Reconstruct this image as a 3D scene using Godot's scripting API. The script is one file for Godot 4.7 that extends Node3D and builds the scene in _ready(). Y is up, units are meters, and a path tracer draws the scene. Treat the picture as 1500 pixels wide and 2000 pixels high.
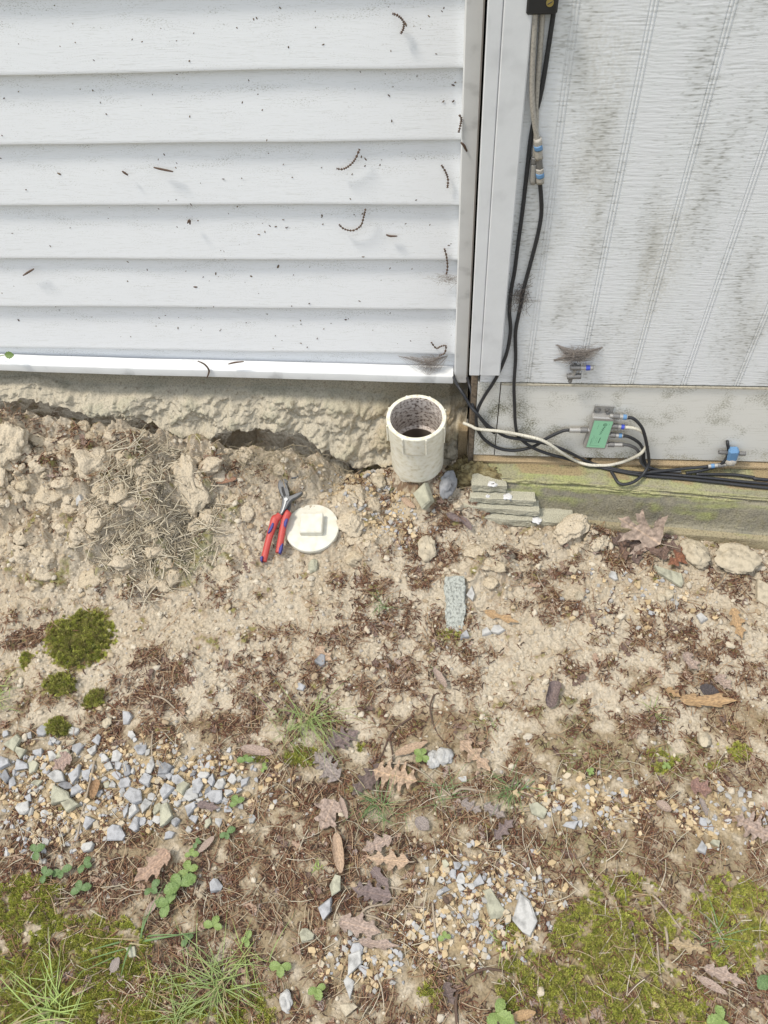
extends Node3D
# A cleanout pipe by a house wall: siding, panel wall, cables, soil, stones, leaves and small plants.

var rng := RandomNumberGenerator.new()
var used := {}
var M := {}

# ------------------------------------------------------------------ nodes
func numbered(called: String) -> String:
	var k: int = used.get(called, 0)
	used[called] = k + 1
	return called if k == 0 else "%s_%03d" % [called, k]

func tag(o: Node3D, label: String, category: String, group := "", kind := "") -> Node3D:
	if label: o.set_meta("label", label)
	if category: o.set_meta("category", category)
	if group: o.set_meta("group", group)
	if kind: o.set_meta("kind", kind)
	return o

func thing(called: String, label: String, category: String, group := "", xf := Transform3D()) -> Node3D:
	var o := Node3D.new()
	o.name = numbered(called)
	add_child(o)
	o.transform = xf
	tag(o, label, category, group, "thing")
	return o

func part(parent: Node3D, called: String, mesh: Mesh, m: Material, xf := Transform3D()) -> MeshInstance3D:
	var o := MeshInstance3D.new()
	o.name = called
	o.mesh = mesh
	o.material_override = m
	o.transform = xf
	parent.add_child(o, true)
	return o

func solo(called: String, mesh: Mesh, m: Material, label: String, category: String, group := "", xf := Transform3D()) -> MeshInstance3D:
	var o := MeshInstance3D.new()
	o.name = numbered(called)
	o.mesh = mesh
	o.material_override = m
	o.transform = xf
	add_child(o)
	tag(o, label, category, group, "thing")
	return o

# ------------------------------------------------------------------ meshes
func arrays(v: PackedVector3Array, nn: PackedVector3Array, ix: PackedInt32Array, uv = null, col = null) -> ArrayMesh:
	var a := []
	a.resize(Mesh.ARRAY_MAX)
	a[Mesh.ARRAY_VERTEX] = v
	a[Mesh.ARRAY_NORMAL] = nn
	if uv != null: a[Mesh.ARRAY_TEX_UV] = uv
	if col != null: a[Mesh.ARRAY_COLOR] = col
	a[Mesh.ARRAY_INDEX] = ix
	var m := ArrayMesh.new()
	m.add_surface_from_arrays(Mesh.PRIMITIVE_TRIANGLES, a)
	return m

# points in rows of nu; normals point along du x dv, or against it when flipped
func grid(p: PackedVector3Array, nu: int, nv: int, flip := false, wrap := false, uv = null, col = null) -> ArrayMesh:
	var nn := PackedVector3Array()
	nn.resize(nu * nv)
	var sg := -1.0 if flip else 1.0
	for j in nv:
		var j0 := maxi(j - 1, 0)
		var j1 := mini(j + 1, nv - 1)
		for i in nu:
			var i0 := i - 1
			var i1 := i + 1
			if wrap:
				i0 = (i0 + nu) % nu
				i1 = i1 % nu
			else:
				i0 = maxi(i0, 0)
				i1 = mini(i1, nu - 1)
			var c: Vector3 = (p[j * nu + i1] - p[j * nu + i0]).cross(p[j1 * nu + i] - p[j0 * nu + i])
			if c.length_squared() < 1e-20:
				c = (p[j1 * nu + i] - p[j0 * nu + i])
				var k := (j + 1) * nu + i if j == 0 else (j - 1) * nu + i
				c = (p[j * nu + i] - p[k]) * sg
			nn[j * nu + i] = c.normalized() * sg
	var ix := PackedInt32Array()
	var cols := nu if wrap else nu - 1
	for j in nv - 1:
		for i in cols:
			var a := j * nu + i
			var b := j * nu + (i + 1) % nu
			var c := a + nu
			var d := b + nu
			if flip: ix.append_array([a, b, c, b, d, c])
			else: ix.append_array([a, c, b, b, c, d])
	return arrays(p, nn, ix, uv, col)

func smooth_path(pts: Array, steps := 6) -> PackedVector3Array:
	var out := PackedVector3Array()
	var n := pts.size()
	for i in n - 1:
		var a: Vector3 = pts[maxi(i - 1, 0)]
		var b: Vector3 = pts[i]
		var c: Vector3 = pts[i + 1]
		var d: Vector3 = pts[mini(i + 2, n - 1)]
		for k in steps:
			out.append(b.cubic_interpolate(c, a, d, float(k) / steps))
	out.append(pts[n - 1])
	return out

func tube(path: PackedVector3Array, r0: float, r1 := -1.0, sides := 10, squash := 1.0, radii = null) -> ArrayMesh:
	if r1 < 0.0: r1 = r0
	var n := path.size()
	var p := PackedVector3Array()
	var up := Vector3(0.13, 0.9, 0.41).normalized()
	var t0 := (path[1] - path[0]).normalized()
	var n1 := up.cross(t0).normalized()
	if absf(up.dot(t0)) > 0.95: n1 = Vector3.RIGHT.cross(t0).normalized()
	for j in range(-1, n + 1):
		var jj := clampi(j, 0, n - 1)
		var t: Vector3 = (path[mini(jj + 1, n - 1)] - path[maxi(jj - 1, 0)]).normalized()
		n1 = (n1 - t * n1.dot(t)).normalized()
		var n2 := t.cross(n1)
		var r := lerpf(r0, r1, float(jj) / (n - 1))
		if radii != null: r = radii[jj]
		var end := j < 0 or j == n
		for i in sides:
			var th := TAU * i / sides
			var q := (n1 * cos(th) + n2 * sin(th)) * r
			if squash != 1.0: q.y *= squash
			p.append(path[jj] + (Vector3.ZERO if end else q))
	return grid(p, sides, n + 2, false, true)

# profile runs from the outer foot up, over the rim and down inside
func lathe(prof: Array, seg := 64, col = null) -> ArrayMesh:
	var p := PackedVector3Array()
	var uv := PackedVector2Array()
	for j in prof.size():
		for i in seg:
			var th := TAU * i / seg
			p.append(Vector3(prof[j].x * cos(th), prof[j].y, prof[j].x * sin(th)))
			uv.append(Vector2(float(i) / seg, prof[j].y * 10.0))
	return grid(p, seg, prof.size(), true, true, uv, col)

func flat(tris: Array, centre := Vector3.ZERO, convex := true) -> ArrayMesh:
	var v := PackedVector3Array()
	var nn := PackedVector3Array()
	var ix := PackedInt32Array()
	for t in tris:
		var a: Vector3 = t[0]
		var b: Vector3 = t[1]
		var c: Vector3 = t[2]
		var m := (c - a).cross(b - a)
		if m.length_squared() < 1e-22: continue
		m = m.normalized()
		if convex and m.dot((a + b + c) / 3.0 - centre) < 0.0:
			var s := b
			b = c
			c = s
			m = -m
		var k := v.size()
		v.append_array([a, b, c])
		nn.append_array([m, m, m])
		ix.append_array([k, k + 1, k + 2])
	return arrays(v, nn, ix)

func bevel_box(size: Vector3, b: float, wobble := 0.0) -> ArrayMesh:
	var h := size * 0.5
	var P := {}
	for sx in [-1, 1]:
		for sy in [-1, 1]:
			for sz in [-1, 1]:
				var w := Vector3(rng.randf_range(-1, 1), rng.randf_range(-1, 1), rng.randf_range(-1, 1)) * wobble
				var s := Vector3(sx, sy, sz)
				P[[sx, sy, sz, 0]] = s * (h - Vector3(0, b, b)) + w
				P[[sx, sy, sz, 1]] = s * (h - Vector3(b, 0, b)) + w
				P[[sx, sy, sz, 2]] = s * (h - Vector3(b, b, 0)) + w
	var T := []
	for s in [-1, 1]:
		var q := [[-1, -1], [1, -1], [1, 1], [-1, 1]]
		var f0 := []
		var f1 := []
		var f2 := []
		for k in q:
			f0.append(P[[s, k[0], k[1], 0]])
			f1.append(P[[k[0], s, k[1], 1]])
			f2.append(P[[k[0], k[1], s, 2]])
		for f in [f0, f1, f2]:
			T.append([f[0], f[1], f[2]])
			T.append([f[0], f[2], f[3]])
		for t in [-1, 1]:
			for e in [[P[[s, t, -1, 0]], P[[s, t, 1, 0]], P[[s, t, 1, 1]], P[[s, t, -1, 1]]], [P[[s, -1, t, 0]], P[[s, 1, t, 0]], P[[s, 1, t, 2]], P[[s, -1, t, 2]]], [P[[-1, s, t, 1]], P[[1, s, t, 1]], P[[1, s, t, 2]], P[[-1, s, t, 2]]]]:
				T.append([e[0], e[1], e[2]])
				T.append([e[0], e[2], e[3]])
			for u in [-1, 1]:
				T.append([P[[s, t, u, 0]], P[[s, t, u, 1]], P[[s, t, u, 2]]])
	return flat(T)

func box_between(a: Vector3, b: Vector3, bev: float, wobble := 0.0) -> Array:
	return [bevel_box(b - a, bev, wobble), Transform3D(Basis(), (a + b) * 0.5)]

# outline in x and z, from y0 to y1, upper edge drawn in by bev
func prism(poly: Array, y0: float, y1: float, bev: float) -> ArrayMesh:
	var n := poly.size()
	var pl := PackedVector2Array(poly)
	var area := 0.0
	for i in n: area += pl[i].cross(pl[(i + 1) % n])
	var sg := 1.0 if area > 0 else -1.0
	var inn := PackedVector2Array()
	for i in n:
		var e0 := (pl[i] - pl[(i + n - 1) % n]).normalized()
		var e1 := (pl[(i + 1) % n] - pl[i]).normalized()
		var nrm := -(Vector2(e0.y, -e0.x) + Vector2(e1.y, -e1.x)).normalized() * sg
		inn.append(pl[i] + nrm * bev)
	var T := []
	for i in n:
		var j := (i + 1) % n
		var a := Vector3(pl[i].x, y0, pl[i].y)
		var b := Vector3(pl[j].x, y0, pl[j].y)
		var c := Vector3(pl[j].x, y1 - bev, pl[j].y)
		var d := Vector3(pl[i].x, y1 - bev, pl[i].y)
		var e := Vector3(inn[j].x, y1, inn[j].y)
		var f := Vector3(inn[i].x, y1, inn[i].y)
		if sg > 0: T.append_array([[a, b, c], [a, c, d], [d, c, e], [d, e, f]])
		else: T.append_array([[a, c, b], [a, d, c], [d, e, c], [d, f, e]])
	var tri := Geometry2D.triangulate_polygon(inn)
	for k in range(0, tri.size(), 3):
		var a := inn[tri[k]]
		var b := inn[tri[k + 1]]
		var c := inn[tri[k + 2]]
		var up := (b - a).cross(c - a) > 0
		var t := [Vector3(a.x, y1, a.y), Vector3(b.x, y1, b.y), Vector3(c.x, y1, c.y)]
		if not up: t = [t[0], t[2], t[1]]
		T.append(t)
	var fixed := []
	for t in T: fixed.append([t[0], t[1], t[2]])
	return flat(fixed, Vector3.ZERO, false)

var sphere_tris := {}
func ball(level: int) -> Array:
	if sphere_tris.has(level): return sphere_tris[level]
	var T := []
	if level == 0:
		var o := [Vector3.UP, Vector3.DOWN, Vector3.LEFT, Vector3.RIGHT, Vector3.BACK, Vector3.FORWARD]
		for y in 2:
			for q in [[4, 3], [3, 5], [5, 2], [2, 4]]: T.append([o[y], o[q[0]], o[q[1]]])
	else:
		for t in ball(level - 1):
			var a: Vector3 = (t[0] + t[1]).normalized()
			var b: Vector3 = (t[1] + t[2]).normalized()
			var c: Vector3 = (t[2] + t[0]).normalized()
			T.append_array([[t[0], a, c], [a, t[1], b], [c, b, t[2]], [a, b, c]])
	sphere_tris[level] = T
	return T

# an angular stone: a ball cut by random planes, about one unit across
func stone(level: int, planes: int, sd: int, rough := 0.0, cut := Vector2(0.55, 0.95)) -> ArrayMesh:
	var r := RandomNumberGenerator.new()
	r.seed = sd
	var ns := []
	for k in planes:
		ns.append([Vector3(r.randfn(), r.randfn() * 0.8, r.randfn()).normalized(), r.randf_range(cut.x, cut.y)])
	var nz := FastNoiseLite.new()
	nz.seed = sd
	nz.frequency = 2.3
	var T := []
	for t in ball(level):
		var q := []
		for d in t:
			var rad := 1.0
			for pl in ns:
				var k: float = d.dot(pl[0])
				if k > 0.05: rad = minf(rad, pl[1] / k)
			rad *= 1.0 + rough * nz.get_noise_3dv(d)
			q.append(d * rad * 0.5)
		T.append(q)
	return flat(T)

# a split stone chip: an irregular outline with a chipped rim and uneven top, about one unit across
func shard(sd: int, sides: int) -> ArrayMesh:
	var r := RandomNumberGenerator.new()
	r.seed = sd
	var rings := []
	var tilt := Vector2(r.randf_range(-0.25, 0.25), r.randf_range(-0.25, 0.25))
	var rad := []
	var ang := []
	for i in sides:
		rad.append(r.randf_range(0.32, 0.58))
		ang.append(TAU * (i + r.randf_range(-0.32, 0.32)) / sides)
	for lv in [[-0.5, 0.86, 0.0], [-0.2, 1.0, 0.3], [0.34, 0.98, 0.8], [0.46, 0.86, 1.0]]:
		var ring := []
		for i in sides:
			var q: float = rad[i] * lv[1] * r.randf_range(0.93, 1.05)
			var p := Vector3(cos(ang[i]) * q, lv[0], sin(ang[i]) * q)
			p.y += (p.x * tilt.x + p.z * tilt.y + r.randf_range(-0.07, 0.07)) * lv[2]
			ring.append(p)
		rings.append(ring)
	var T := []
	for k in 3:
		for i in sides:
			var j := (i + 1) % sides
			var a: Vector3 = rings[k][i]
			var c: Vector3 = rings[k + 1][j]
			T.append([a, rings[k][j], c])
			T.append([a, c, rings[k + 1][i]])
	var top := Vector3(r.randf_range(-0.12, 0.12), 0.5, r.randf_range(-0.12, 0.12))
	for i in sides:
		T.append([rings[3][i], rings[3][(i + 1) % sides], top])
		T.append([rings[0][i], rings[0][(i + 1) % sides], Vector3(0, -0.5, 0)])
	return flat(T)

# a soft clod: smooth lumpy ball
func clod(nu: int, nv: int, sd: int, amp: float, fine: float) -> ArrayMesh:
	var nz := FastNoiseLite.new()
	nz.seed = sd
	nz.frequency = 1.1
	nz.fractal_octaves = 4
	var p := PackedVector3Array()
	for j in nv:
		var ph := PI * j / (nv - 1)
		for i in nu:
			var th := TAU * i / nu
			var d := Vector3(sin(ph) * cos(th), cos(ph), sin(ph) * sin(th))
			var k := 0.5 * (1.0 + amp * nz.get_noise_3dv(d) + fine * nz.get_noise_3dv(d * 5.0))
			p.append(d * k)
	return grid(p, nu, nv, false, true)

# ------------------------------------------------------------------ materials
func lin(r: float, g: float, b: float) -> Color:
	return Color(r, g, b).linear_to_srgb()

func mat(c: Color, rough := 0.8, metal := 0.0) -> StandardMaterial3D:
	var m := StandardMaterial3D.new()
	m.albedo_color = c
	m.roughness = rough
	m.metallic = metal
	m.cull_mode = BaseMaterial3D.CULL_DISABLED
	return m

func noise(freq: float, sd: int, oct := 4, type := FastNoiseLite.TYPE_SIMPLEX_SMOOTH) -> FastNoiseLite:
	var f := FastNoiseLite.new()
	f.noise_type = type
	f.frequency = freq
	f.seed = sd
	f.fractal_type = FastNoiseLite.FRACTAL_FBM if oct > 1 else FastNoiseLite.FRACTAL_NONE
	f.fractal_octaves = oct
	return f

func ntex(freq: float, sd: int, stops: Array, size := 512, oct := 4, type := FastNoiseLite.TYPE_SIMPLEX_SMOOTH) -> NoiseTexture2D:
	var t := NoiseTexture2D.new()
	t.width = size
	t.height = size
	t.seamless = true
	t.noise = noise(freq, sd, oct, type)
	var g := Gradient.new()
	var off := PackedFloat32Array()
	var col := PackedColorArray()
	for s in stops:
		off.append(s[0])
		col.append(s[1] if s[1] is Color else Color(s[1], s[1], s[1]))
	g.offsets = off
	g.colors = col
	t.color_ramp = g
	return t

func grain(m: StandardMaterial3D, albedo: Texture2D, bump: Texture2D, scale: float, relief: float, world := true) -> StandardMaterial3D:
	m.uv1_triplanar = true
	m.uv1_world_triplanar = world
	m.uv1_scale = Vector3.ONE * scale
	if albedo: m.albedo_texture = albedo
	if bump:
		m.heightmap_enabled = true
		m.heightmap_texture = bump
		m.heightmap_scale = relief
	return m

func picture(w: int, h: int, rgb: PackedByteArray) -> ImageTexture:
	return ImageTexture.create_from_image(Image.create_from_data(w, h, false, Image.FORMAT_RGB8, rgb))

func tinted(base: StandardMaterial3D, c: Color) -> StandardMaterial3D:
	var m: StandardMaterial3D = base.duplicate()
	m.albedo_color = c
	return m

func b8(x: float) -> int:
	return clampi(int(x * 255.0), 0, 255)

# vinyl course: u runs 1.2 m along the board, v from its upper to its lower edge
func siding_maps() -> Array:
	var w := 1024
	var h := 256
	var a := noise(0.27, 11, 4)
	var b := noise(0.012, 12, 3)
	var g := noise(1.0, 13, 2)
	var wv := noise(0.006, 14, 2)
	var al := PackedByteArray()
	var hm := PackedByteArray()
	al.resize(w * h * 3)
	hm.resize(w * h * 3)
	for y in h:
		var v := float(y) / h
		for x in w:
			var xe := minf(1.0, x / 80.0)
			var warp := wv.get_noise_2d(x, y * 0.3) * 16.0
			var gr := 0.25 * g.get_noise_2d(x * 0.008, (y + warp) * 0.2) + 0.9 * g.get_noise_2d(x * 0.02 + 91.0, (y + warp) * 0.6)
			var patch := b.get_noise_2d(x, y * 1.5) + 0.15
			var dens := 0.20 + 0.42 * exp(-v * 8.0) + 0.20 * exp(-pow((v - 0.34) / 0.2, 2.0))
			dens *= clampf(0.5 + 2.2 * patch, 0.05, 2.0)
			var s := a.get_noise_2d(x * 1.4, y * 0.75)
			var thr := 0.60 - 0.58 * dens
			var dk := clampf((s - thr) * 1.5, 0.0, 1.0) * 0.40
			dk += clampf((gr - 0.34) * 1.8, 0.0, 1.0) * 0.15
			var k := (y * w + x) * 3
			al[k] = b8(0.915 * (1.0 - dk) + 0.01)
			al[k + 1] = b8(0.927 * (1.0 - dk * 1.01) + 0.01)
			al[k + 2] = b8(0.945 * (1.0 - dk * 1.1) + 0.005)
			var hh := b8(0.5 + gr * 0.34 * xe)
			hm[k] = hh
			hm[k + 1] = hh
			hm[k + 2] = hh
	return [picture(w, h, al), picture(w, h, hm)]

# rough sawn panel: one metre by one metre
func panel_maps() -> Array:
	var w := 768
	var h := 768
	var g := noise(1.0, 21, 2)
	var p := noise(0.010, 22, 4)
	var f := noise(0.2, 23, 2)
	var al := PackedByteArray()
	var hm := PackedByteArray()
	al.resize(w * h * 3)
	hm.resize(w * h * 3)
	for y in h:
		for x in w:
			var wx := x / 768.0
			var wy := 0.3 + (1.0 - y / 768.0)
			var warp := p.get_noise_2d(x * 0.5, y * 0.5 + 400.0) * 5.0
			var l := 0.7 * g.get_noise_2d(x * 0.010, (y + warp) * 0.30) + 0.8 * g.get_noise_2d(x * 0.03, (y + warp) * 0.5 + 77.0)
			var pt := p.get_noise_2d(x * 1.4, y * 0.5)
			var st := 0.0
			for q in [[0.2, 0.75, 0.035, 0.20, 0.55], [0.345, 0.62, 0.035, 0.17, 0.8], [0.20, 1.0, 0.05, 0.09, 0.5], [0.13, 0.6, 0.03, 0.3, 0.35], [0.27, 0.42, 0.06, 0.08, 0.3], [0.55, 0.6, 0.05, 0.25, 0.3]]:
				var d: float = pow((wx - q[0]) / q[2], 2.0) + pow((wy - q[1]) / q[3], 2.0)
				if d < 4.0: st += q[4] * exp(-d) * clampf(0.6 + 1.1 * pt + 0.8 * f.get_noise_2d(x, y), 0.0, 1.3)
			var dk := clampf((l - 0.30 + pt * 0.35) * 1.0, 0.0, 0.85) * 0.20
			dk += clampf(f.get_noise_2d(x * 0.35, y * 1.6) - 0.38 + pt * 0.5, 0.0, 1.0) * 0.40
			dk += clampf(pt * 0.8, 0.0, 1.0) * 0.07
			var k := (y * w + x) * 3
			al[k] = b8(0.895 * (1.0 - dk) * (1.0 - 0.10 * st))
			al[k + 1] = b8(0.905 * (1.0 - dk * 1.02) * (1.0 - 0.115 * st))
			al[k + 2] = b8(0.915 * (1.0 - dk * 1.1) * (1.0 - 0.15 * st))
			var hh := b8(0.55 - l * 0.36)
			hm[k] = hh
			hm[k + 1] = hh
			hm[k + 2] = hh
	return [picture(w, h, al), picture(w, h, hm)]

# painted skirt board with mildew: 1 m by 0.25 m
func skirt_map() -> ImageTexture:
	var w := 1024
	var h := 256
	var g := noise(1.0, 31, 2)
	var p := noise(0.012, 32, 4)
	var f := noise(0.2, 33, 5)
	var al := PackedByteArray()
	al.resize(w * h * 3)
	for y in h:
		for x in w:
			var pt := p.get_noise_2d(x, y)
			var l := g.get_noise_2d(x * 0.01, y * 0.25)
			var s := f.get_noise_2d(x, y * 1.2)
			var dk := clampf(s * 0.7 - 0.16 + pt * 0.8, 0.0, 1.0) * 0.75 + clampf(l - 0.35, 0.0, 1.0) * 0.35
			var my := 0.0
			var ux := x / 1024.0
			var uy := y / 256.0
			for q in [[0.10, 0.35, 0.06, 0.25, 0.8], [0.16, 0.55, 0.05, 0.2, 0.9], [0.06, 0.75, 0.06, 0.2, 0.6], [0.3, 0.85, 0.12, 0.15, 0.5]]:
				var d: float = pow((ux - q[0]) / q[2], 2.0) + pow((uy - q[1]) / q[3], 2.0)
				my += q[4] * exp(-d)
			dk += my * clampf(s + 0.25 + pt, 0.0, 1.0) * 0.7
			var bare := clampf((uy - 0.9) * 6.0 + s * 2.0 + pt * 2.0 - 0.3, 0.0, 1.0) * 0.5
			dk = minf(dk, 0.75)
			var k := (y * w + x) * 3
			var c := Color(0.87, 0.865, 0.84).lerp(Color(0.36, 0.35, 0.27), dk).lerp(Color(0.68, 0.64, 0.50), bare)
			al[k] = b8(c.r)
			al[k + 1] = b8(c.g)
			al[k + 2] = b8(c.b)
	return picture(w, h, al)

# dead leaf: u along the midrib, v across
func leaf_map() -> ImageTexture:
	var w := 128
	var h := 128
	var f := noise(0.09, 41, 3)
	var al := PackedByteArray()
	al.resize(w * h * 3)
	for y in h:
		for x in w:
			var s := absf(y / 63.5 - 1.0)
			var t := x / 127.0
			var vein := 1.0 - clampf(s / 0.035, 0.0, 1.0)
			var ph := fposmod((t - s * 0.22) * 7.0, 1.0)
			vein = maxf(vein, (1.0 - clampf(absf(ph - 0.5) / 0.05, 0.0, 1.0)) * 0.55)
			var n := 0.82 + 0.22 * f.get_noise_2d(x, y)
			var k := (y * w + x) * 3
			al[k] = b8(n + vein * 0.15)
			al[k + 1] = b8(n + vein * 0.13)
			al[k + 2] = b8(n + vein * 0.08)
	return picture(w, h, al)

# printed label of the splitter: ring mark, script strokes and rows of small print
func label_map() -> ImageTexture:
	var im := Image.create(96, 192, false, Image.FORMAT_RGB8)
	im.fill(Color(0.58, 0.80, 0.66))
	var ink := Color(0.08, 0.22, 0.16)
	for k in 360:
		var a := TAU * k / 360.0
		for r in [9.0, 10.0]: im.set_pixel(60 + int(r * cos(a)), 26 + int(r * sin(a)), ink)
	for k in 9: im.fill_rect(Rect2i(56 + k % 5, 22 + k, 4, 1), ink)
	for k in 56:
		im.fill_rect(Rect2i(58 + int(5.0 * sin(k * 0.55)) - k / 6, 40 + k, 3 if k < 26 else 2, 2), ink)
	for k in 40: im.fill_rect(Rect2i(56 - k / 12 + int(2.0 * sin(k * 1.7)), 118 + k, 3, 1), ink)
	var r := RandomNumberGenerator.new()
	r.seed = 5
	for row in [[44, 112, 50], [36, 112, 56], [26, 108, 62], [20, 100, 72], [28, 20, 40], [80, 14, 18]]:
		for k in row[2]:
			if r.randf() < 0.62: im.set_pixel(row[0] - k / 18, row[1] + k, ink.lerp(Color(0.58, 0.80, 0.66), 0.25))
	im.fill_rect(Rect2i(14, 178, 52, 1), ink)
	im.fill_rect(Rect2i(14, 128, 1, 50), ink)
	return ImageTexture.create_from_image(im)

# ------------------------------------------------------------------ soil
var bank_knots := [Vector2(-3, 0.215), Vector2(-1.05, 0.21), Vector2(-0.93, 0.198), Vector2(-0.82, 0.158), Vector2(-0.72, 0.152), Vector2(-0.62, 0.105), Vector2(-0.5, 0.118), Vector2(-0.4, 0.114), Vector2(-0.3, 0.082), Vector2(-0.25, 0.045), Vector2(-0.2, 0.055), Vector2(-0.08, 0.092), Vector2(0.05, 0.085), Vector2(0.16, 0.03), Vector2(0.3, 0), Vector2(3, 0)]
var swells := [Vector4(-0.7027, 0.1856, 0.15, 0.052), Vector4(-0.6509, 0.2247, 0.07, 0.015), Vector4(-0.1073, 0.166, 0.06, -0.012), Vector4(-0.2142, 0.1838, 0.05, 0.02), Vector4(-0.08, 0.135, 0.06, 0.04), Vector4(0.1528, 0.2712, 0.018, -0.022), Vector4(-0.978, 0.1675, 0.12, 0.02)]
const FX0 := -1.30
const FX1 := 1.05
const FZ0 := -0.14
const FZ1 := 1.42
const CELL := 0.0023
var fnx := 0
var fnz := 0
var first_x := 0
var first_z := 0
var ground_nx := 0
var height := PackedFloat32Array()

const MX0 := -1.40
const MZ0 := -0.20
const MSTEP := 0.01
const MNX := 260
const MNZ := 175

func macro(x: float, z: float) -> float:
	var b := 0.0
	var n := bank_knots.size()
	if x <= bank_knots[0].x: b = bank_knots[0].y
	elif x >= bank_knots[n - 1].x: b = bank_knots[n - 1].y
	else:
		for i in n - 1:
			if x < bank_knots[i + 1].x:
				b = lerpf(bank_knots[i].y, bank_knots[i + 1].y, (x - bank_knots[i].x) / (bank_knots[i + 1].x - bank_knots[i].x))
				break
	var y := b * exp(-maxf(0.0, z - 0.06) / 0.19) - 0.02 * (minf(z, 2.0) - 0.25) - 0.1 * clampf((0.078 - z) / 0.03, 0.0, 1.0)
	for s in swells:
		var d: float = ((x - s.x) * (x - s.x) + (z - s.y) * (z - s.y)) / (s.z * s.z)
		if d < 9.0: y += s.w * exp(-d)
	return y

func ground_at(x: float, z: float) -> float:
	var fx := clampf((x - FX0) / CELL, 0.0, fnx - 1.01)
	var fz := clampf((z - FZ0) / CELL, 0.0, fnz - 1.01)
	var i := int(fx)
	var j := int(fz)
	fx -= i
	fz -= j
	var k := (j + first_z) * ground_nx + i + first_x
	return lerpf(lerpf(height[k], height[k + 1], fx), lerpf(height[k + ground_nx], height[k + ground_nx + 1], fx), fz)

func ground_normal(x: float, z: float, e := 0.012) -> Vector3:
	return Vector3(ground_at(x - e, z) - ground_at(x + e, z), 2.0 * e, ground_at(x, z - e) - ground_at(x, z + e)).normalized()

func patch(list: Array) -> PackedFloat32Array:
	var m := PackedFloat32Array()
	m.resize(MNX * MNZ)
	for e in list:
		var rx: float = e[2]
		var rz: float = e[3]
		var w: float = e[4] if e.size() > 4 else 1.0
		for j in range(maxi(0, int((e[1] - rz * 1.6 - MZ0) / MSTEP)), mini(MNZ, int((e[1] + rz * 1.6 - MZ0) / MSTEP) + 1)):
			for i in range(maxi(0, int((e[0] - rx * 1.6 - MX0) / MSTEP)), mini(MNX, int((e[0] + rx * 1.6 - MX0) / MSTEP) + 1)):
				var d := sqrt(pow((MX0 + i * MSTEP - e[0]) / rx, 2.0) + pow((MZ0 + j * MSTEP - e[1]) / rz, 2.0))
				var v := w * clampf(1.5 - d, 0.0, 1.0)
				var k := j * MNX + i
				m[k] = maxf(m[k], v)
	return m

func amount(m: PackedFloat32Array, x: float, z: float) -> float:
	var fx := clampf((x - MX0) / MSTEP, 0.0, MNX - 1.01)
	var fz := clampf((z - MZ0) / MSTEP, 0.0, MNZ - 1.01)
	var i := int(fx)
	var j := int(fz)
	fx -= i
	fz -= j
	var k := j * MNX + i
	return lerpf(lerpf(m[k], m[k + 1], fx), lerpf(m[k + MNX], m[k + MNX + 1], fx), fz)

var litter := PackedFloat32Array()
var moss := PackedFloat32Array()
var damp := PackedFloat32Array()
var grit := PackedFloat32Array()
var clods := PackedFloat32Array()
var straw := PackedFloat32Array()
var film := PackedFloat32Array()

func axis(a: float, b: float, far0: float, far1: float) -> Array:
	var left := []
	var right := []
	var s := CELL * 2.0
	var x := a
	while x > far0:
		x -= s
		s *= 1.35
		left.push_front(maxf(x, far0))
	var out := PackedFloat32Array()
	for q in left: out.append(q)
	var n := int((b - a) / CELL) + 1
	for i in n: out.append(a + i * CELL)
	x = a + (n - 1) * CELL
	s = CELL * 2.0
	while x < far1:
		x += s
		s *= 1.35
		out.append(minf(x, far1))
	return [out, left.size(), n]

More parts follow.
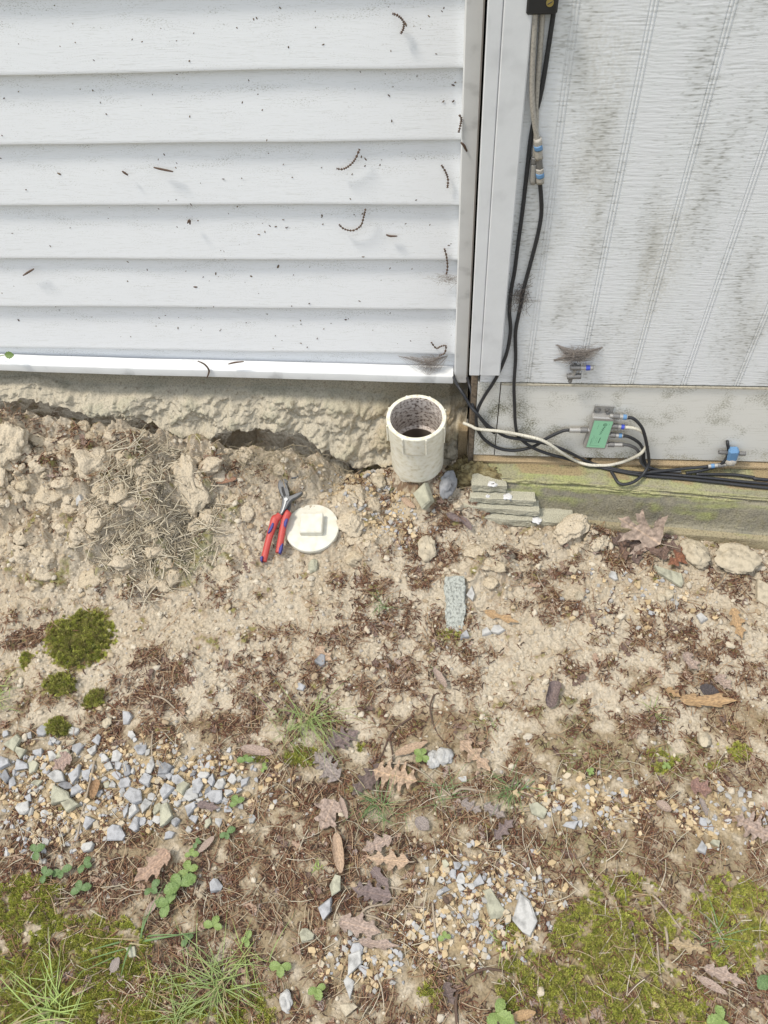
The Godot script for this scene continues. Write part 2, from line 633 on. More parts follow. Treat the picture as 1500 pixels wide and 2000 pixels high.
func build_ground() -> void:
	litter = patch([[-0.896, 0.5222, 0.0664, 0.0423], [-0.6002, 0.6256, 0.074, 0.0737], [-0.6536, 0.7099, 0.0617, 0.0356], [-0.1751, 0.3726, 0.0675, 0.0398], [-0.251, 0.5088, 0.1299, 0.037, .6], [-0.3293, 0.5722, 0.1274, 0.0359, .8], [-0.0551, 0.2842, 0.0686, 0.083], [-0.1022, 0.4567, 0.1309, 0.05, .9], [-0.0232, 0.5343, 0.0953, 0.0711, .8], [-0.1364, 0.5844, 0.1257, 0.0464, .8], [0.2065, 0.2992, 0.0909, 0.0411, .8], [0.4027, 0.2398, 0.0805, 0.0574], [0.2245, 0.3937, 0.077, 0.0258], [0.2022, 0.4076, 0.0439, 0.0256], [0.4541, 0.4486, 0.1176, 0.0633, .8], [0.5452, 0.5249, 0.1139, 0.0853, .9], [0.2898, 0.5379, 0.0627, 0.0296, .6], [-0.255, 0.6554, 0.0823, 0.0564, .9], [-0.4082, 0.6754, 0.0617, 0.0686, .8], [0.4012, 0.6298, 0.0602, 0.0451, .9], [-0.7723, 0.8955, 0.058, 0.0445, .9], [-0.7478, 0.9665, 0.0845, 0.0639], [-0.6047, 0.992, 0.1198, 0.0605, .9], [-0.3967, 0.9955, 0.0727, 0.0669, .9], [-0.4095, 1.108, 0.0954, 0.0542], [-0.511, 1.1301, 0.0778, 0.0367, .8], [-0.2739, 0.9537, 0.0551, 0.1145], [-0.1636, 0.9467, 0.064, 0.1131], [-0.2341, 0.8254, 0.0771, 0.0611, .8], [0.1094, 0.8776, 0.0555, 0.0769, .9], [0.3726, 0.8699, 0.0274, 0.0878], [0.4442, 1.0348, 0.0509, 0.0717, .8], [0.501, 1.0821, 0.058, 0.044], [0.4354, 0.8038, 0.0468, 0.0408, .7], [-0.1097, 1.1462, 0.0586, 0.0337, .6], [0.0148, 1.1232, 0.0503, 0.0506, .7], [-0.096, 0.1417, 0.1054, 0.0528], [-0.0125, 0.1861, 0.07, 0.0586], [0.0205, 0.1105, 0.0474, 0.0307], [-0.1951, 0.1145, 0.0483, 0.0312, .9], [-0.2409, -0.0374, 0.079, 0.0209], [-0.5139, 0.1426, 0.0716, 0.0319, .7], [-0.8557, 0.1361, 0.1424, 0.0689, .55], [-1.0297, 0.0224, 0.1002, 0.0387, .9], [-0.7241, -0.0359, 0.0771, 0.0279, .9], [-0.703, 0.4236, 0.0564, 0.0212, .9], [-0.4797, 0.3917, 0.0565, 0.0411, .5], [0.5343, 0.7035, 0.0872, 0.0547, .6], [0.2808, 0.6573, 0.09, 0.044, .5], [0.0366, 0.9341, 0.0363, 0.056, .5], [-0.3411, 0.8875, 0.0568, 0.0401, .5], [0.1806, 0.9248, 0.0814, 0.0468, .5], [0.6359, 0.3035, 0.078, 0.0565, .6]])
	moss = patch([[-0.7808, 0.5274, 0.0681, 0.0612], [-0.7952, 0.6311, 0.0362, 0.0284, .6], [-0.7155, 0.66, 0.0315, 0.0224, .6], [-0.7792, 0.7172, 0.031, 0.0245, .6], [-0.8782, 0.5792, 0.0195, 0.0299, .6], [-0.7312, 1.0422, 0.0727, 0.0459], [-0.5857, 1.12, 0.096, 0.0658], [-0.6871, 1.1422, 0.0782, 0.0862, .8], [-0.6374, 1.1833, 0.1022, 0.0555, .9], [-0.4651, 1.1712, 0.1016, 0.0444, .7], [0.2766, 1.0461, 0.0811, 0.0703], [0.2309, 1.1009, 0.0919, 0.0511, .9], [0.328, 1.1084, 0.1076, 0.0511, .8], [0.5038, 0.9771, 0.0694, 0.0559], [0.4749, 1.0476, 0.0505, 0.0357, .6], [0.1397, 1.1072, 0.0419, 0.0508, .8], [0.1245, 1.0412, 0.0345, 0.0439, .5], [-0.2735, 0.7499, 0.0497, 0.0214, .6], [0.3198, 0.9491, 0.071, 0.0279, .6], [0.4094, 0.7203, 0.0388, 0.0267, .6], [0.5456, 0.693, 0.0389, 0.022, .6], [0.2146, 0.5976, 0.0308, 0.0227, .3], [-0.3106, 1.1675, 0.0588, 0.043, .6], [-0.0103, 1.1249, 0.0252, 0.0338, .5], [0.007, 0.4753, 0.0323, 0.0196, .5], [-0.3634, 0.7554, 0.0399, 0.0173, .4], [0.3898, 1.008, 0.0431, 0.0452, .5], [-0.1658, 0.7237, 0.0299, 0.0128, .4], [0.5027, 0.7247, 0.0289, 0.0129, .4]])
	damp = patch([[-0.5741, 0.9289, 0.1132, 0.0413], [-0.2572, 0.7981, 0.1951, 0.0831, .8], [-0.0174, 0.6955, 0.12, 0.0644, .8], [0.2762, 0.7182, 0.1563, 0.0953, .85], [0.2642, 0.8766, 0.1377, 0.0579], [0.4849, 0.8886, 0.0992, 0.0586], [-0.2607, 1.0435, 0.1237, 0.0817], [0.0393, 1.0922, 0.1273, 0.077], [-0.4912, 1.0668, 0.2306, 0.1129, .8], [-0.677, 1.0632, 0.1348, 0.1191, .7], [0.3271, 1.0427, 0.2216, 0.1059, .9], [-0.2961, 1.1521, 0.2112, 0.0605, .8], [0.1257, 0.978, 0.2218, 0.0727, .6], [-0.4437, 0.7089, 0.0712, 0.0565, .8], [-0.6274, 0.7293, 0.0816, 0.0467, .8], [0.5582, 0.6213, 0.0799, 0.0691, .7], [0.4406, 0.5524, 0.0928, 0.0474, .5], [-0.1517, 0.8759, 0.1881, 0.0783, .7], [-0.7328, 0.8931, 0.1351, 0.0661, .7], [0.4607, 0.7558, 0.1525, 0.0736, .7], [0.1292, 0.8038, 0.1524, 0.0501, .6]])
	grit = patch([[-0.5936, 0.818, 0.2267, 0.0661], [-0.7745, 0.8288, 0.0991, 0.0692], [0.0817, 0.9646, 0.0984, 0.0641], [0.2697, 0.8045, 0.1039, 0.0402], [0.498, 0.8091, 0.0652, 0.0512], [-0.1147, 1.0878, 0.0773, 0.0347], [0.0384, 1.0393, 0.0956, 0.0352], [-0.2184, 0.1277, 0.0723, 0.0465], [-0.1294, 0.1957, 0.0706, 0.0588], [0.4098, 0.3774, 0.1318, 0.0659, .25], [-0.725, 0.8549, 0.1174, 0.0897], [-0.4081, 0.7878, 0.0493, 0.0429, .8]])
	clods = patch([[-0.9707, 0.1488, 0.1301, 0.1765], [-0.7697, 0.2055, 0.2101, 0.1779], [-0.5827, 0.1528, 0.1306, 0.1283, .8], [-0.6261, 0.3424, 0.1836, 0.0725, .5], [-0.8798, 0.3101, 0.1629, 0.0944, .8], [-0.2381, 0.1732, 0.0832, 0.0528, .7], [-0.2078, 0.2581, 0.0699, 0.0429, .5], [0.093, 0.3239, 0.0789, 0.0538, .6], [0.2672, 0.2265, 0.0697, 0.0359, .9], [-0.5142, 0.0078, 0.115, 0.0699, .8], [-0.3387, 0.1108, 0.0721, 0.0475, .8], [0.6188, 0.278, 0.0675, 0.0429, .4], [-0.0488, 0.1517, 0.105, 0.0448, .6], [-0.9119, 0.0406, 0.1993, 0.0557, .8]])
	straw = patch([[-0.6664, 0.2582, 0.1095, 0.1299], [-0.6427, 0.1857, 0.0701, 0.0794, .8], [-0.4122, 0.0008, 0.0894, 0.0432, .9], [-0.5109, 0.025, 0.0762, 0.0518, .7]])
	film = patch([[-0.6019, 0.3513, 0.0802, 0.0373, .8], [-0.5386, 0.3112, 0.0462, 0.0435, .8], [-0.7337, 0.1872, 0.0699, 0.0486, .4], [-0.8192, 0.3758, 0.1376, 0.0448, .3], [0.0073, 0.4869, 0.0644, 0.0304, .5], [0.2762, 0.7182, 0.0879, 0.0635, .7], [0.4474, 0.7182, 0.0774, 0.0429, .7], [0.2636, 0.8854, 0.1006, 0.048, .6], [0.4645, 0.9068, 0.0896, 0.0385, .4], [0.0393, 1.0922, 0.0679, 0.0342, .5], [-0.2715, 0.6883, 0.1017, 0.0554, .5], [0.2325, 0.6392, 0.0605, 0.0443, .5], [-0.5396, 0.2176, 0.0588, 0.0459, .5]])
	# the lower yard is darker earth with thin litter everywhere
	for j in MNZ:
		var low := smoothstep(0.56, 0.80, MZ0 + j * MSTEP)
		for i in MNX:
			var k := j * MNX + i
			damp[k] = maxf(damp[k], 0.72 * low)
			litter[k] *= 0.72 + 0.28 * low
			litter[k] = maxf(litter[k], 0.40 * low * (1.0 - 0.5 * grit[k]))
	var ax := axis(FX0, FX1, -24.0, 24.0)
	var az := axis(FZ0, FZ1, -1.2, 40.0)
	var xs: PackedFloat32Array = ax[0]
	var zs: PackedFloat32Array = az[0]
	first_x = ax[1]
	first_z = az[1]
	fnx = ax[2]
	fnz = az[2]
	var nx := xs.size()
	var nz := zs.size()
	ground_nx = nx
	height.resize(nx * nz)
	var n1 := noise(7.0, 1, 4)
	var n2 := noise(60.0, 2, 3)
	var n3 := noise(240.0, 3, 2)
	var c1 := noise(11.0, 4, 1, FastNoiseLite.TYPE_CELLULAR)
	var c2 := noise(36.0, 5, 1, FastNoiseLite.TYPE_CELLULAR)
	var c3 := noise(110.0, 7, 1, FastNoiseLite.TYPE_CELLULAR)
	for c in [c1, c2, c3]:
		c.cellular_return_type = FastNoiseLite.RETURN_DISTANCE
		c.domain_warp_enabled = true
		c.domain_warp_amplitude = 0.25 / c.frequency
		c.domain_warp_frequency = c.frequency * 1.4
	var ck := noise(9.0, 6, 1, FastNoiseLite.TYPE_CELLULAR)
	ck.cellular_return_type = FastNoiseLite.RETURN_DISTANCE2_SUB
	ck.domain_warp_enabled = true
	ck.domain_warp_amplitude = 0.03
	ck.domain_warp_frequency = 20.0
	var pn := noise(16.0, 8, 4)
	var qn := noise(3.0, 9, 3)
	var pts := PackedVector3Array()
	var col := PackedColorArray()
	pts.resize(nx * nz)
	col.resize(nx * nz)
	for j in nz:
		var z := zs[j]
		for i in nx:
			var x := xs[i]
			var k := j * nx + i
			var inside := x > -1.39 and x < 1.15 and z < 1.5
			var y := macro(x, z)
			var a1 := n1.get_noise_2d(x, z)
			var a2 := n2.get_noise_2d(x, z)
			var p := pn.get_noise_2d(x, z)
			var q := qn.get_noise_2d(x, z)
			if not inside:
				y += a1 * 0.012
				pts[k] = Vector3(x, y, z)
				height[k] = y
				var far := Color(0.27, 0.215, 0.13).lerp(Color(0.10, 0.12, 0.03), clampf(0.5 + q * 1.5, 0.0, 1.0))
				col[k] = far
				continue
			var mc := amount(clods, x, z)
			var ml := amount(litter, x, z)
			var mm := amount(moss, x, z)
			var md := amount(damp, x, z)
			var mg := amount(grit, x, z)
			var mf := amount(film, x, z)
			var d1 := c1.get_noise_2d(x, z) + 1.0
			var d2 := c2.get_noise_2d(x, z) + 1.0
			var d3 := c3.get_noise_2d(x, z) + 1.0
			var l1 := 1.0 - 1.5 * d1 * d1
			var l2 := 1.0 - 1.5 * d2 * d2
			var l3 := 1.0 - 1.5 * d3 * d3
			var pale := clampf(1.0 - md, 0.0, 1.0)
			var lump := clampf(0.5 + p * 1.6, 0.0, 1.0)
			y += a1 * 0.010 + a2 * 0.0022 + n3.get_noise_2d(x, z) * 0.0008
			y += mc * (0.040 * l1 * (0.7 + 0.6 * lump) + 0.011 * l2 * (0.4 + lump) + 0.003 * l3)
			y += pale * lump * 0.006 * l2 + 0.0026 * l3 * (0.4 + pale)
			y += q * 0.012
			var crack := ck.get_noise_2d(x, z) + 1.0
			var cw := clampf(1.0 - crack / 0.07, 0.0, 1.0) * clampf(md * 1.4 - 0.2 + p, 0.0, 1.0) * clampf(0.3 + q * 3.0, 0.0, 1.0)
			y -= cw * 0.006
			y += mm * 0.006 * clampf(0.6 + p, 0.0, 1.0)
			pts[k] = Vector3(x, y, z)
			height[k] = y
			# soil colours: dry clay, damp earth, needle litter, moss, algae
			var c := Color(0.495, 0.43, 0.335)
			c = c.lerp(Color(0.43, 0.355, 0.255), clampf(0.3 + q * 1.4 + p * 0.5, 0.0, 1.0) * 0.7)
			c = c.lerp(Color(0.56, 0.50, 0.395), clampf(l2 * 0.5 + p * 0.6, 0.0, 1.0) * 0.5 * pale)
			c = c.lerp(Color(0.275, 0.215, 0.135), clampf((md * 1.15 + p * 0.9 - 0.32) * 2.0, 0.0, 0.92))
			c = c.lerp(Color(0.43, 0.335, 0.20), clampf((mg + p * 0.8 - 0.45) * 2.0, 0.0, 0.6))
			c = c.lerp(Color(0.125, 0.078, 0.054), clampf((ml * 0.95 + p * 1.1 + a2 * 0.7 - 0.52) * 2.4, 0.0, 0.85))
			c = c.lerp(Color(0.29, 0.195, 0.125), clampf((p - 0.10 + a2 * 0.5) * 2.0, 0.0, 0.45))
			c = c.lerp(Color(0.24, 0.25, 0.115), clampf((mf + p * 1.0 + a2 * 0.5 - 0.42) * 1.8, 0.0, 0.62))
			c = c.lerp(Color(0.26, 0.235, 0.085), clampf((mm + p * 1.3 + a2 * 0.4 - 0.55) * 2.4, 0.0, 0.75))
			var sp := 1.0 + 0.16 * a2
			col[k] = Color(c.r * sp, c.g * sp, c.b * sp)
	var mesh := ground_mesh(pts, nx, nz, col)
	var o := MeshInstance3D.new()
	o.name = "ground"
	o.mesh = mesh
	o.material_override = M.soil
	tag(o, "dry pale clay soil with damp brown and mossy patches below the house", "ground", "", "structure")
	add_child(o)

func ground_mesh(p: PackedVector3Array, nu: int, nv: int, col: PackedColorArray) -> ArrayMesh:
	var nn := PackedVector3Array()
	nn.resize(nu * nv)
	for j in nv:
		var j0 := maxi(j - 1, 0) * nu
		var j1 := mini(j + 1, nv - 1) * nu
		for i in nu:
			var du := p[j * nu + mini(i + 1, nu - 1)] - p[j * nu + maxi(i - 1, 0)]
			nn[j * nu + i] = (p[j1 + i] - p[j0 + i]).cross(du).normalized()
	var ix := PackedInt32Array()
	ix.resize((nu - 1) * (nv - 1) * 6)
	var w := 0
	for j in nv - 1:
		for i in nu - 1:
			var a := j * nu + i
			ix[w] = a
			ix[w + 1] = a + 1
			ix[w + 2] = a + nu
			ix[w + 3] = a + 1
			ix[w + 4] = a + nu + 1
			ix[w + 5] = a + nu
			w += 6
	return arrays(p, nn, ix, null, col)

# where something lies on the soil: turned by yaw, tipped with the slope
func lying(x: float, z: float, yaw: float, up := 0.0, slope := 1.0) -> Transform3D:
	var n := Vector3.UP.lerp(ground_normal(x, z), slope).normalized()
	var bx := Vector3(cos(yaw), 0, -sin(yaw))
	bx = (bx - n * bx.dot(n)).normalized()
	var bz := bx.cross(n).normalized()
	return Transform3D(Basis(bx, n, bz), Vector3(x, ground_at(x, z) + up, z))

# ------------------------------------------------------------------ house
func extrude_x(prof: Array, x0: float, x1: float, nx: int, uvf: Callable, bend: Callable) -> ArrayMesh:
	var p := PackedVector3Array()
	var uv := PackedVector2Array()
	for j in prof.size():
		for i in nx:
			var x := lerpf(x0, x1, float(i) / (nx - 1))
			var q := Vector3(x, prof[j].x, prof[j].y)
			p.append(q + bend.call(x, q.y))
			uv.append(uvf.call(x, q.y))
	return grid(p, nx, prof.size(), true, false, uv)

func build_siding_wall() -> void:
	var wall := thing("siding_wall", "white horizontal vinyl siding wall with dirt specks, left of the corner", "wall")
	var wob := noise(2.2, 71, 2)
	for k in 17:
		var yb := 0.9353 + 0.1154 * (k - 6)
		var prof := []
		if k == 0: prof = [Vector2(0.368, -0.0125), Vector2(0.345, -0.010), Vector2(0.322, -0.0075), Vector2(0.296, -0.0055)]
		else: prof = [Vector2(yb + 0.124, -0.0128), Vector2(yb + 0.1154, -0.0120), Vector2(yb + 0.075, -0.0074), Vector2(yb + 0.04, -0.0038), Vector2(yb + 0.007, -0.0006), Vector2(yb + 0.002, -0.0001), Vector2(yb + 0.0003, -0.0013), Vector2(yb, -0.003), Vector2(yb + 0.001, -0.016)]
		var off := rng.randf()
		var mesh := extrude_x(prof, -2.4, 0.003, 70, func(x, y): return Vector2(x / (1.2 + 0.23 * off) * (1.0 if k % 2 else -1.0) + off * 7.3, (yb + 0.1154 - y) / 0.1154 * 0.98 + 0.01), func(x, y): return Vector3(0, wob.get_noise_2d(x * 0.8, k * 9.0) * 0.0022, wob.get_noise_2d(x, k * 5.0 + 3.0) * 0.0014))
		part(wall, "siding_board", mesh, M.siding)
	var strip := extrude_x([Vector2(0.337, -0.0045), Vector2(0.333, 0.016), Vector2(0.3315, 0.0205), Vector2(0.329, 0.0225), Vector2(0.3135, 0.0235), Vector2(0.3115, 0.0225), Vector2(0.3108, 0.019), Vector2(0.312, -0.03)], -2.4, -0.004, 80, func(x, y): return Vector2(x, y), func(x, y): return Vector3(0, -0.0165 * (x + 1.02) + wob.get_noise_2d(x, 77.0) * 0.0016, wob.get_noise_2d(x, 33.0) * 0.002))
	var s := part(wall, "bottom_trim_strip", strip, M.vinyl_trim)
	tag(s, "white starter trim strip along the bottom of the siding", "")
	var b := box_between(Vector3(-0.002, 0.288, -0.03), Vector3(0.0265, 2.5, 0.014), 0.0025)
	part(wall, "corner_channel", b[0], M.vinyl_trim, b[1])
	b = box_between(Vector3(-2.4, 0.30, -0.10), Vector3(-0.003, 2.55, -0.02), 0.001)
	part(wall, "wall_backing", b[0], M.raw_wood, b[1])

func build_foundation() -> void:
	var edge := [Vector2(-2.4, 0.24), Vector2(-1.037, 0.242), Vector2(-0.959, 0.25), Vector2(-0.908, 0.229), Vector2(-0.815, 0.183), Vector2(-0.738, 0.19), Vector2(-0.662, 0.16), Vector2(-0.607, 0.133), Vector2(-0.56, 0.145), Vector2(-0.514, 0.164), Vector2(-0.407, 0.159), Vector2(-0.337, 0.144), Vector2(-0.28, 0.11), Vector2(-0.235, 0.066), Vector2(-0.186, 0.07), Vector2(-0.112, 0.085), Vector2(-0.04, 0.075), Vector2(-0.005, 0.07), Vector2(0.012, 0.10), Vector2(0.028, 0.17)]
	var nx := 780
	var nv := 92
	var n1 := noise(10.0, 81, 3)
	var n2 := noise(70.0, 82, 3)
	var c1 := noise(19.0, 83, 1, FastNoiseLite.TYPE_CELLULAR)
	var c2 := noise(60.0, 84, 1, FastNoiseLite.TYPE_CELLULAR)
	for c in [c1, c2]:
		c.cellular_return_type = FastNoiseLite.RETURN_DISTANCE
		c.domain_warp_enabled = true
		c.domain_warp_amplitude = 0.25 / c.frequency
		c.domain_warp_frequency = c.frequency
	var p := PackedVector3Array()
	var col := PackedColorArray()
	for j in nv:
		var v := float(j) / (nv - 1)
		for i in nx:
			var u := float(i) / (nx - 1)
			var x := -2.4 + 2.43 * pow(u, 0.72)
			var yb := 0.2
			for e in edge.size() - 1:
				if x <= edge[e + 1].x:
					yb = lerpf(edge[e].y, edge[e + 1].y, clampf((x - edge[e].x) / (edge[e + 1].x - edge[e].x), 0.0, 1.0))
					break
			var near_pipe := exp(-pow((x + 0.06) / 0.16, 2.0))
			var y1 := maxf(yb + 0.022, 0.243 - 0.03 * near_pipe + 0.006 * n1.get_noise_2d(x * 2.0, 5.0))
			yb += 0.012 * n1.get_noise_2d(x * 3.0, 9.0)
			var q: Vector3
			var rough := 0.0
			if v < 0.22: q = Vector3(x, lerpf(0.335, y1, v / 0.22), -0.012)
			elif v < 0.8:
				var s := (v - 0.22) / 0.58
				rough = clampf(s * 5.0, 0.0, 1.0)
				var out := 0.072 * clampf((y1 - yb) / 0.12, 0.8, 1.1)
				q = Vector3(x, lerpf(y1, yb, s), -0.012 + out * pow(s, 0.75))
			else:
				var s := (v - 0.8) / 0.2
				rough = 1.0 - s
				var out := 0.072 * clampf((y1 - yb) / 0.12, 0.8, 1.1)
				q = Vector3(x, yb - 0.012 * sin(minf(s * 4.0, 1.0) * PI * 0.5) + 0.05 * s, lerpf(-0.012 + out, -0.12, s))
			if x > -0.01: q.z -= 0.035 * (x + 0.01) / 0.04
			var d1 := 1.0 - 1.5 * pow(c1.get_noise_3d(q.x, q.y, q.z) + 1.0, 2.0)
			var d2 := 1.0 - 1.5 * pow(c2.get_noise_3d(q.x, q.y, q.z) + 1.0, 2.0)
			var a := n2.get_noise_3dv(q)
			var b := n1.get_noise_3dv(q * 1.3)
			q.z += rough * (0.014 * d1 * (0.6 + b) + 0.004 * d2 * (0.7 + a) + 0.003 * a + 0.018 * b) + 0.0012 * a + 0.0005
			q.y += rough * 0.008 * b
			p.append(q)
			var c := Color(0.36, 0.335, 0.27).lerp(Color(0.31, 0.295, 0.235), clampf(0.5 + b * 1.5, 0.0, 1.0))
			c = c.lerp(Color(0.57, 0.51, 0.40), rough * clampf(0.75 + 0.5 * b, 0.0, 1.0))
			c = c.lerp(Color(0.44, 0.33, 0.19), near_pipe * clampf((b + a * 0.4 + 0.12) * 2.0, 0.0, 0.7) * clampf(rough + 0.2, 0.0, 1.0))
			c = c.lerp(Color(0.34, 0.34, 0.25), clampf((b - 0.15 + a * 0.4) * 2.0, 0.0, 0.45) * rough)
			c = c.lerp(Color(0.16, 0.12, 0.08), clampf((a - 0.38) * 2.5, 0.0, 0.6))
			col.append(c)
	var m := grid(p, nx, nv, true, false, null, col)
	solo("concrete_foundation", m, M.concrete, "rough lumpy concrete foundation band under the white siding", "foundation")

func build_panel_wall() -> void:
	var wall := thing("panel_wall", "white grooved panel wall right of the corner trim", "wall")
	var xs := [0.051]
	var dz := [0.0]
	var gx := 0.146
	while gx < 1.85:
		for o in [-0.0052, 0.0, 0.0052]:
			for e in [[-0.0014, 0.0], [-0.0004, -0.0012], [0.0004, -0.0012], [0.0014, 0.0]]:
				xs.append(gx + o + e[0])
				dz.append(e[1] - 0.0006)
		gx += 0.10225
	xs.append(1.9)
	dz.append(0.0)
	var p := PackedVector3Array()
	var uv := PackedVector2Array()
	var rows := [2.5, 1.6, 1.2, 0.9, 0.6, 0.367, 0.3655, 0.3655]
	for j in rows.size():
		for i in xs.size():
			var z: float = 0.091 + dz[i]
			if j == 6: z -= 0.002
			if j == 7: z = 0.07
			p.append(Vector3(xs[i], rows[j], z))
			uv.append(Vector2(xs[i], 0.3 - rows[j]))
	part(wall, "grooved_panel", grid(p, xs.size(), rows.size(), true, false, uv), M.panel)
	var b := box_between(Vector3(0.0282, 0.396, 0.086), Vector3(0.0488, 2.5, 0.1052), 0.0015)
	var t := part(wall, "trim_board", b[0], M.trim, b[1])
	tag(t, "narrow white corner trim beside the dark gap", "")
	b = box_between(Vector3(0.0494, 0.397, 0.086), Vector3(0.0885, 2.5, 0.1062), 0.002)
	part(wall, "trim_board", b[0], M.trim, b[1])
	b = box_between(Vector3(0.035, 0.10, -0.11), Vector3(0.0465, 2.5, 0.0845), 0.001)
	part(wall, "corner_post", b[0], M.raw_wood, b[1])
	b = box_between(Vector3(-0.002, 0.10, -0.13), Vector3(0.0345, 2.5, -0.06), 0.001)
	part(wall, "corner_gap_filler", b[0], M.corner_gap_black, b[1])  # black filler added behind the corner gap so that it shows dark
	b = box_between(Vector3(0.047, 0.30, -0.11), Vector3(1.9, 2.5, 0.069), 0.001)
	part(wall, "wall_backing", b[0], M.raw_wood, b[1])
	var sk := func(x0: float, x1: float, z: float) -> ArrayMesh:
		return extrude_x([Vector2(0.361, z - 0.03), Vector2(0.3605, z - 0.0015), Vector2(0.359, z), Vector2(0.25, z), Vector2(0.138, z), Vector2(0.1365, z - 0.0015), Vector2(0.1365, z - 0.03)], x0, x1, 12, func(x, y): return Vector2(x, (0.36 - y) / 0.25), func(_x, _y): return Vector3.ZERO)
	part(wall, "skirt_board", sk.call(0.0945, 1.9, 0.0865), M.skirt)
	part(wall, "skirt_board", sk.call(0.047, 0.0925, 0.0855), M.skirt)
	b = box_between(Vector3(0.047, 0.12, 0.04), Vector3(1.9, 0.30, 0.064), 0.001)
	part(wall, "skirt_backing", b[0], M.raw_wood, b[1])
	# thin lath under the panel edge
	b = box_between(Vector3(0.095, 0.3565, 0.0868), Vector3(1.9, 0.3625, 0.0905), 0.001)
	part(wall, "drip_lath", b[0], M.tan_paint, b[1])
	b = box_between(Vector3(0.046, 0.121, 0.068), Vector3(0.30, 0.1335, 0.0985), 0.003, 0.0012)
	var l := part(wall, "bare_wood_lip", b[0], M.bare_wood, b[1])
	tag(l, "splintered bare tan wood lip under the skirt board", "")
	b = box_between(Vector3(0.31, 0.1205, 0.066), Vector3(1.9, 0.1325, 0.0975), 0.003, 0.0012)
	part(wall, "bare_wood_lip", b[0], M.bare_wood, b[1])
	b = box_between(Vector3(0.012, 0.075, 0.028), Vector3(0.0335, 0.178, 0.05), 0.002, 0.001)
	solo("wood_block", b[0], M.bare_wood, "short weathered wood block standing in the dark corner gap", "block", "", b[1])

func build_sill() -> void:
	var prof := [Vector2(0.12, 0.07), Vector2(0.1225, 0.10), Vector2(0.1215, 0.122), Vector2(0.118, 0.136), Vector2(0.1165, 0.1405), Vector2(0.1105, 0.1425), Vector2(0.1045, 0.1435), Vector2(0.098, 0.148), Vector2(0.080, 0.155), Vector2(0.058, 0.160), Vector2(0.038, 0.164), Vector2(0.028, 0.168), Vector2(0.0255, 0.173), Vector2(0.024, 0.183), Vector2(0.021, 0.187), Vector2(0.0, 0.192), Vector2(-0.06, 0.195)]
	var rows := []
	for j in prof.size() - 1:
		for s in 5: rows.append([prof[j].lerp(prof[j + 1], s / 5.0), j + s / 5.0])
	rows.append([prof[prof.size() - 1], prof.size() - 1.0])
	var nx := 520
	var n1 := noise(9.0, 91, 4)
	var n2 := noise(60.0, 92, 3)
	var c2 := noise(70.0, 93, 1, FastNoiseLite.TYPE_CELLULAR)
	c2.cellular_return_type = FastNoiseLite.RETURN_DISTANCE
	var p := PackedVector3Array()
	var col := PackedColorArray()
	for j in rows.size():
		for i in nx:
			var u := float(i) / (nx - 1)
			var x := 0.055 + 1.845 * pow(u, 1.35)
			var k: float = rows[j][1]
			var b := n1.get_noise_2d(x, k * 0.02)
			var b2 := n1.get_noise_2d(x * 0.35, k * 0.06 + 5.0)
			var a := n2.get_noise_2d(x, k * 0.012)
			var d := 1.0 - 1.5 * pow(c2.get_noise_2d(x, k * 0.012) + 1.0, 2.0)
			var crust := exp(-pow((k - 4.6 - b2 * 3.0) / 1.2, 2.0)) * clampf(0.4 + b2 * 2.0 + 0.5 * exp(-pow((x - 0.2) / 0.12, 2.0)), 0.0, 1.0)
			var off := 0.075 * (x - 0.28) if x > 0.28 else 0.035 * (x - 0.28)
			var out := 0.0 if k < 0.5 else 1.0
			var q := Vector3(x, rows[j][0].x, rows[j][0].y + off * out)
			if x < 0.11: q.z -= (0.11 - x) * 0.8 * out
			q += Vector3(0, 0.6, 0.8) * out * (0.0035 * b + 0.0009 * a + crust * (0.003 + 0.004 * d))
			p.append(q)
			var green := clampf((8.3 - k + b * 5.0 + b2 * 6.0) * 0.33, 0.0, 1.0)
			green *= clampf(1.25 - 0.55 * maxf(0.0, x - 0.35) / 0.25 + b2, 0.25, 1.0)
			var c := Color(0.30, 0.275, 0.205).lerp(Color(0.235, 0.22, 0.175), clampf(0.5 + b * 2.0, 0.0, 1.0))
			if k > 12.0: c = c.lerp(Color(0.38, 0.32, 0.20), 0.7)
			c = c.lerp(Color(0.335, 0.35, 0.155), green * clampf(0.75 + b + a * 0.4, 0.3, 1.0))
			c = c.lerp(Color(0.45, 0.42, 0.25), crust * 0.6 + clampf((a - 0.2) * 1.6, 0.0, 0.3))
			c = c.lerp(Color(0.14, 0.12, 0.08), clampf((a - 0.35) * 3.0, 0.0, 0.5))
			if k < 2.4: c = c.lerp(Color(0.33, 0.245, 0.15), clampf(0.35 + b * 3.0, 0.0, 0.8))
			col.append(c)
	solo("concrete_sill", grid(p, nx, rows.size(), true, false, null, col), M.concrete, "weathered concrete sill with green algae under the skirt board", "sill")

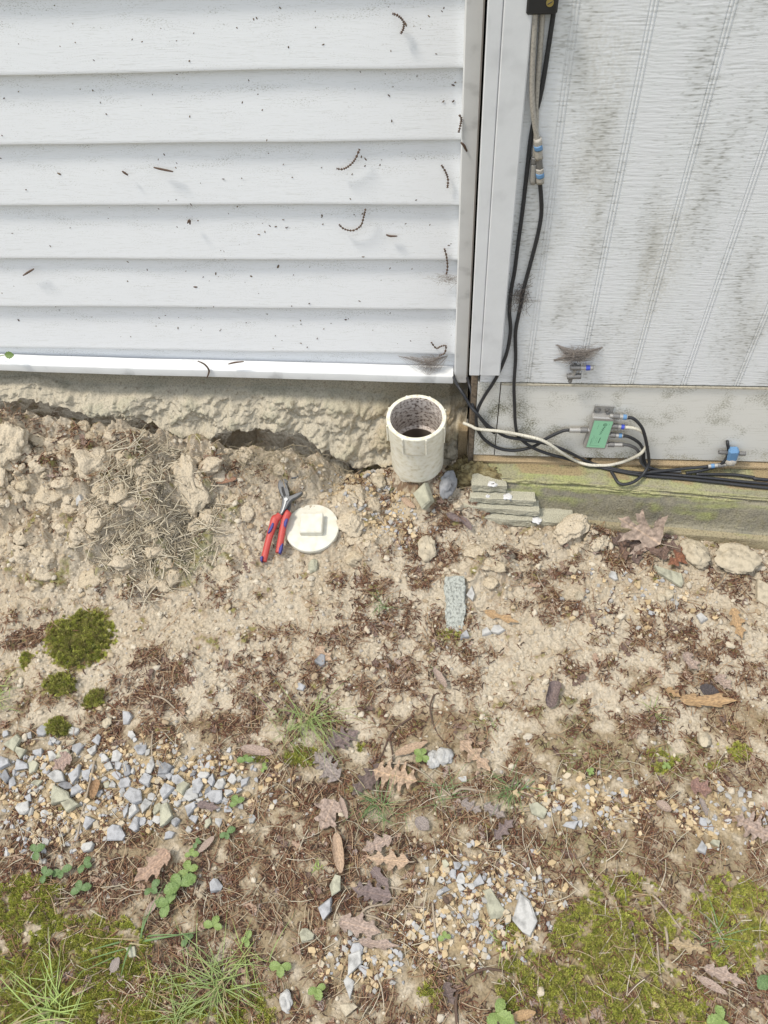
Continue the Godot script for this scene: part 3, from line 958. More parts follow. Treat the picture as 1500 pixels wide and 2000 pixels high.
# ------------------------------------------------------------------ pipe, cap, pliers
func build_pipe() -> void:
	var xf := Transform3D(Basis(Vector3.RIGHT, deg_to_rad(3.5)), Vector3(-0.079, 0.284, 0.113))
	var t := thing("cleanout_pipe", "open white plastic cleanout pipe standing in front of the foundation", "pipe", "", xf)
	var prof := [Vector2(0.0450, -0.30), Vector2(0.0450, -0.1605), Vector2(0.0555, -0.1595), Vector2(0.0575, -0.1575), Vector2(0.0583, -0.153), Vector2(0.0590, -0.090), Vector2(0.0594, -0.0585), Vector2(0.0600, -0.0565), Vector2(0.0620, -0.0535), Vector2(0.0630, -0.0505), Vector2(0.0634, -0.028), Vector2(0.0640, -0.004), Vector2(0.0635, -0.0012), Vector2(0.0622, 0.0), Vector2(0.0565, 0.0), Vector2(0.0552, -0.0012), Vector2(0.0544, -0.004)]
	for k in 9:
		prof.append(Vector2(0.0544 - 0.00006 * k, -0.0055 - k * 0.0036))
		prof.append(Vector2(0.0532 - 0.00006 * k, -0.0068 - k * 0.0036))
		prof.append(Vector2(0.0544 - 0.00006 * k, -0.0081 - k * 0.0036))
	prof.append_array([Vector2(0.0535, -0.05), Vector2(0.0530, -0.088), Vector2(0.0525, -0.0905), Vector2(0.0465, -0.091), Vector2(0.0450, -0.093), Vector2(0.0440, -0.30)])
	part(t, "adapter_body", lathe(prof.slice(0, 16), 96), M.pvc)
	part(t, "threaded_bore", lathe(prof.slice(15, prof.size() - 1), 96), M.pvc_dirty)
	part(t, "inner_pipe", lathe([Vector2(0.0451, -0.0931), Vector2(0.0444, -0.2), Vector2(0.044, -0.90)], 64), M.pipe_depth_shade)  # bore coloured dark to stand for the shade of its depth
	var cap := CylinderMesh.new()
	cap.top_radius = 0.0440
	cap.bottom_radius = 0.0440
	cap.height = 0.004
	part(t, "drain_bottom", cap, M.pipe_depth_black, Transform3D(Basis(), Vector3(0, -0.80, 0)))  # black disc added far down so the bore ends in darkness
	for k in 8:
		var a := TAU * (k + 0.5) / 8.0 + 0.02
		var m := bevel_box(Vector3(0.0032, 0.050, 0.0042), 0.0012)
		part(t, "grip_rib", m, M.pvc, Transform3D(Basis(Vector3.UP, -a), Vector3(cos(a), 0, sin(a)) * 0.0652 + Vector3(0, -0.0268, 0)))

func build_cap() -> void:
	var c: Vector2 = Vector2(-0.3132, 0.2426)
	var t := thing("cleanout_plug", "round white plastic plug with raised square nut lying beside the pliers", "plug", "", Transform3D(Basis(Vector3.RIGHT, deg_to_rad(7.0)) * Basis(Vector3.UP, 0.04), Vector3(c.x, ground_at(c.x, c.y) + 0.017, c.y)))
	part(t, "flange", lathe([Vector2(0.0555, -0.012), Vector2(0.0600, -0.0115), Vector2(0.0612, -0.0100), Vector2(0.0616, -0.004), Vector2(0.0610, -0.0008), Vector2(0.0598, 0.0004), Vector2(0.030, 0.0010), Vector2(0.0005, 0.0010)], 96), M.plug)
	part(t, "thread", lathe([Vector2(0.001, -0.030), Vector2(0.052, -0.030), Vector2(0.0545, -0.028), Vector2(0.053, -0.025), Vector2(0.0548, -0.022), Vector2(0.0533, -0.019), Vector2(0.055, -0.016), Vector2(0.0535, -0.0121)], 64), M.plug)
	part(t, "square_nut", bevel_box(Vector3(0.0515, 0.018, 0.0505), 0.0022), M.plug, Transform3D(Basis(), Vector3(0.001, 0.0096, -0.003)))

func build_pliers() -> void:
	var c: Vector2 = Vector2(-0.3933, 0.2149)
	var t := thing("water_pump_pliers", "adjustable pliers with red and blue grips, jaws open, beside the plug", "pliers")
	var y := 0.045
	t.transform = Transform3D(Basis(Vector3(1, 0, 0), Vector3(0, 0.956, 0.2932), Vector3(0, -0.2932, 0.956)), Vector3(-0.393, 0.0622, 0.2173)).translated_local(Vector3(0, 0.006 - y, 0))
	t.position.y += ground_at(c.x, c.y) - macro(c.x, c.y)
	var up: Array = [Vector2(-0.003, -0.0752), Vector2(0.0015, -0.0795), Vector2(0.0117, -0.0828), Vector2(0.0202, -0.0862), Vector2(0.0288, -0.0882), Vector2(0.0391, -0.0903), Vector2(0.0405, -0.087), Vector2(0.038, -0.0836), Vector2(0.0294, -0.0822), Vector2(0.0227, -0.0788), Vector2(0.018, -0.0725), Vector2(0.0168, -0.0674), Vector2(0.0195, -0.061), Vector2(0.0238, -0.0499), Vector2(0.0267, -0.038), Vector2(0.02, -0.035), Vector2(0.0131, -0.0339), Vector2(0.0069, -0.0365), Vector2(0.0016, -0.0474), Vector2(-0.0035, -0.0593), Vector2(-0.0043, -0.0677)]
	part(t, "upper_jaw", prism(up, y + 0.001, y + 0.0125, 0.0014), M.steel)
	var slot: Array = [Vector2(0.0049, -0.0603), Vector2(0.0096, -0.061), Vector2(0.0173, -0.0412), Vector2(0.0166, -0.0366), Vector2(0.0125, -0.0373), Vector2(0.0068, -0.0501)]
	part(t, "jaw_slot", prism(slot, y + 0.006, y + 0.0129, 0.0005), M.black_steel)
	var low: Array = [Vector2(0.0104, -0.0348), Vector2(0.0196, -0.0391), Vector2(0.0267, -0.038), Vector2(0.0334, -0.041), Vector2(0.0416, -0.0459), Vector2(0.0501, -0.0489), Vector2(0.0544, -0.0509), Vector2(0.0551, -0.0468), Vector2(0.0508, -0.0415), Vector2(0.0427, -0.0348), Vector2(0.0344, -0.03), Vector2(0.0297, -0.0252), Vector2(0.026, -0.0187), Vector2(0.0226, -0.0095), Vector2(0.0167, 0.0017), Vector2(0.0123, 0.0091), Vector2(0.0068, 0.0065), Vector2(0.0077, -0.0017), Vector2(0.0101, -0.0127), Vector2(0.0105, -0.0256)]
	part(t, "lower_jaw", prism(low, y + 0.003, y + 0.0145, 0.0014), M.steel)
	var sh: Array = [Vector2(0.0201, -0.0226), Vector2(0.0274, -0.0284), Vector2(0.0292, -0.0229), Vector2(0.0282, -0.0118), Vector2(0.0267, -0.0008), Vector2(0.0206, -0.0006), Vector2(0.0198, -0.0116)]
	part(t, "handle_shank", prism(sh, y - 0.003, y + 0.0025, 0.001), M.steel)
	var face: Array = [Vector2(0.0169, -0.0253), Vector2(0.0216, -0.0236), Vector2(0.0173, -0.0034), Vector2(0.0132, 0.0067), Vector2(0.0109, 0.0049), Vector2(0.0137, -0.0051)]
	part(t, "adjusting_bar", prism(face, y + 0.013, y + 0.0165, 0.0008), M.bright_steel)
	var ctr: Array = [Vector2(0.0197, -0.0281)]
	var cy := CylinderMesh.new()
	cy.top_radius = 0.0042
	cy.bottom_radius = 0.0047
	cy.height = 0.006
	part(t, "pivot_button", cy, M.bright_steel, Transform3D(Basis(), Vector3(ctr[0].x, y + 0.0145, ctr[0].y)))
	for h in [[[Vector2(0.0084, 0.0047), Vector2(0.0039, 0.0121), Vector2(-0.0016, 0.0168), Vector2(-0.0041, 0.0259), Vector2(-0.0073, 0.0404), Vector2(-0.011, 0.0584), Vector2(-0.014, 0.078), Vector2(-0.0165, 0.0975), Vector2(-0.0192, 0.1165)], [0.0068, 0.0088, 0.0105, 0.0098, 0.0086, 0.0078, 0.0076, 0.0076, 0.0078], 0.009, [Vector2(-0.0063, 0.0279), Vector2(-0.002, 0.0295), Vector2(-0.0034, 0.0385), Vector2(-0.007, 0.0485), Vector2(-0.0124, 0.054), Vector2(-0.0142, 0.0532), Vector2(-0.0119, 0.0433), Vector2(-0.0085, 0.0342)], [Vector2(-0.0251, 0.109), Vector2(-0.02, 0.1062), Vector2(-0.0189, 0.1105), Vector2(-0.0202, 0.1196), Vector2(-0.0233, 0.118)]], [[Vector2(0.0274, -0.0041), Vector2(0.0246, 0.0005), Vector2(0.0211, 0.0106), Vector2(0.0184, 0.0251), Vector2(0.0161, 0.0432), Vector2(0.0149, 0.0611), Vector2(0.0136, 0.0788), Vector2(0.0125, 0.0947)], [0.0068, 0.0090, 0.0088, 0.0080, 0.0076, 0.0076, 0.0078, 0.0074], 0.0055, [Vector2(0.0223, 0.0161), Vector2(0.0279, 0.0159), Vector2(0.0257, 0.0277), Vector2(0.0236, 0.0376), Vector2(0.0193, 0.0324), Vector2(0.0192, 0.0243)], [Vector2(0.0164, 0.0813), Vector2(0.0218, 0.074), Vector2(0.0215, 0.0881), Vector2(0.0189, 0.0983), Vector2(0.0144, 0.098), Vector2(0.0146, 0.0866)]]]:
		var path := []
		var rr := []
		for k in h[0].size():
			path.append(Vector3(h[0][k].x, y + h[2] - 0.0006 * k, h[0][k].y))
		var sp := smooth_path(path, 4)
		for k in sp.size():
			var fk := float(k) / 4.0
			var k0 := mini(int(fk), h[1].size() - 1)
			rr.append(lerpf(h[1][k0], h[1][mini(k0 + 1, h[1].size() - 1)], fk - k0))
		var g := part(t, "handle_grip", tube(sp, 0.01, -1.0, 16, 0.8, rr), M.red_grip)
		for q in [h[3], h[4]]:
			part(g, "grip_inlay", prism(q, y + h[2] - 0.004, y + h[2] + 0.0072, 0.0012), M.blue_grip)

# ------------------------------------------------------------------ cables and fittings
func cable(pts: Array, label: String, m: Material, r := 0.0035) -> MeshInstance3D:
	return solo("coaxial_cable", tube(smooth_path(pts, 7), r, -1.0, 12), m, label, "cable", "coaxial cables on the panel wall")

func fitting(parent: Node3D, a: Vector3, b: Vector3, r: float, band: Material) -> void:
	var d := b - a
	var pt := func(s0: float, s1: float, rad: float, called: String, m: Material):
		part(parent, called, tube(PackedVector3Array([a + d * s0, a + d * (s0 + (s1 - s0) * 0.06), a + d * (s1 - (s1 - s0) * 0.06), a + d * s1]), rad, -1.0, 12), m)
	pt.call(0.0, 0.2, r * 0.8, "port", M.zinc)
	pt.call(0.16, 0.48, r * 1.12, "hex_nut", M.zinc_dark)
	pt.call(0.46, 1.0, r * 0.95, "connector_sleeve", M.zinc)
	if band: pt.call(0.66, 0.84, r * 1.03, "colour_band", band)

func build_cables() -> void:
	cable([Vector3(0.1191, 1.0852, 0.0965), Vector3(0.1174, 1.0614, 0.0965), Vector3(0.1147, 0.9974, 0.0955), Vector3(0.1119, 0.9454, 0.0952), Vector3(0.1043, 0.8895, 0.0952), Vector3(0.1027, 0.8416, 0.0955), Vector3(0.1019, 0.7635, 0.0955), Vector3(0.0997, 0.6924, 0.096), Vector3(0.0982, 0.6359, 0.096), Vector3(0.0953, 0.5931, 0.097), Vector3(0.0961, 0.5474, 0.097), Vector3(0.1011, 0.5064, 0.098), Vector3(0.0984, 0.4522, 0.098), Vector3(0.0869, 0.4023, 0.099), Vector3(0.0759, 0.3669, 0.097), Vector3(0.0615, 0.328, 0.093), Vector3(0.0505, 0.2914, 0.0925), Vector3(0.0477, 0.2573, 0.0925), Vector3(0.0535, 0.2255, 0.0925), Vector3(0.0682, 0.1965, 0.0925), Vector3(0.0967, 0.1706, 0.0925), Vector3(0.1312, 0.1616, 0.0925), Vector3(0.1641, 0.1707, 0.0935), Vector3(0.1844, 0.1887, 0.097), Vector3(0.2019, 0.2102, 0.098), Vector3(0.2318, 0.2328, 0.097), Vector3(0.2461, 0.238, 0.0985)], "black cable from the top clamp looping under the corner into the splitter's left side", M.black_cable)
	cable([Vector3(0.1232, 0.8086, 0.1), Vector3(0.1289, 0.7785, 0.098), Vector3(0.1326, 0.7453, 0.096), Vector3(0.1308, 0.7068, 0.0955), Vector3(0.1242, 0.6514, 0.0955), Vector3(0.1181, 0.6032, 0.0955), Vector3(0.1139, 0.5464, 0.0955), Vector3(0.1113, 0.4983, 0.0955), Vector3(0.1166, 0.4346, 0.0955), Vector3(0.1189, 0.3683, 0.0975), Vector3(0.1249, 0.308, 0.095), Vector3(0.1322, 0.2445, 0.093), Vector3(0.143, 0.2072, 0.094), Vector3(0.1744, 0.1783, 0.097), Vector3(0.2094, 0.1626, 0.1), Vector3(0.2434, 0.1558, 0.105), Vector3(0.2925, 0.129, 0.0967), Vector3(0.3585, 0.1275, 0.1142), Vector3(0.4237, 0.127, 0.1263), Vector3(0.4997, 0.127, 0.1324), Vector3(0.5745, 0.127, 0.14), Vector3(0.7004, 0.127, 0.1541), Vector3(1.1811, 0.127, 0.1982), Vector3(1.7289, 0.127, 0.2534)], "black cable from the blue banded coupler down to the sill", M.black_cable)
	cable([Vector3(-0.0055, 0.3094, 0.004), Vector3(-0.0007, 0.3145, 0.03), Vector3(0.0072, 0.3241, 0.06), Vector3(0.0173, 0.3182, 0.075), Vector3(0.0332, 0.2955, 0.088), Vector3(0.0465, 0.2852, 0.0985), Vector3(0.0604, 0.2655, 0.1), Vector3(0.0744, 0.2465, 0.0995), Vector3(0.0929, 0.2294, 0.098), Vector3(0.1162, 0.2107, 0.0965), Vector3(0.1607, 0.2045, 0.1), Vector3(0.1827, 0.2036, 0.103), Vector3(0.2071, 0.1995, 0.106), Vector3(0.2393, 0.1862, 0.108), Vector3(0.3, 0.133, 0.0939), Vector3(0.3363, 0.131, 0.106), Vector3(0.3946, 0.128, 0.1178), Vector3(0.4685, 0.127, 0.1204), Vector3(0.5763, 0.127, 0.1298), Vector3(0.7029, 0.127, 0.1426), Vector3(1.1889, 0.127, 0.1778), Vector3(1.7437, 0.127, 0.2279)], "black cable coming from behind the corner channel and running along the sill", M.black_cable)
	cable([Vector3(0.0263, 0.3196, 0.03), Vector3(0.0308, 0.3228, 0.055), Vector3(0.0367, 0.3108, 0.07), Vector3(0.0372, 0.2997, 0.08), Vector3(0.0422, 0.2856, 0.09), Vector3(0.0549, 0.2669, 0.094), Vector3(0.0704, 0.24, 0.0935), Vector3(0.0893, 0.2169, 0.0925)], "short black cable hanging under the corner channel", M.black_cable, 0.0032)
	cable([Vector3(0.0209, 0.2391, 0.085), Vector3(0.0375, 0.24, 0.0945), Vector3(0.053, 0.2368, 0.1), Vector3(0.0967, 0.2365, 0.1045), Vector3(0.1368, 0.226, 0.1025), Vector3(0.1806, 0.2205, 0.1095), Vector3(0.2058, 0.2083, 0.1125), Vector3(0.2402, 0.1773, 0.112), Vector3(0.2764, 0.138, 0.0989), Vector3(0.3021, 0.135, 0.106), Vector3(0.3266, 0.135, 0.1067), Vector3(0.3503, 0.135, 0.1044), Vector3(0.3807, 0.138, 0.0955), Vector3(0.4011, 0.177, 0.111), Vector3(0.4113, 0.1967, 0.109), Vector3(0.4115, 0.2168, 0.108), Vector3(0.4035, 0.2353, 0.1075), Vector3(0.391, 0.2501, 0.107), Vector3(0.3752, 0.2563, 0.106), Vector3(0.3594, 0.2571, 0.105)], "white cable crossing the skirt board into the splitter", M.white_cable)
	cable([Vector3(0.3579, 0.287, 0.105), Vector3(0.3685, 0.2853, 0.106), Vector3(0.3809, 0.2746, 0.107), Vector3(0.3932, 0.2585, 0.109), Vector3(0.4026, 0.2369, 0.112), Vector3(0.4124, 0.2089, 0.114), Vector3(0.4225, 0.1757, 0.115), Vector3(0.4268, 0.1544, 0.117), Vector3(0.4177, 0.138, 0.1298), Vector3(0.3977, 0.134, 0.149), Vector3(0.3757, 0.131, 0.156), Vector3(0.362, 0.131, 0.1507), Vector3(0.3547, 0.132, 0.1328), Vector3(0.3503, 0.132, 0.1212)], "black cable making the big loop right of the splitter", M.black_cable)
	cable([Vector3(0.359, 0.2311, 0.105), Vector3(0.3714, 0.2278, 0.1045), Vector3(0.3863, 0.2175, 0.1035), Vector3(0.3995, 0.205, 0.1035), Vector3(0.4112, 0.1845, 0.104), Vector3(0.4185, 0.1544, 0.104), Vector3(0.4309, 0.135, 0.1077), Vector3(0.4585, 0.128, 0.1112)], "black cable from the splitter's third port bending down", M.black_cable)
	cable([Vector3(0.363, 0.2037, 0.105), Vector3(0.3793, 0.1988, 0.103), Vector3(0.3961, 0.1856, 0.101), Vector3(0.4092, 0.1642, 0.101), Vector3(0.4173, 0.14, 0.102), Vector3(0.4419, 0.129, 0.1097), Vector3(0.5023, 0.128, 0.1127)], "dark grey cable from the splitter's lowest port", M.grey_dark_cable)
	cable([Vector3(0.0883, 1.0882, 0.103), Vector3(0.0916, 1.0552, 0.103), Vector3(0.0937, 1.0007, 0.1025), Vector3(0.0971, 0.9523, 0.102), Vector3(0.1033, 0.912, 0.102), Vector3(0.1133, 0.8728, 0.101)], "left of two beige cables hanging beside the corner trim", M.beige_cable, 0.0038)
	cable([Vector3(0.098, 1.0857, 0.0965), Vector3(0.1016, 1.0526, 0.0965), Vector3(0.1041, 0.9911, 0.096), Vector3(0.1056, 0.9423, 0.096), Vector3(0.1095, 0.8896, 0.0955), Vector3(0.1121, 0.8415, 0.0955), Vector3(0.1141, 0.806, 0.0955)], "right of two beige cables hanging beside the corner trim", M.beige_cable, 0.0038)
	cable([Vector3(0.585, 0.2023, 0.088), Vector3(0.5839, 0.2024, 0.094), Vector3(0.5905, 0.1841, 0.098), Vector3(0.5915, 0.167, 0.102), Vector3(0.5846, 0.151, 0.106), Vector3(0.5723, 0.134, 0.1036), Vector3(0.5396, 0.132, 0.1133), Vector3(0.5116, 0.131, 0.1193)], "short black cable entering the hole in the skirt board", M.black_cable, 0.0033)
	cable([Vector3(0.4175, 0.132, 0.1233), Vector3(0.4559, 0.135, 0.1187), Vector3(0.5124, 0.134, 0.1086), Vector3(0.5599, 0.1386, 0.105)], "black cable with the blue banded end on the sill", M.black_cable)
	cable([Vector3(0.5342, 0.128, 0.1189), Vector3(0.6107, 0.128, 0.1178), Vector3(0.6529, 0.128, 0.1236), Vector3(0.7103, 0.128, 0.1317), Vector3(1.196, 0.128, 0.1579), Vector3(1.7576, 0.128, 0.2028)], "dirty black cable lying against the lip at the right", M.black_cable)
	# couplers on the vertical cables
	var t := thing("cable_coupler", "beige inline cable coupler with two blue bands", "coupler", "cable couplers by the corner")
	var path := func(u: Array) -> PackedVector3Array: return PackedVector3Array(u)
	part(t, "coupler_sleeve", tube(path.call([Vector3(0.1129, 0.8768, 0.101), Vector3(0.1142, 0.872, 0.101), Vector3(0.1175, 0.8481, 0.1), Vector3(0.1187, 0.844, 0.1)]), 0.0062, -1.0, 14), M.beige_cable)
	part(t, "coupler_nut", tube(path.call([Vector3(0.1185, 0.8456, 0.1), Vector3(0.1189, 0.8423, 0.1), Vector3(0.1209, 0.8307, 0.1), Vector3(0.1211, 0.8282, 0.1)]), 0.0056, -1.0, 6), M.zinc_dark)
	part(t, "coupler_sleeve", tube(path.call([Vector3(0.1211, 0.829, 0.1), Vector3(0.1213, 0.8265, 0.1), Vector3(0.124, 0.8086, 0.1), Vector3(0.1245, 0.8043, 0.1)]), 0.0062, -1.0, 14), M.beige_cable)
	part(t, "colour_band", tube(path.call([Vector3(0.1144, 0.8665, 0.1012), Vector3(0.1149, 0.8649, 0.1012), Vector3(0.1161, 0.8609, 0.1012), Vector3(0.1163, 0.8593, 0.1012)]), 0.0065, -1.0, 14), M.blue_band)
	part(t, "colour_band", tube(path.call([Vector3(0.1223, 0.8214, 0.1), Vector3(0.1224, 0.8197, 0.1), Vector3(0.1233, 0.8155, 0.1), Vector3(0.1235, 0.8138, 0.1)]), 0.0065, -1.0, 14), M.blue_band)
	t = thing("cable_coupler", "plain grey cable coupler hanging behind the blue banded one", "coupler", "cable couplers by the corner")
	part(t, "coupler_sleeve", tube(path.call([Vector3(0.1118, 0.8363, 0.098), Vector3(0.1121, 0.833, 0.098), Vector3(0.1131, 0.8075, 0.098), Vector3(0.1136, 0.8023, 0.098)]), 0.0048, -1.0, 12), M.zinc)
	part(t, "coupler_nut", tube(path.call([Vector3(0.1115, 0.8462, 0.098), Vector3(0.1117, 0.8446, 0.098), Vector3(0.1117, 0.8371, 0.098), Vector3(0.1118, 0.8355, 0.098)]), 0.0056, -1.0, 6), M.zinc_dark)
	# clamp at the upper edge of the picture
	t = thing("cable_clamp", "black cable clamp with a brass screw beside the corner trim", "clamp")
	var c: Vector3 = Vector3(0.101, 1.0696, 0.098)
	part(t, "clamp_block", bevel_box(Vector3(0.041, 0.042, 0.017), 0.0025), M.black_plastic, Transform3D(Basis(), c + Vector3(-0.001, 0.0, 0.0035)))
	var sc: Vector3 = Vector3(0.1092, 1.0638, 0.1075)
	var cy := CylinderMesh.new()
	cy.top_radius = 0.0048
	cy.bottom_radius = 0.0052
	cy.height = 0.005
	part(t, "brass_screw", cy, M.brass, Transform3D(Basis(Vector3.RIGHT, PI / 2), sc + Vector3(0, 0, 0.0015)))
	part(t, "screw_slot", bevel_box(Vector3(0.007, 0.0012, 0.001), 0.0003), M.black_plastic, Transform3D(Basis(Vector3.BACK, 0.5), sc + Vector3(0, 0, 0.0042)))
	# splitter
	t = thing("cable_splitter", "grey metal cable splitter with green label on the skirt board", "splitter")
	var o: Vector3 = Vector3(0.3089, 0.2336, 0.1)
	var B := Basis(Vector3.BACK, deg_to_rad(-3.0))
	part(t, "splitter_case", bevel_box(Vector3(0.047, 0.098, 0.017), 0.0025), M.zinc, Transform3D(B, o + Vector3(0, 0, -0.0045)))
	var q := QuadMesh.new()
	q.size = Vector2(0.039, 0.083)
	part(t, "printed_label", q, M.print_label, Transform3D(B, o + Vector3(0.001, -0.001, 0.0045)))
	part(t, "mounting_tab", bevel_box(Vector3(0.040, 0.022, 0.003), 0.0008), M.zinc, Transform3D(B, o + Vector3(0.001, 0.059, -0.0118)))
	var ring := PackedVector3Array()
	for k in 15: ring.append(o + Vector3(-0.012 + 0.0062 * cos(TAU * k / 14.0), 0.058 + 0.0062 * sin(TAU * k / 14.0), -0.009))
	part(t, "ground_ring", tube(ring, 0.0012, -1.0, 6), M.zinc_dark)
	part(t, "ground_screw", tube(PackedVector3Array([o + Vector3(0.008, 0.058, -0.012), o + Vector3(0.008, 0.058, -0.0055), o + Vector3(0.008, 0.058, -0.005)]), 0.005, -1.0, 8), M.zinc_dark)
	fitting(t, Vector3(0.2907, 0.2405, 0.0995), Vector3(0.2459, 0.2391, 0.0995), 0.0058, null)
	fitting(t, Vector3(0.3225, 0.2849, 0.0995), Vector3(0.3629, 0.2838, 0.1025), 0.0056, M.blue_band)
	fitting(t, Vector3(0.3265, 0.2557, 0.0995), Vector3(0.3633, 0.2546, 0.1025), 0.0054, M.blue_dark)
	fitting(t, Vector3(0.3271, 0.2273, 0.0995), Vector3(0.3631, 0.2277, 0.1025), 0.0054, M.blue_band)
	fitting(t, Vector3(0.3281, 0.1964, 0.0995), Vector3(0.3672, 0.2003, 0.1025), 0.0054, null)
	# grounding coupler at the right
	t = thing("ground_block", "small blue and grey grounding block at the cable hole", "ground block")
	c = Vector3(0.6001, 0.1719, 0.106)
	part(t, "block_body", bevel_box(Vector3(0.021, 0.034, 0.019), 0.004), M.blue_band, Transform3D(Basis(Vector3.BACK, 0.1), c + Vector3(0, 0.006, -0.004)))
	part(t, "block_foot", clod(14, 9, 5, 0.2, 0.05), M.beige_cable, Transform3D(Basis().scaled(Vector3(0.024, 0.020, 0.020)), c + Vector3(0.001, -0.014, 0.001)))
	part(t, "port", tube(PackedVector3Array([c + Vector3(0.008, 0.006, -0.006), c + Vector3(0.026, 0.006, -0.006), c + Vector3(0.027, 0.006, -0.006)]), 0.005, -1.0, 10), M.zinc_dark)
	part(t, "port", tube(PackedVector3Array([c + Vector3(-0.008, 0.007, -0.007), c + Vector3(-0.028, 0.008, -0.007), c + Vector3(-0.029, 0.008, -0.007)]), 0.005, -1.0, 10), M.zinc_dark)
	t = thing("cable_connector", "grey cable connector with blue band beside the grounding block", "connector")
	fitting(t, Vector3(0.5962, 0.1481, 0.106), Vector3(0.5586, 0.1391, 0.1055), 0.0052, M.blue_band)
	# old fitting on the panel
	t = thing("wall_coax_fitting", "dusty wall cable fitting under a cobweb on the panel", "cable fitting")
	c = Vector3(0.2377, 0.4171, 0.1)
	var bar := func(called: String, a: Vector3, b: Vector3, r: float, m: Material, sides := 10): part(t, called, tube(PackedVector3Array([c + a, c + a.lerp(b, 0.04), c + a.lerp(b, 0.96), c + b]), r, -1.0, sides), m)
	bar.call("connector_barrel", Vector3(-0.012, 0.0, 0), Vector3(0.03, 0.0, 0), 0.0048, M.zinc)
	bar.call("hex_nut", Vector3(-0.014, 0.0, 0), Vector3(0.006, 0.0, 0), 0.0062, M.zinc_dark, 6)
	bar.call("colour_band", Vector3(0.016, 0, 0), Vector3(0.024, 0, 0), 0.0053, M.blue_dark)
	bar.call("stem", Vector3(-0.003, 0.002, 0), Vector3(-0.006, -0.026, 0), 0.004, M.zinc)
	bar.call("lower_barrel", Vector3(-0.017, -0.024, 0), Vector3(0.010, -0.022, 0), 0.0058, M.zinc_dark)
	bar.call("lower_port", Vector3(-0.009, -0.022, 0), Vector3(-0.010, -0.036, 0.002), 0.0042, M.zinc_dark)
	bar.call("wall_stud", Vector3(-0.004, 0.0, 0), Vector3(-0.004, 0.0, -0.013), 0.004, M.zinc_dark)

# many thin three-sided threads in one mesh
func strands(segs: Array) -> ArrayMesh:
	var v := PackedVector3Array()
	var nn := PackedVector3Array()
	var ix := PackedInt32Array()
	for s in segs:
		var a: Vector3 = s[0]
		var b: Vector3 = s[1]
		var t := (b - a).normalized()
		var n1 := t.cross(Vector3(0.31, 0.2, 0.93)).normalized()
		var n2 := t.cross(n1)
		var k := v.size()
		for e in 2:
			for i in 3:
				var d := n1 * cos(TAU * i / 3.0) + n2 * sin(TAU * i / 3.0)
				v.append((b if e else a) + d * s[2])
				nn.append(d)
		for i in 3:
			var j := (i + 1) % 3
			ix.append_array([k + i, k + 3 + i, k + j, k + j, k + 3 + i, k + 3 + j])
	return arrays(v, nn, ix)

func build_webs() -> void:
	var segs := []
	var c: Vector3 = Vector3(0.2333, 0.4461, 0.103)
	var anchors := [Vector3(0.1927, 0.466, 0.0915), Vector3(0.2792, 0.4611, 0.0915), Vector3(0.2069, 0.4457, 0.0915), Vector3(0.2651, 0.4467, 0.0915), Vector3(0.1914, 0.4284, 0.0915), Vector3(0.2223, 0.418, 0.0925), Vector3(0.2339, 0.4616, 0.0915), Vector3(0.2533, 0.4278, 0.0925)]
	for k in 260:
		var a: Vector3 = anchors[[0, 1, 2, 3, 0, 1, 4, 5, 6, 7][rng.randi() % 10]]
		var q := c + Vector3(rng.randfn() * 0.016, rng.randfn() * 0.007, rng.randf_range(-0.008, 0.004))
		var w := pow(rng.randf(), 0.6)
		segs.append([q, q.lerp(a, w) + Vector3(rng.randfn(), rng.randfn(), 0) * 0.002 * (1.0 - w), 0.00022])
	for k in 75:
		var a: Vector3 = anchors[[0, 1, 4][k % 3]]
		segs.append([c + Vector3(rng.randfn() * 0.006, rng.randfn() * 0.004, -0.004), a + Vector3(rng.randfn(), rng.randfn(), 0.0) * 0.0012, 0.0003])
	for k in 260:
		var q := c + Vector3(rng.randfn() * 0.010, 0.005 + rng.randfn() * 0.006, rng.randf_range(-0.008, 0.004))
		segs.append([q, q + Vector3(rng.randfn() * 0.01, rng.randfn() * 0.008, rng.randfn() * 0.002), 0.0003])
	solo("cobweb", strands(segs), M.web, "dusty cobweb above the old cable fitting", "cobweb")
	segs = []
	c = Vector3(-0.0535, 0.3389, 0.018)
	anchors = [Vector3(-0.1248, 0.3548, 0.002), Vector3(-0.0162, 0.3568, 0.002), Vector3(-0.0976, 0.3525, 0.002), Vector3(-0.0487, 0.359, 0.002), Vector3(-0.0324, 0.3565, 0.002), Vector3(-0.0736, 0.3557, 0.002), Vector3(-0.059, 0.3128, 0.02)]
	for k in 240:
		var a: Vector3 = anchors[rng.randi() % 7]
		var q := c + Vector3(rng.randfn() * 0.014, rng.randfn() * 0.009, rng.randf_range(-0.012, 0.002))
		segs.append([q, q.lerp(a, pow(rng.randf(), 0.5)), 0.0002])
	solo("cobweb", strands(segs), M.web, "cobweb at the right end of the bottom trim strip", "cobweb")
	segs = []
	c = Vector3(-0.0221, 0.5523, 0.006)
	for k in 90:
		var q := c + Vector3(rng.randfn() * 0.012, rng.randfn() * 0.005, rng.randf_range(-0.004, 0.003))
		segs.append([q, q + Vector3(rng.randfn() * 0.014, rng.randfn() * 0.007, 0), 0.0002])
	solo("cobweb", strands(segs), M.web, "small cobweb on the siding beside the corner channel", "cobweb")
	segs = []
	c = Vector3(0.1114, 0.5843, 0.1)
	for k in 150:
		var q := c + Vector3(rng.randfn() * 0.009, rng.randfn() * 0.014, rng.randf_range(-0.006, 0.003))
		segs.append([q, q + Vector3(rng.randfn() * 0.01, rng.randfn() * 0.012, 0), 0.0003])
	solo("cobweb", strands(segs), M.web_dark, "dark web tuft between the two black cables", "cobweb")

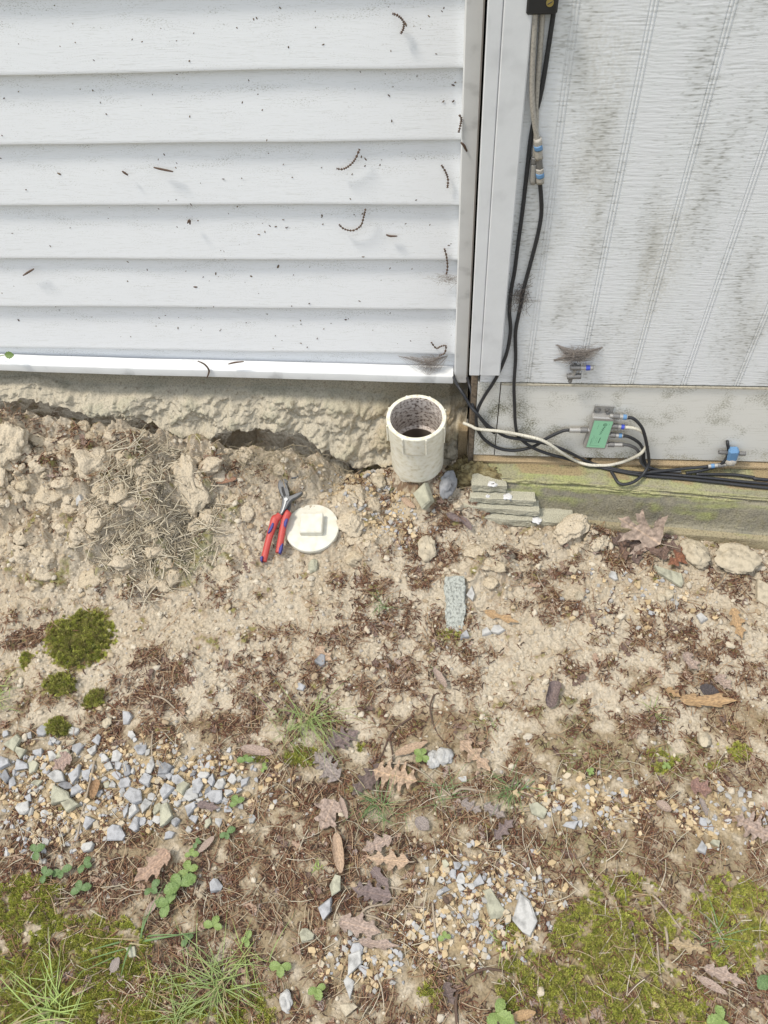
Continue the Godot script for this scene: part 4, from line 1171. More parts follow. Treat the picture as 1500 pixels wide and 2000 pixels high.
# dried catkins and crumbs stuck to the walls
func build_wall_debris() -> void:
	var spots := [["dried catkin hanging at the top of the siding near the corner", [Vector3(-0.1077, 1.0148, 0.004), Vector3(-0.0988, 1.0113, 0.004), Vector3(-0.0915, 1.0036, 0.004), Vector3(-0.0918, 0.9946, 0.004), Vector3(-0.0958, 0.9876, 0.004)]], ["dried catkin curled on the siding's third board", [Vector3(-0.2134, 0.7759, 0.004), Vector3(-0.202, 0.7749, 0.004), Vector3(-0.189, 0.7822, 0.004), Vector3(-0.1793, 0.7931, 0.004), Vector3(-0.1712, 0.8092, 0.004)]], ["dried catkin curled on the siding's fourth board", [Vector3(-0.2191, 0.6687, 0.004), Vector3(-0.2105, 0.6593, 0.004), Vector3(-0.1938, 0.6561, 0.004), Vector3(-0.1789, 0.6666, 0.004), Vector3(-0.173, 0.6832, 0.004), Vector3(-0.1682, 0.6994, 0.004)]], ["dried catkin beside the corner channel", [Vector3(-0.0339, 0.7812, 0.004), Vector3(-0.0268, 0.7692, 0.004), Vector3(-0.0223, 0.7553, 0.004), Vector3(-0.0229, 0.7402, 0.004)]], ["dried catkin hanging low beside the corner channel", [Vector3(-0.0268, 0.6194, 0.005), Vector3(-0.0228, 0.6029, 0.005), Vector3(-0.0205, 0.5804, 0.005), Vector3(-0.0222, 0.5632, 0.005)]], ["looped dried catkin above the right cobweb", [Vector3(-0.0517, 0.396, 0.006), Vector3(-0.041, 0.3796, 0.006), Vector3(-0.0304, 0.3853, 0.006), Vector3(-0.0208, 0.3855, 0.006), Vector3(-0.0238, 0.3659, 0.006), Vector3(-0.0345, 0.36, 0.006)]], ["dark crumb of bark stuck on the siding", [Vector3(-0.5016, 0.6709, 0.004), Vector3(-0.4962, 0.6772, 0.004), Vector3(-0.4973, 0.6688, 0.004)]], ["small dark twig bit on the siding's fourth board", [Vector3(-0.1339, 0.6476, 0.004), Vector3(-0.1265, 0.6445, 0.004), Vector3(-0.1133, 0.6445, 0.004)]], ["thin dry stem on the siding's third board", [Vector3(-0.5347, 0.7799, 0.004), Vector3(-0.5192, 0.776, 0.004), Vector3(-0.5019, 0.7721, 0.004)]], ["brown bud scale on the siding's third board", [Vector3(-0.5938, 0.7736, 0.004), Vector3(-0.5895, 0.7698, 0.004), Vector3(-0.5851, 0.7659, 0.004)]], ["brown flakes at the corner channel", [Vector3(-0.0059, 0.8714, 0.016), Vector3(-0.0025, 0.8649, 0.016), Vector3(-0.0038, 0.8542, 0.016), Vector3(-0.006, 0.8434, 0.016)]], ["brown husk on the corner channel", [Vector3(-0.0022, 0.8263, 0.016), Vector3(0.0029, 0.8211, 0.016), Vector3(0.0083, 0.8107, 0.016)]], ["short dry stem low on the siding", [Vector3(-0.8691, 0.5537, 0.004), Vector3(-0.8537, 0.5623, 0.004), Vector3(-0.84, 0.5696, 0.004)]], ["dry leaf stalk on the bottom trim strip", [Vector3(-0.488, 0.345, 0.026), Vector3(-0.4735, 0.3497, 0.026), Vector3(-0.4527, 0.353, 0.026)]], ["dry wisp on the bottom trim strip", [Vector3(-0.554, 0.3525, 0.026), Vector3(-0.5406, 0.3425, 0.026), Vector3(-0.5355, 0.3248, 0.026), Vector3(-0.5451, 0.3034, 0.026)]]]
	for s in spots:
		var pth := smooth_path(s[1], 12)
		var rr := []
		for k in pth.size(): rr.append(0.0004 + 0.0019 * pow(absf(sin(k * 0.83 + 0.5 * sin(k * 0.37))), 1.5) if "catkin" in s[0] or "flake" in s[0] else 0.0011 + 0.001 * sin(PI * k / (pth.size() - 1.0)))
		solo("dried_catkin" if "catkin" in s[0] else "plant_crumb", tube(pth, 0.001, -1.0, 6, 1.0, rr), M.bark, s[0], "catkin" if "catkin" in s[0] else "plant bit")
	var list := []
	for k in 330:
		var x := rng.randf_range(-0.95, -0.01)
		var band := rng.randi() % 6
		var y := 0.9353 - 0.1154 * band + 0.1154 * (0.62 + rng.randfn() * 0.16)
		if rng.randf() < 0.3: y = 0.9353 - 0.1154 * band + rng.randf() * 0.113
		var fr := (y - (0.9353 - 0.1154 * band)) / 0.1154
		if rng.randf() > 0.3 + 0.7 * clampf((x + 0.5) * 2.0, 0.0, 1.0) and rng.randf() < 0.5: continue
		var s := rng.randf_range(0.0012, 0.0032) * (1.6 if rng.randf() < 0.08 else 1.0)
		list.append([Transform3D(Basis(Vector3.BACK, rng.randf() * TAU).scaled_local(Vector3(s * rng.randf_range(1, 2.4), s * 0.8, s * 0.7)), Vector3(x, y, -0.012 * clampf(fr, 0.0, 1.0) + 0.0006)), Color(0.09, 0.06, 0.045).lerp(Color(0.2, 0.15, 0.1), rng.randf())])
	multi("wall_crumbs", "tiny brown crumbs stuck all over the siding", "crumbs", stone(1, 6, 900), M.tint, list)

func multi(called: String, label: String, category: String, mesh: Mesh, m: Material, list: Array) -> void:
	var mm := MultiMesh.new()
	mm.transform_format = MultiMesh.TRANSFORM_3D
	mm.use_colors = true
	mm.mesh = mesh
	mm.instance_count = list.size()
	for k in list.size():
		mm.set_instance_transform(k, list[k][0])
		mm.set_instance_color(k, list[k][1])
	var o := MultiMeshInstance3D.new()
	o.name = numbered(called)
	o.multimesh = mm
	o.material_override = m
	tag(o, label, category, "", "stuff")
	add_child(o)

# ------------------------------------------------------------------ loose stones
func build_slabs() -> void:
	var defs := [["lowest and longest grey-green slab of the stack by the sill", Vector3(0.072, 0.006, 0.12), Vector3(0.279, 0.031, 0.192), 0.04], ["second slab from the bottom of the stack by the sill", Vector3(0.020, 0.035, 0.100), Vector3(0.203, 0.053, 0.178), 0.055], ["third slab of the stack by the sill with white droppings", Vector3(0.040, 0.057, 0.095), Vector3(0.190, 0.076, 0.168), 0.03], ["topmost shortest slab of the stack by the sill", Vector3(0.042, 0.080, 0.090), Vector3(0.122, 0.102, 0.151), -0.02]]
	var k := 0
	for d in defs:
		var mesh := rough_slab(d[2] - d[1], 300 + k)
		var o := thing("stone_slab", d[0], "stone slab", "stacked slabs by the sill", Transform3D(Basis(Vector3.UP, -d[3]), (d[1] + d[2]) * 0.5 + Vector3(0.0, 0.012, 0.006)))
		part(o, "slab", mesh, M.slab)
		if k != 1:
			for s in 2 if k == 2 else 1:
				var w := 0.020 if s == 0 else 0.010
				var mx: float = [0.02, 0.0, 0.012, 0.008][k] + s * -0.045
				part(o, "white_splash", clod(14, 7, 40 + k * 3 + s, 0.9, 0.5), M.white_spot, Transform3D(Basis().scaled(Vector3(w, 0.0035, w * 0.9)), Vector3(mx, (d[2].y - d[1].y) * 0.5, (d[2].z - d[1].z) * (0.40 if k else 0.46))))
		k += 1

func rough_slab(size: Vector3, sd: int, ragged := 0.6) -> ArrayMesh:
	# rounded box displaced by noise, seen as split stone
	var nz := noise(28.0, sd, 4)
	var T := []
	for t in ball(5):
		var q := []
		for d in t:
			var e: Vector3 = d / maxf(absf(d.x), maxf(absf(d.y), absf(d.z)))
			var r: Vector3 = e * 0.965
			r = r.lerp(d * 1.2, 0.015)
			var p := r * size * 0.5
			var wv := nz.get_noise_3dv(p + Vector3(sd, 0, 0))
			p += Vector3(e.x, e.y * 0.35, e.z) * (0.0045 * wv * ragged + 0.0016 * nz.get_noise_3dv(p * 3.0) * (0.6 + ragged))
			if absf(e.x) > 0.95: p.x += 0.006 * ragged * nz.get_noise_3dv(Vector3(3.0, p.y * 0.6, p.z * 1.3))
			q.append(p)
		T.append(q)
	return flat(T)

var stone_meshes := []
var round_meshes := []
func put_stone(e: Array, label: String, group: String, m: Material, thick := 0.5, called := "gravel_stone", category := "stone", sink := 0.22) -> void:
	var x: float = e[0]
	var z: float = e[1]
	var w: float = e[2] * 1.2
	var d: float = e[3] * 1.2
	claim(x, z, minf(w, d) * 0.42)
	var h := minf(w, d) * thick * rng.randf_range(0.8, 1.2)
	var xf := lying(x, z, rng.randf_range(-0.5, 0.5) + (PI if rng.randf() < 0.5 else 0.0), h * (0.5 - sink), 0.8)
	xf.basis = xf.basis * Basis.from_euler(Vector3(rng.randfn() * 0.12, 0, rng.randfn() * 0.12)) * Basis().scaled(Vector3(w, h, d))
	var ms: Array = round_meshes if "rock" in label or "round" in label or "clod" in label or "egg" in label else stone_meshes
	solo(called, ms[rng.randi() % ms.size()], m, label, category, group, xf)

func build_stones() -> void:
	for k in 16: stone_meshes.append(shard(500 + k * 7, 4 + k % 3))
	for k in 4: round_meshes.append(clod(40, 24, 70 + k, 0.34, 0.05))
	var mats := [M.blue_stone, M.tan_stone, M.green_stone, M.white_stone, M.blue_stone_dark]
	var names := ["blue-grey", "tan", "greenish", "whitish", "dark blue-grey"]
	# the gravel patch at the left: u v width height kind
	for e in [[-0.8057, 0.7281, 0.0247, 0.0221, 0], [-0.7423, 0.7225, 0.0226, 0.0193, 3], [-0.6369, 0.693, 0.0207, 0.0287, 0], [-0.8504, 0.7599, 0.0347, 0.0318, 2], [-0.8293, 0.775, 0.0223, 0.0217, 2], [-0.7954, 0.7721, 0.0203, 0.0191, 0], [-0.767, 0.7786, 0.0262, 0.0213, 3], [-0.7419, 0.7751, 0.0323, 0.0282, 2], [-0.7207, 0.7587, 0.0223, 0.0236, 0], [-0.6884, 0.7618, 0.0202, 0.021, 3], [-0.6873, 0.7402, 0.0204, 0.0212, 0], [-0.8231, 0.7989, 0.0301, 0.0238, 0], [-0.7975, 0.8005, 0.0241, 0.0259, 2], [-0.8583, 0.797, 0.0222, 0.0289, 0], [-0.8496, 0.8214, 0.02, 0.0308, 4], [-0.8302, 0.8321, 0.0179, 0.0281, 0], [-0.7401, 0.817, 0.0358, 0.0253, 3], [-0.7076, 0.8121, 0.0238, 0.0342, 0], [-0.686, 0.8088, 0.0179, 0.0273, 0], [-0.7224, 0.8307, 0.0257, 0.0159, 4], [-0.6995, 0.839, 0.0256, 0.0224, 0], [-0.7806, 0.8321, 0.0218, 0.0161, 2], [-0.7276, 0.8532, 0.0392, 0.0382, 2], [-0.6978, 0.8675, 0.0408, 0.0287, 2], [-0.7909, 0.8798, 0.0233, 0.0248, 3], [-0.6542, 0.8957, 0.0269, 0.0236, 0], [-0.6591, 0.7773, 0.0181, 0.0206, 3], [-0.6456, 0.7885, 0.02, 0.0159, 3], [-0.635, 0.7708, 0.0221, 0.0274, 3], [-0.6291, 0.7885, 0.016, 0.0158, 0], [-0.6276, 0.8053, 0.0198, 0.0157, 0], [-0.6096, 0.7963, 0.0199, 0.0202, 4], [-0.5906, 0.7581, 0.0222, 0.0205, 0], [-0.5638, 0.7868, 0.0159, 0.0267, 3], [-0.5348, 0.7881, 0.0298, 0.0265, 4], [-0.5364, 0.803, 0.0237, 0.0175, 4], [-0.5233, 0.8023, 0.0158, 0.0197, 0], [-0.5063, 0.8101, 0.0236, 0.0195, 0], [-0.6086, 0.8189, 0.0256, 0.0243, 0], [-0.6092, 0.8354, 0.0157, 0.0263, 0], [-0.5651, 0.8183, 0.0236, 0.0284, 0], [-0.5792, 0.8461, 0.0312, 0.0324, 0], [-0.5211, 0.8332, 0.0312, 0.0279, 0], [-0.491, 0.8247, 0.0235, 0.0257, 2], [-0.4756, 0.8353, 0.0253, 0.0254, 3], [-0.4566, 0.7974, 0.0237, 0.0172, 3], [-0.4397, 0.8062, 0.0157, 0.0235, 0], [-0.4645, 0.8173, 0.0235, 0.0278, 0], [-0.4442, 0.8238, 0.0117, 0.0212, 4], [-0.4289, 0.8353, 0.0291, 0.0252, 0], [-0.421, 0.81, 0.0215, 0.0191, 3], [-0.4205, 0.7914, 0.0158, 0.0129, 4], [-0.4008, 0.8001, 0.0177, 0.0234, 3], [-0.3772, 0.8035, 0.0157, 0.0232, 0], [-0.455, 0.8435, 0.0155, 0.0147, 3], [-0.4705, 0.8586, 0.0231, 0.0272, 0], [-0.5746, 0.8713, 0.0193, 0.0277, 3], [-0.5551, 0.8617, 0.0213, 0.0298, 3], [-0.5893, 0.8722, 0.0116, 0.0257, 0], [-0.5126, 0.8732, 0.0231, 0.0461, 2], [-0.5314, 0.865, 0.0154, 0.0254, 2], [-0.553, 0.8895, 0.0134, 0.0189, 0], [-0.5659, 0.8967, 0.0229, 0.0294, 0], [-0.5986, 0.9106, 0.0304, 0.0294, 0], [-0.492, 0.8858, 0.0153, 0.0166, 0], [-0.4613, 0.8784, 0.0172, 0.0186, 0], [-0.4357, 0.8842, 0.0133, 0.0245, 2], [-0.4983, 0.909, 0.0208, 0.0164, 0], [-0.527, 0.8833, 0.0172, 0.0167, 3], [-0.4135, 0.8783, 0.0153, 0.0184, 3], [-0.4039, 0.8263, 0.0175, 0.0147, 3], [-0.3515, 0.8717, 0.0133, 0.0162, 3], [-0.6329, 0.8232, 0.0158, 0.0155, 3], [-0.6449, 0.824, 0.0138, 0.0156, 2], [-0.8261, 0.7376, 0.0144, 0.0148, 3], [-0.8732, 0.7404, 0.0144, 0.0149, 0], [-0.5002, 0.7832, 0.0139, 0.0132, 0], [-0.48, 0.7919, 0.0158, 0.013, 4], [-0.5465, 0.8442, 0.0156, 0.015, 3], [-0.4951, 0.8506, 0.0136, 0.0148, 3], [-0.4005, 0.8544, 0.0135, 0.0124, 0], [-0.3871, 0.8205, 0.0136, 0.0126, 0], [-0.3771, 0.8483, 0.0116, 0.0103, 3], [-0.7656, 0.8086, 0.016, 0.014, 0], [-0.785, 0.8585, 0.0157, 0.0159, 0], [-0.7457, 0.8846, 0.0136, 0.0133, 3], [-0.6532, 0.8409, 0.0137, 0.0133, 0], [-0.6822, 0.7937, 0.014, 0.0137, 0]]:
		var k: int = e[4]
		var big: float = sqrt(e[2] * e[3])
		var side: String = "left end" if e[0] < -0.74 else ("middle" if e[0] < -0.52 else "right end")
		var row: String = "upper" if e[1] < 0.78 else ("lower" if e[1] > 0.855 else "central")
		var size: String = "large" if big > 0.029 else ("small" if big < 0.0195 else "medium")
		put_stone(e, "%s %s gravel stone in %s row at %s of big patch" % [size, names[k], row, side], "gravel stones of the big patch at the left", mats[k])
	for e in [[0.0092, 0.9273, 0.0128, 0.0169, 2], [0.0293, 0.9303, 0.0146, 0.0131, 0], [0.0232, 0.9434, 0.0145, 0.0167, 0], [0.0369, 0.9492, 0.0162, 0.0185, 3], [0.0027, 0.9531, 0.0144, 0.0129, 3], [0.0086, 0.9693, 0.0161, 0.0147, 4], [0.0353, 0.9651, 0.0161, 0.0147, 3], [0.0683, 0.953, 0.0198, 0.0221, 0], [-0.0126, 0.9541, 0.0108, 0.0166, 1], [0.053, 0.9432, 0.0108, 0.0111, 0], [0.0172, 0.9563, 0.009, 0.0092, 0], [0.0418, 0.9754, 0.0107, 0.0091, 0], [0.0411, 0.9338, 0.0127, 0.0093, 0], [0.0549, 0.9622, 0.0108, 0.011, 3], [0.0772, 0.9399, 0.0108, 0.0093, 0], [0.0267, 0.9764, 0.0089, 0.0091, 3]]:
		var k: int = e[4]
		put_stone(e, "%s gravel stone in the small patch beside the acorn" % names[k], "gravel stones of the small patch, %s" % names[k], mats[k])
	var singles := [["broad white flat stone near the bottom moss", [[0.1479, 1.0006, 0.0404, 0.07, 3]], 0.35], ["long tan-green stone left of the broad white stone", [[0.0939, 0.9898, 0.0336, 0.0596, 2]], 0.4], ["pale blue stone above the pinkish oak leaf", [[-0.1947, 1.0127, 0.025, 0.0347, 0]], 0.6], ["greenish upright stone by the dark litter", [[-0.1825, 0.9758, 0.0199, 0.0298, 2]], 0.6], ["grey stone left of the pinkish oak leaf", [[-0.2234, 1.0552, 0.0211, 0.0215, 2]], 0.6], ["tall bluish white stone below the pinkish oak leaf", [[-0.1421, 1.0912, 0.0241, 0.04, 3]], 0.5], ["grey stone leaning on the tall bluish white stone", [[-0.1364, 1.0688, 0.0225, 0.0229, 0]], 0.5], ["narrow white stone at the bottom middle", [[-0.1454, 1.127, 0.0169, 0.0393, 3]], 0.5], ["rounded grey stone at the bottom", [[-0.2445, 1.1535, 0.0168, 0.0274, 3]], 0.6], ["tan stone at the bottom middle edge", [[-0.1441, 1.1565, 0.0267, 0.0219, 1]], 0.6], ["small dark stone beside the tall bluish white stone", [[-0.1206, 1.0995, 0.0205, 0.0156, 0]], 0.4], ["lilac grey stone right of the strawberry leaves", [[-0.3953, 0.9887, 0.02, 0.023, 0]], 0.6], ["white stone below the gravel patch", [[-0.6454, 0.9387, 0.0226, 0.021, 3]], 0.6], ["pale green stone under the long grass blades", [[-0.519, 1.1001, 0.0245, 0.0186, 2]], 0.5], ["blue-grey wedge stone in the yellow soil", [[0.2325, 0.8477, 0.0279, 0.0176, 0]], 0.4], ["tan-green stone at the edge of the yellow gravel", [[0.1755, 0.8231, 0.0302, 0.0258, 2]], 0.5], ["blue stone at the foot of the right gravel", [[0.4601, 0.8731, 0.02, 0.0216, 0]], 0.5], ["pale stone beside the blue one at the right gravel", [[0.4837, 0.8639, 0.0164, 0.0158, 2]], 0.5], ["grey stone in the right gravel", [[0.4686, 0.8297, 0.0148, 0.0242, 0]], 0.5], ["white pebble right of the round leaved seedling", [[0.0018, 0.7356, 0.0276, 0.0272, 3]], 0.7], ["grey pebble touching the round leaved seedling", [[-0.0196, 0.7427, 0.0216, 0.0313, 3]], 0.7], ["small white stone above the dry twig", [[0.0386, 0.7754, 0.0174, 0.0123, 3]], 0.5], ["cream rock in front of the debris pit", [[-0.0518, 0.2816, 0.0343, 0.0471, 1]], 0.7], ["large pale grey angular stone below the pipe", [[-0.064, 0.1802, 0.049, 0.0618, 2]], 0.6], ["rounded dark grey rock right of the pipe", [[-0.009, 0.1518, 0.0352, 0.0538, 4]], 0.6], ["cream rock under the foundation edge", [[-0.2848, 0.0258, 0.0436, 0.0504, 1]], 0.8], ["blue pebble under the foundation edge", [[-0.2516, -0.024, 0.021, 0.0242, 0]], 0.7], ["tan rock under the foundation left of the pipe", [[-0.1893, -0.0294, 0.0444, 0.0449, 1]], 0.8], ["small cream rock left of the pipe foot", [[-0.1679, 0.1158, 0.0264, 0.0341, 1]], 0.8], ["white chip in the debris pit", [[-0.1332, 0.1931, 0.0212, 0.0118, 3]], 0.4], ["yellowish rock under the large oak leaf's right", [[0.5366, 0.2574, 0.0409, 0.0632, 1]], 0.7], ["big pale rounded rock by the sill at the right", [[0.6219, 0.2726, 0.0743, 0.0575, 1]], 0.36], ["flat grey shard lying below the sill", [[0.4825, 0.3141, 0.0693, 0.0331, 2]], 0.25], ["pinkish slab at the right edge", [[0.6712, 0.353, 0.0437, 0.0771, 1]], 0.3], ["pale stone right of the flaky grey stone", [[0.0488, 0.3839, 0.0199, 0.0311, 3]], 0.5], ["bluish pebble at the foot of the flaky grey stone", [[0.0371, 0.4796, 0.0194, 0.0244, 0]], 0.6], ["left pale stone beside the orange leaf", [[0.081, 0.4649, 0.0216, 0.0197, 3]], 0.5], ["right pale stone beside the orange leaf", [[0.1057, 0.4583, 0.0303, 0.0223, 3]], 0.5], ["dark grey stone lying on a torn leaf", [[-0.2588, 0.5537, 0.0277, 0.0288, 4]], 0.5], ["small grey stone left of the long grass tuft", [[-0.2944, 0.6092, 0.0188, 0.0163, 0]], 0.5], ["tan round stone in the dark litter at the right", [[0.4938, 0.674, 0.0196, 0.0266, 1]], 0.7], ["pale angular stone right of the ant hole", [[0.5324, 0.4124, 0.0237, 0.0235, 3]], 0.5], ["white chip right of the ant hole", [[0.3563, 0.3156, 0.0247, 0.0218, 3]], 0.4], ["yellow stone above the gravel patch", [[-0.74, 0.7474, 0.0183, 0.0238, 1]], 0.5], ["round yellow stone under the litter mat", [[-0.6751, 0.7049, 0.0165, 0.0192, 1]], 0.6], ["egg shaped stone below the plug", [[-0.3028, 0.3276, 0.0183, 0.0304, 2]], 0.8], ["cream pebble in the pale clay", [[0.2714, 0.3072, 0.0181, 0.0219, 1]], 0.7], ["white pebble under the moss cushion", [[-0.617, 0.7287, 0.0163, 0.014, 3]], 0.6], ["pale clod beside the dry leaf tangle", [[0.2803, 0.3736, 0.0155, 0.0183, 1]], 0.8], ["cream clod above the yellow leaf", [[0.4716, 0.3557, 0.0176, 0.0215, 1]], 0.8], ["pale clod right of the litter band", [[0.4542, 0.3653, 0.0132, 0.016, 1]], 0.8], ["cream stone in the bank beside the yellow pebble", [[-0.9821, 0.1291, 0.0261, 0.0502, 1]], 0.8], ["yellow pebble in the bank at the left", [[-1.0095, 0.1267, 0.019, 0.0325, 1]], 0.6], ["grey pebble on the mound", [[-0.8321, 0.2404, 0.0188, 0.0258, 3]], 0.8], ["yellow stone under the foundation at the left", [[-0.8699, 0.0029, 0.0228, 0.0301, 1]], 0.6]]
	for s in singles:
		var e: Array = s[1][0]
		put_stone(e, s[0], "", mats[int(e[4])], s[2], "stone", "stone")
	# flaky slab
	var c: Vector2 = Vector2(0.0166, 0.424)
	var fl: Array = [[0.0166, 0.424, 0.0416, 0.1417]]
	var m := rough_slab(Vector3(fl[0][2], 0.020, fl[0][3] * 1.12), 777, 1.3)
	solo("flaky_stone", m, M.flaky, "long flaky pale grey stone in the middle of the clay", "stone", "", lying(c.x, c.y, 0.06, 0.004, 0.9))
	# rotten wood left of the sill
	c = Vector2(0.0618, 0.037)
	solo("rotten_wood", clod(60, 36, 61, 0.5, 0.22), M.rotten, "mossy rotten wood lump left of the sill", "wood lump", "", Transform3D(Basis(Vector3.UP, -0.25) * Basis().scaled(Vector3(0.13, 0.085, 0.07)), Vector3(0.055, 0.082, 0.108)))
	# clay clods on the bank and by the pit
	for s in [["pale clay clod at the upper left of the bank", [[-0.9947, 0.1545, 0.0947, 0.0974]]], ["rounded clay clod under the foundation at the left", [[-1.0115, -0.0155, 0.0761, 0.0787]]], ["pale clay clod on top of the mound", [[-0.8299, 0.0017, 0.0763, 0.0839]]], ["clay clod on the right shoulder of the mound", [[-0.5941, 0.1879, 0.0706, 0.1258]]], ["clay clod above the reddish leaf", [[-0.6, 0.0353, 0.1017, 0.0872]]], ["clay clod under the foundation gap", [[-0.6868, -0.0046, 0.1022, 0.0726]]], ["clay clod at the left edge of the bank", [[-1.0314, 0.1947, 0.0592, 0.0962]]], ["pale clay clod beside the debris pit", [[-0.2149, 0.1616, 0.0714, 0.0606]]], ["flat clay clod right of the plug", [[-0.2217, 0.2291, 0.0587, 0.0582]]], ["clay clod below the stacked slabs", [[0.2674, 0.2237, 0.0814, 0.0518]]], ["second clay clod below the stacked slabs", [[0.3291, 0.2428, 0.0461, 0.0371]]], ["pale clay clod right of the debris pit", [[0.0702, 0.2828, 0.0684, 0.0552]]], ["clay clod in front of the mound", [[-0.9205, 0.2325, 0.0588, 0.083]]], ["clay clod at the mound's left foot", [[-0.8026, 0.1631, 0.0944, 0.0836]]]]:
		var e: Array = s[1][0]
		var h := minf(e[2], e[3]) * 0.60
		var xf := lying(e[0], e[1], rng.randf() * 0.6, -h * 0.12, 0.8)
		xf.basis = xf.basis * Basis().scaled(Vector3(e[2], h, e[3]))
		solo("clay_clod", clod(52, 32, rng.randi() % 1000, 0.5, 0.07), M.clay, s[0], "clod", "clay clods on the bank", xf)
	# acorn
	c = Vector2(0.0161, 0.9828)
	var t := thing("acorn", "brown acorn lying in the small gravel patch", "acorn", "", lying(c.x, c.y, 0.7, 0.006))
	part(t, "nut", clod(16, 11, 3, 0.08, 0.0), M.acorn, Transform3D(Basis().scaled(Vector3(0.016, 0.014, 0.014)), Vector3.ZERO))
	part(t, "cup", clod(16, 11, 4, 0.15, 0.25), M.bark, Transform3D(Basis().scaled(Vector3(0.011, 0.0155, 0.0155)), Vector3(-0.0045, 0.0005, 0)))

# ------------------------------------------------------------------ leaves, twigs, plants
func leaf_mesh(len: float, wid: float, lobes: int, deep: float, roll: float, bend: float, sd: int) -> ArrayMesh:
	var nl := 44
	var ns := 13
	var nz := noise(1.6, sd, 3)
	var p := PackedVector3Array()
	var uv := PackedVector2Array()
	for j in nl:
		var t := float(j) / (nl - 1)
		var env := pow(sin(PI * pow(t, 0.78)), 0.75) if t > 0.0 and t < 1.0 else 0.0
		for i in ns:
			var s := 2.0 * i / (ns - 1) - 1.0
			var side := 1.0 if s >= 0.0 else -1.0
			var w := env
			if lobes > 0:
				var ph := fposmod(t * lobes + (0.12 if side > 0 else 0.0), 1.0)
				var l := pow(clampf(1.0 - absf(ph - 0.5) * 2.0, 0.0, 1.0), 0.65)
				w = env * (1.0 - deep + deep * l) * (1.0 + 0.25 * nz.get_noise_2d(t * 4.0, side * 7.0))
				w = maxf(w, 0.10 * env)
			else: w *= 1.0 + 0.18 * nz.get_noise_2d(t * 6.0, side * 5.0)
			var x := (t - 0.5) * len + (0.16 * len * absf(s) * w * (1.0 if lobes > 0 else 0.3))
			var lat := s * w * wid * 0.5
			var y := 0.0
			if absf(roll) > 0.05:
				var r := wid * 0.5 / roll
				y = r * (1.0 - cos(lat / r))
				lat = r * sin(lat / r)
			var b := bend * len * (pow((t - 0.5) * 2.0, 2.0)) * 0.25
			y += b + 0.06 * wid * nz.get_noise_2d(t * 3.0, s * 1.5 + 20.0) + 0.10 * wid * absf(s) * nz.get_noise_2d(t * 5.0 + 9.0, side * 3.0)
			p.append(Vector3(x, y, lat))
			uv.append(Vector2(t, s * 0.49 + 0.5))
	return grid(p, ns, nl, false, false, uv)

var taken := {}
func claim(x: float, z: float, r: float) -> void:
	for i in range(floori((x - r) / 0.006), floori((x + r) / 0.006) + 1):
		for j in range(floori((z - r) / 0.006), floori((z + r) / 0.006) + 1):
			if Vector2(i * 0.006 + 0.003 - x, j * 0.006 + 0.003 - z).length() < r: taken[Vector2i(i, j)] = true

var leaf_mats := {}
func leaf_material(c: Color) -> StandardMaterial3D:
	var key := c.to_html()
	if not leaf_mats.has(key):
		var m := mat(c.linear_to_srgb(), 0.75)
		m.albedo_texture = M.leaf_picture
		m.backlight_enabled = true
		m.backlight = Color(c.r * 0.3, c.g * 0.25, c.b * 0.2)
		leaf_mats[key] = m
	return leaf_mats[key]

func dead_leaf(label: String, x: float, z: float, len: float, yaw: float, wid: float, lobes: int, deep: float, roll: float, bend: float, c: Color, up := 0.007, tip := Vector2.ZERO, group := "") -> void:
	var xf := lying(x, z, yaw, up, 0.8)
	if tip != Vector2.ZERO: xf.basis = xf.basis * Basis.from_euler(Vector3(tip.x, 0, tip.y))
	var sd := rng.randi() % 10000
	for k in 3: claim(x + cos(yaw) * len * 0.28 * (k - 1), z - sin(yaw) * len * 0.28 * (k - 1), wid * 0.42)
	var t := thing("dead_leaf", label, "leaf", group, xf)
	part(t, "leaf_blade", leaf_mesh(len, wid, lobes, deep, roll, bend, sd) if lobes == 0 else blade_from(oak_outline(len, wid * 1.25, lobes, clampf(deep * 1.15, 0.3, 0.72), sd), len, wid * 1.25, roll, bend, 0.10, sd), leaf_material(c))
	var st := PackedVector3Array()
	for k in 6:
		var s := k / 5.0
		st.append(Vector3(-len * (0.47 + 0.16 * s), bend * len * 0.25 * (1.0 - s * 0.6), len * 0.03 * s * s))
	part(t, "leaf_stalk", tube(st, 0.0010, 0.0012, 5), M.bark_pale)

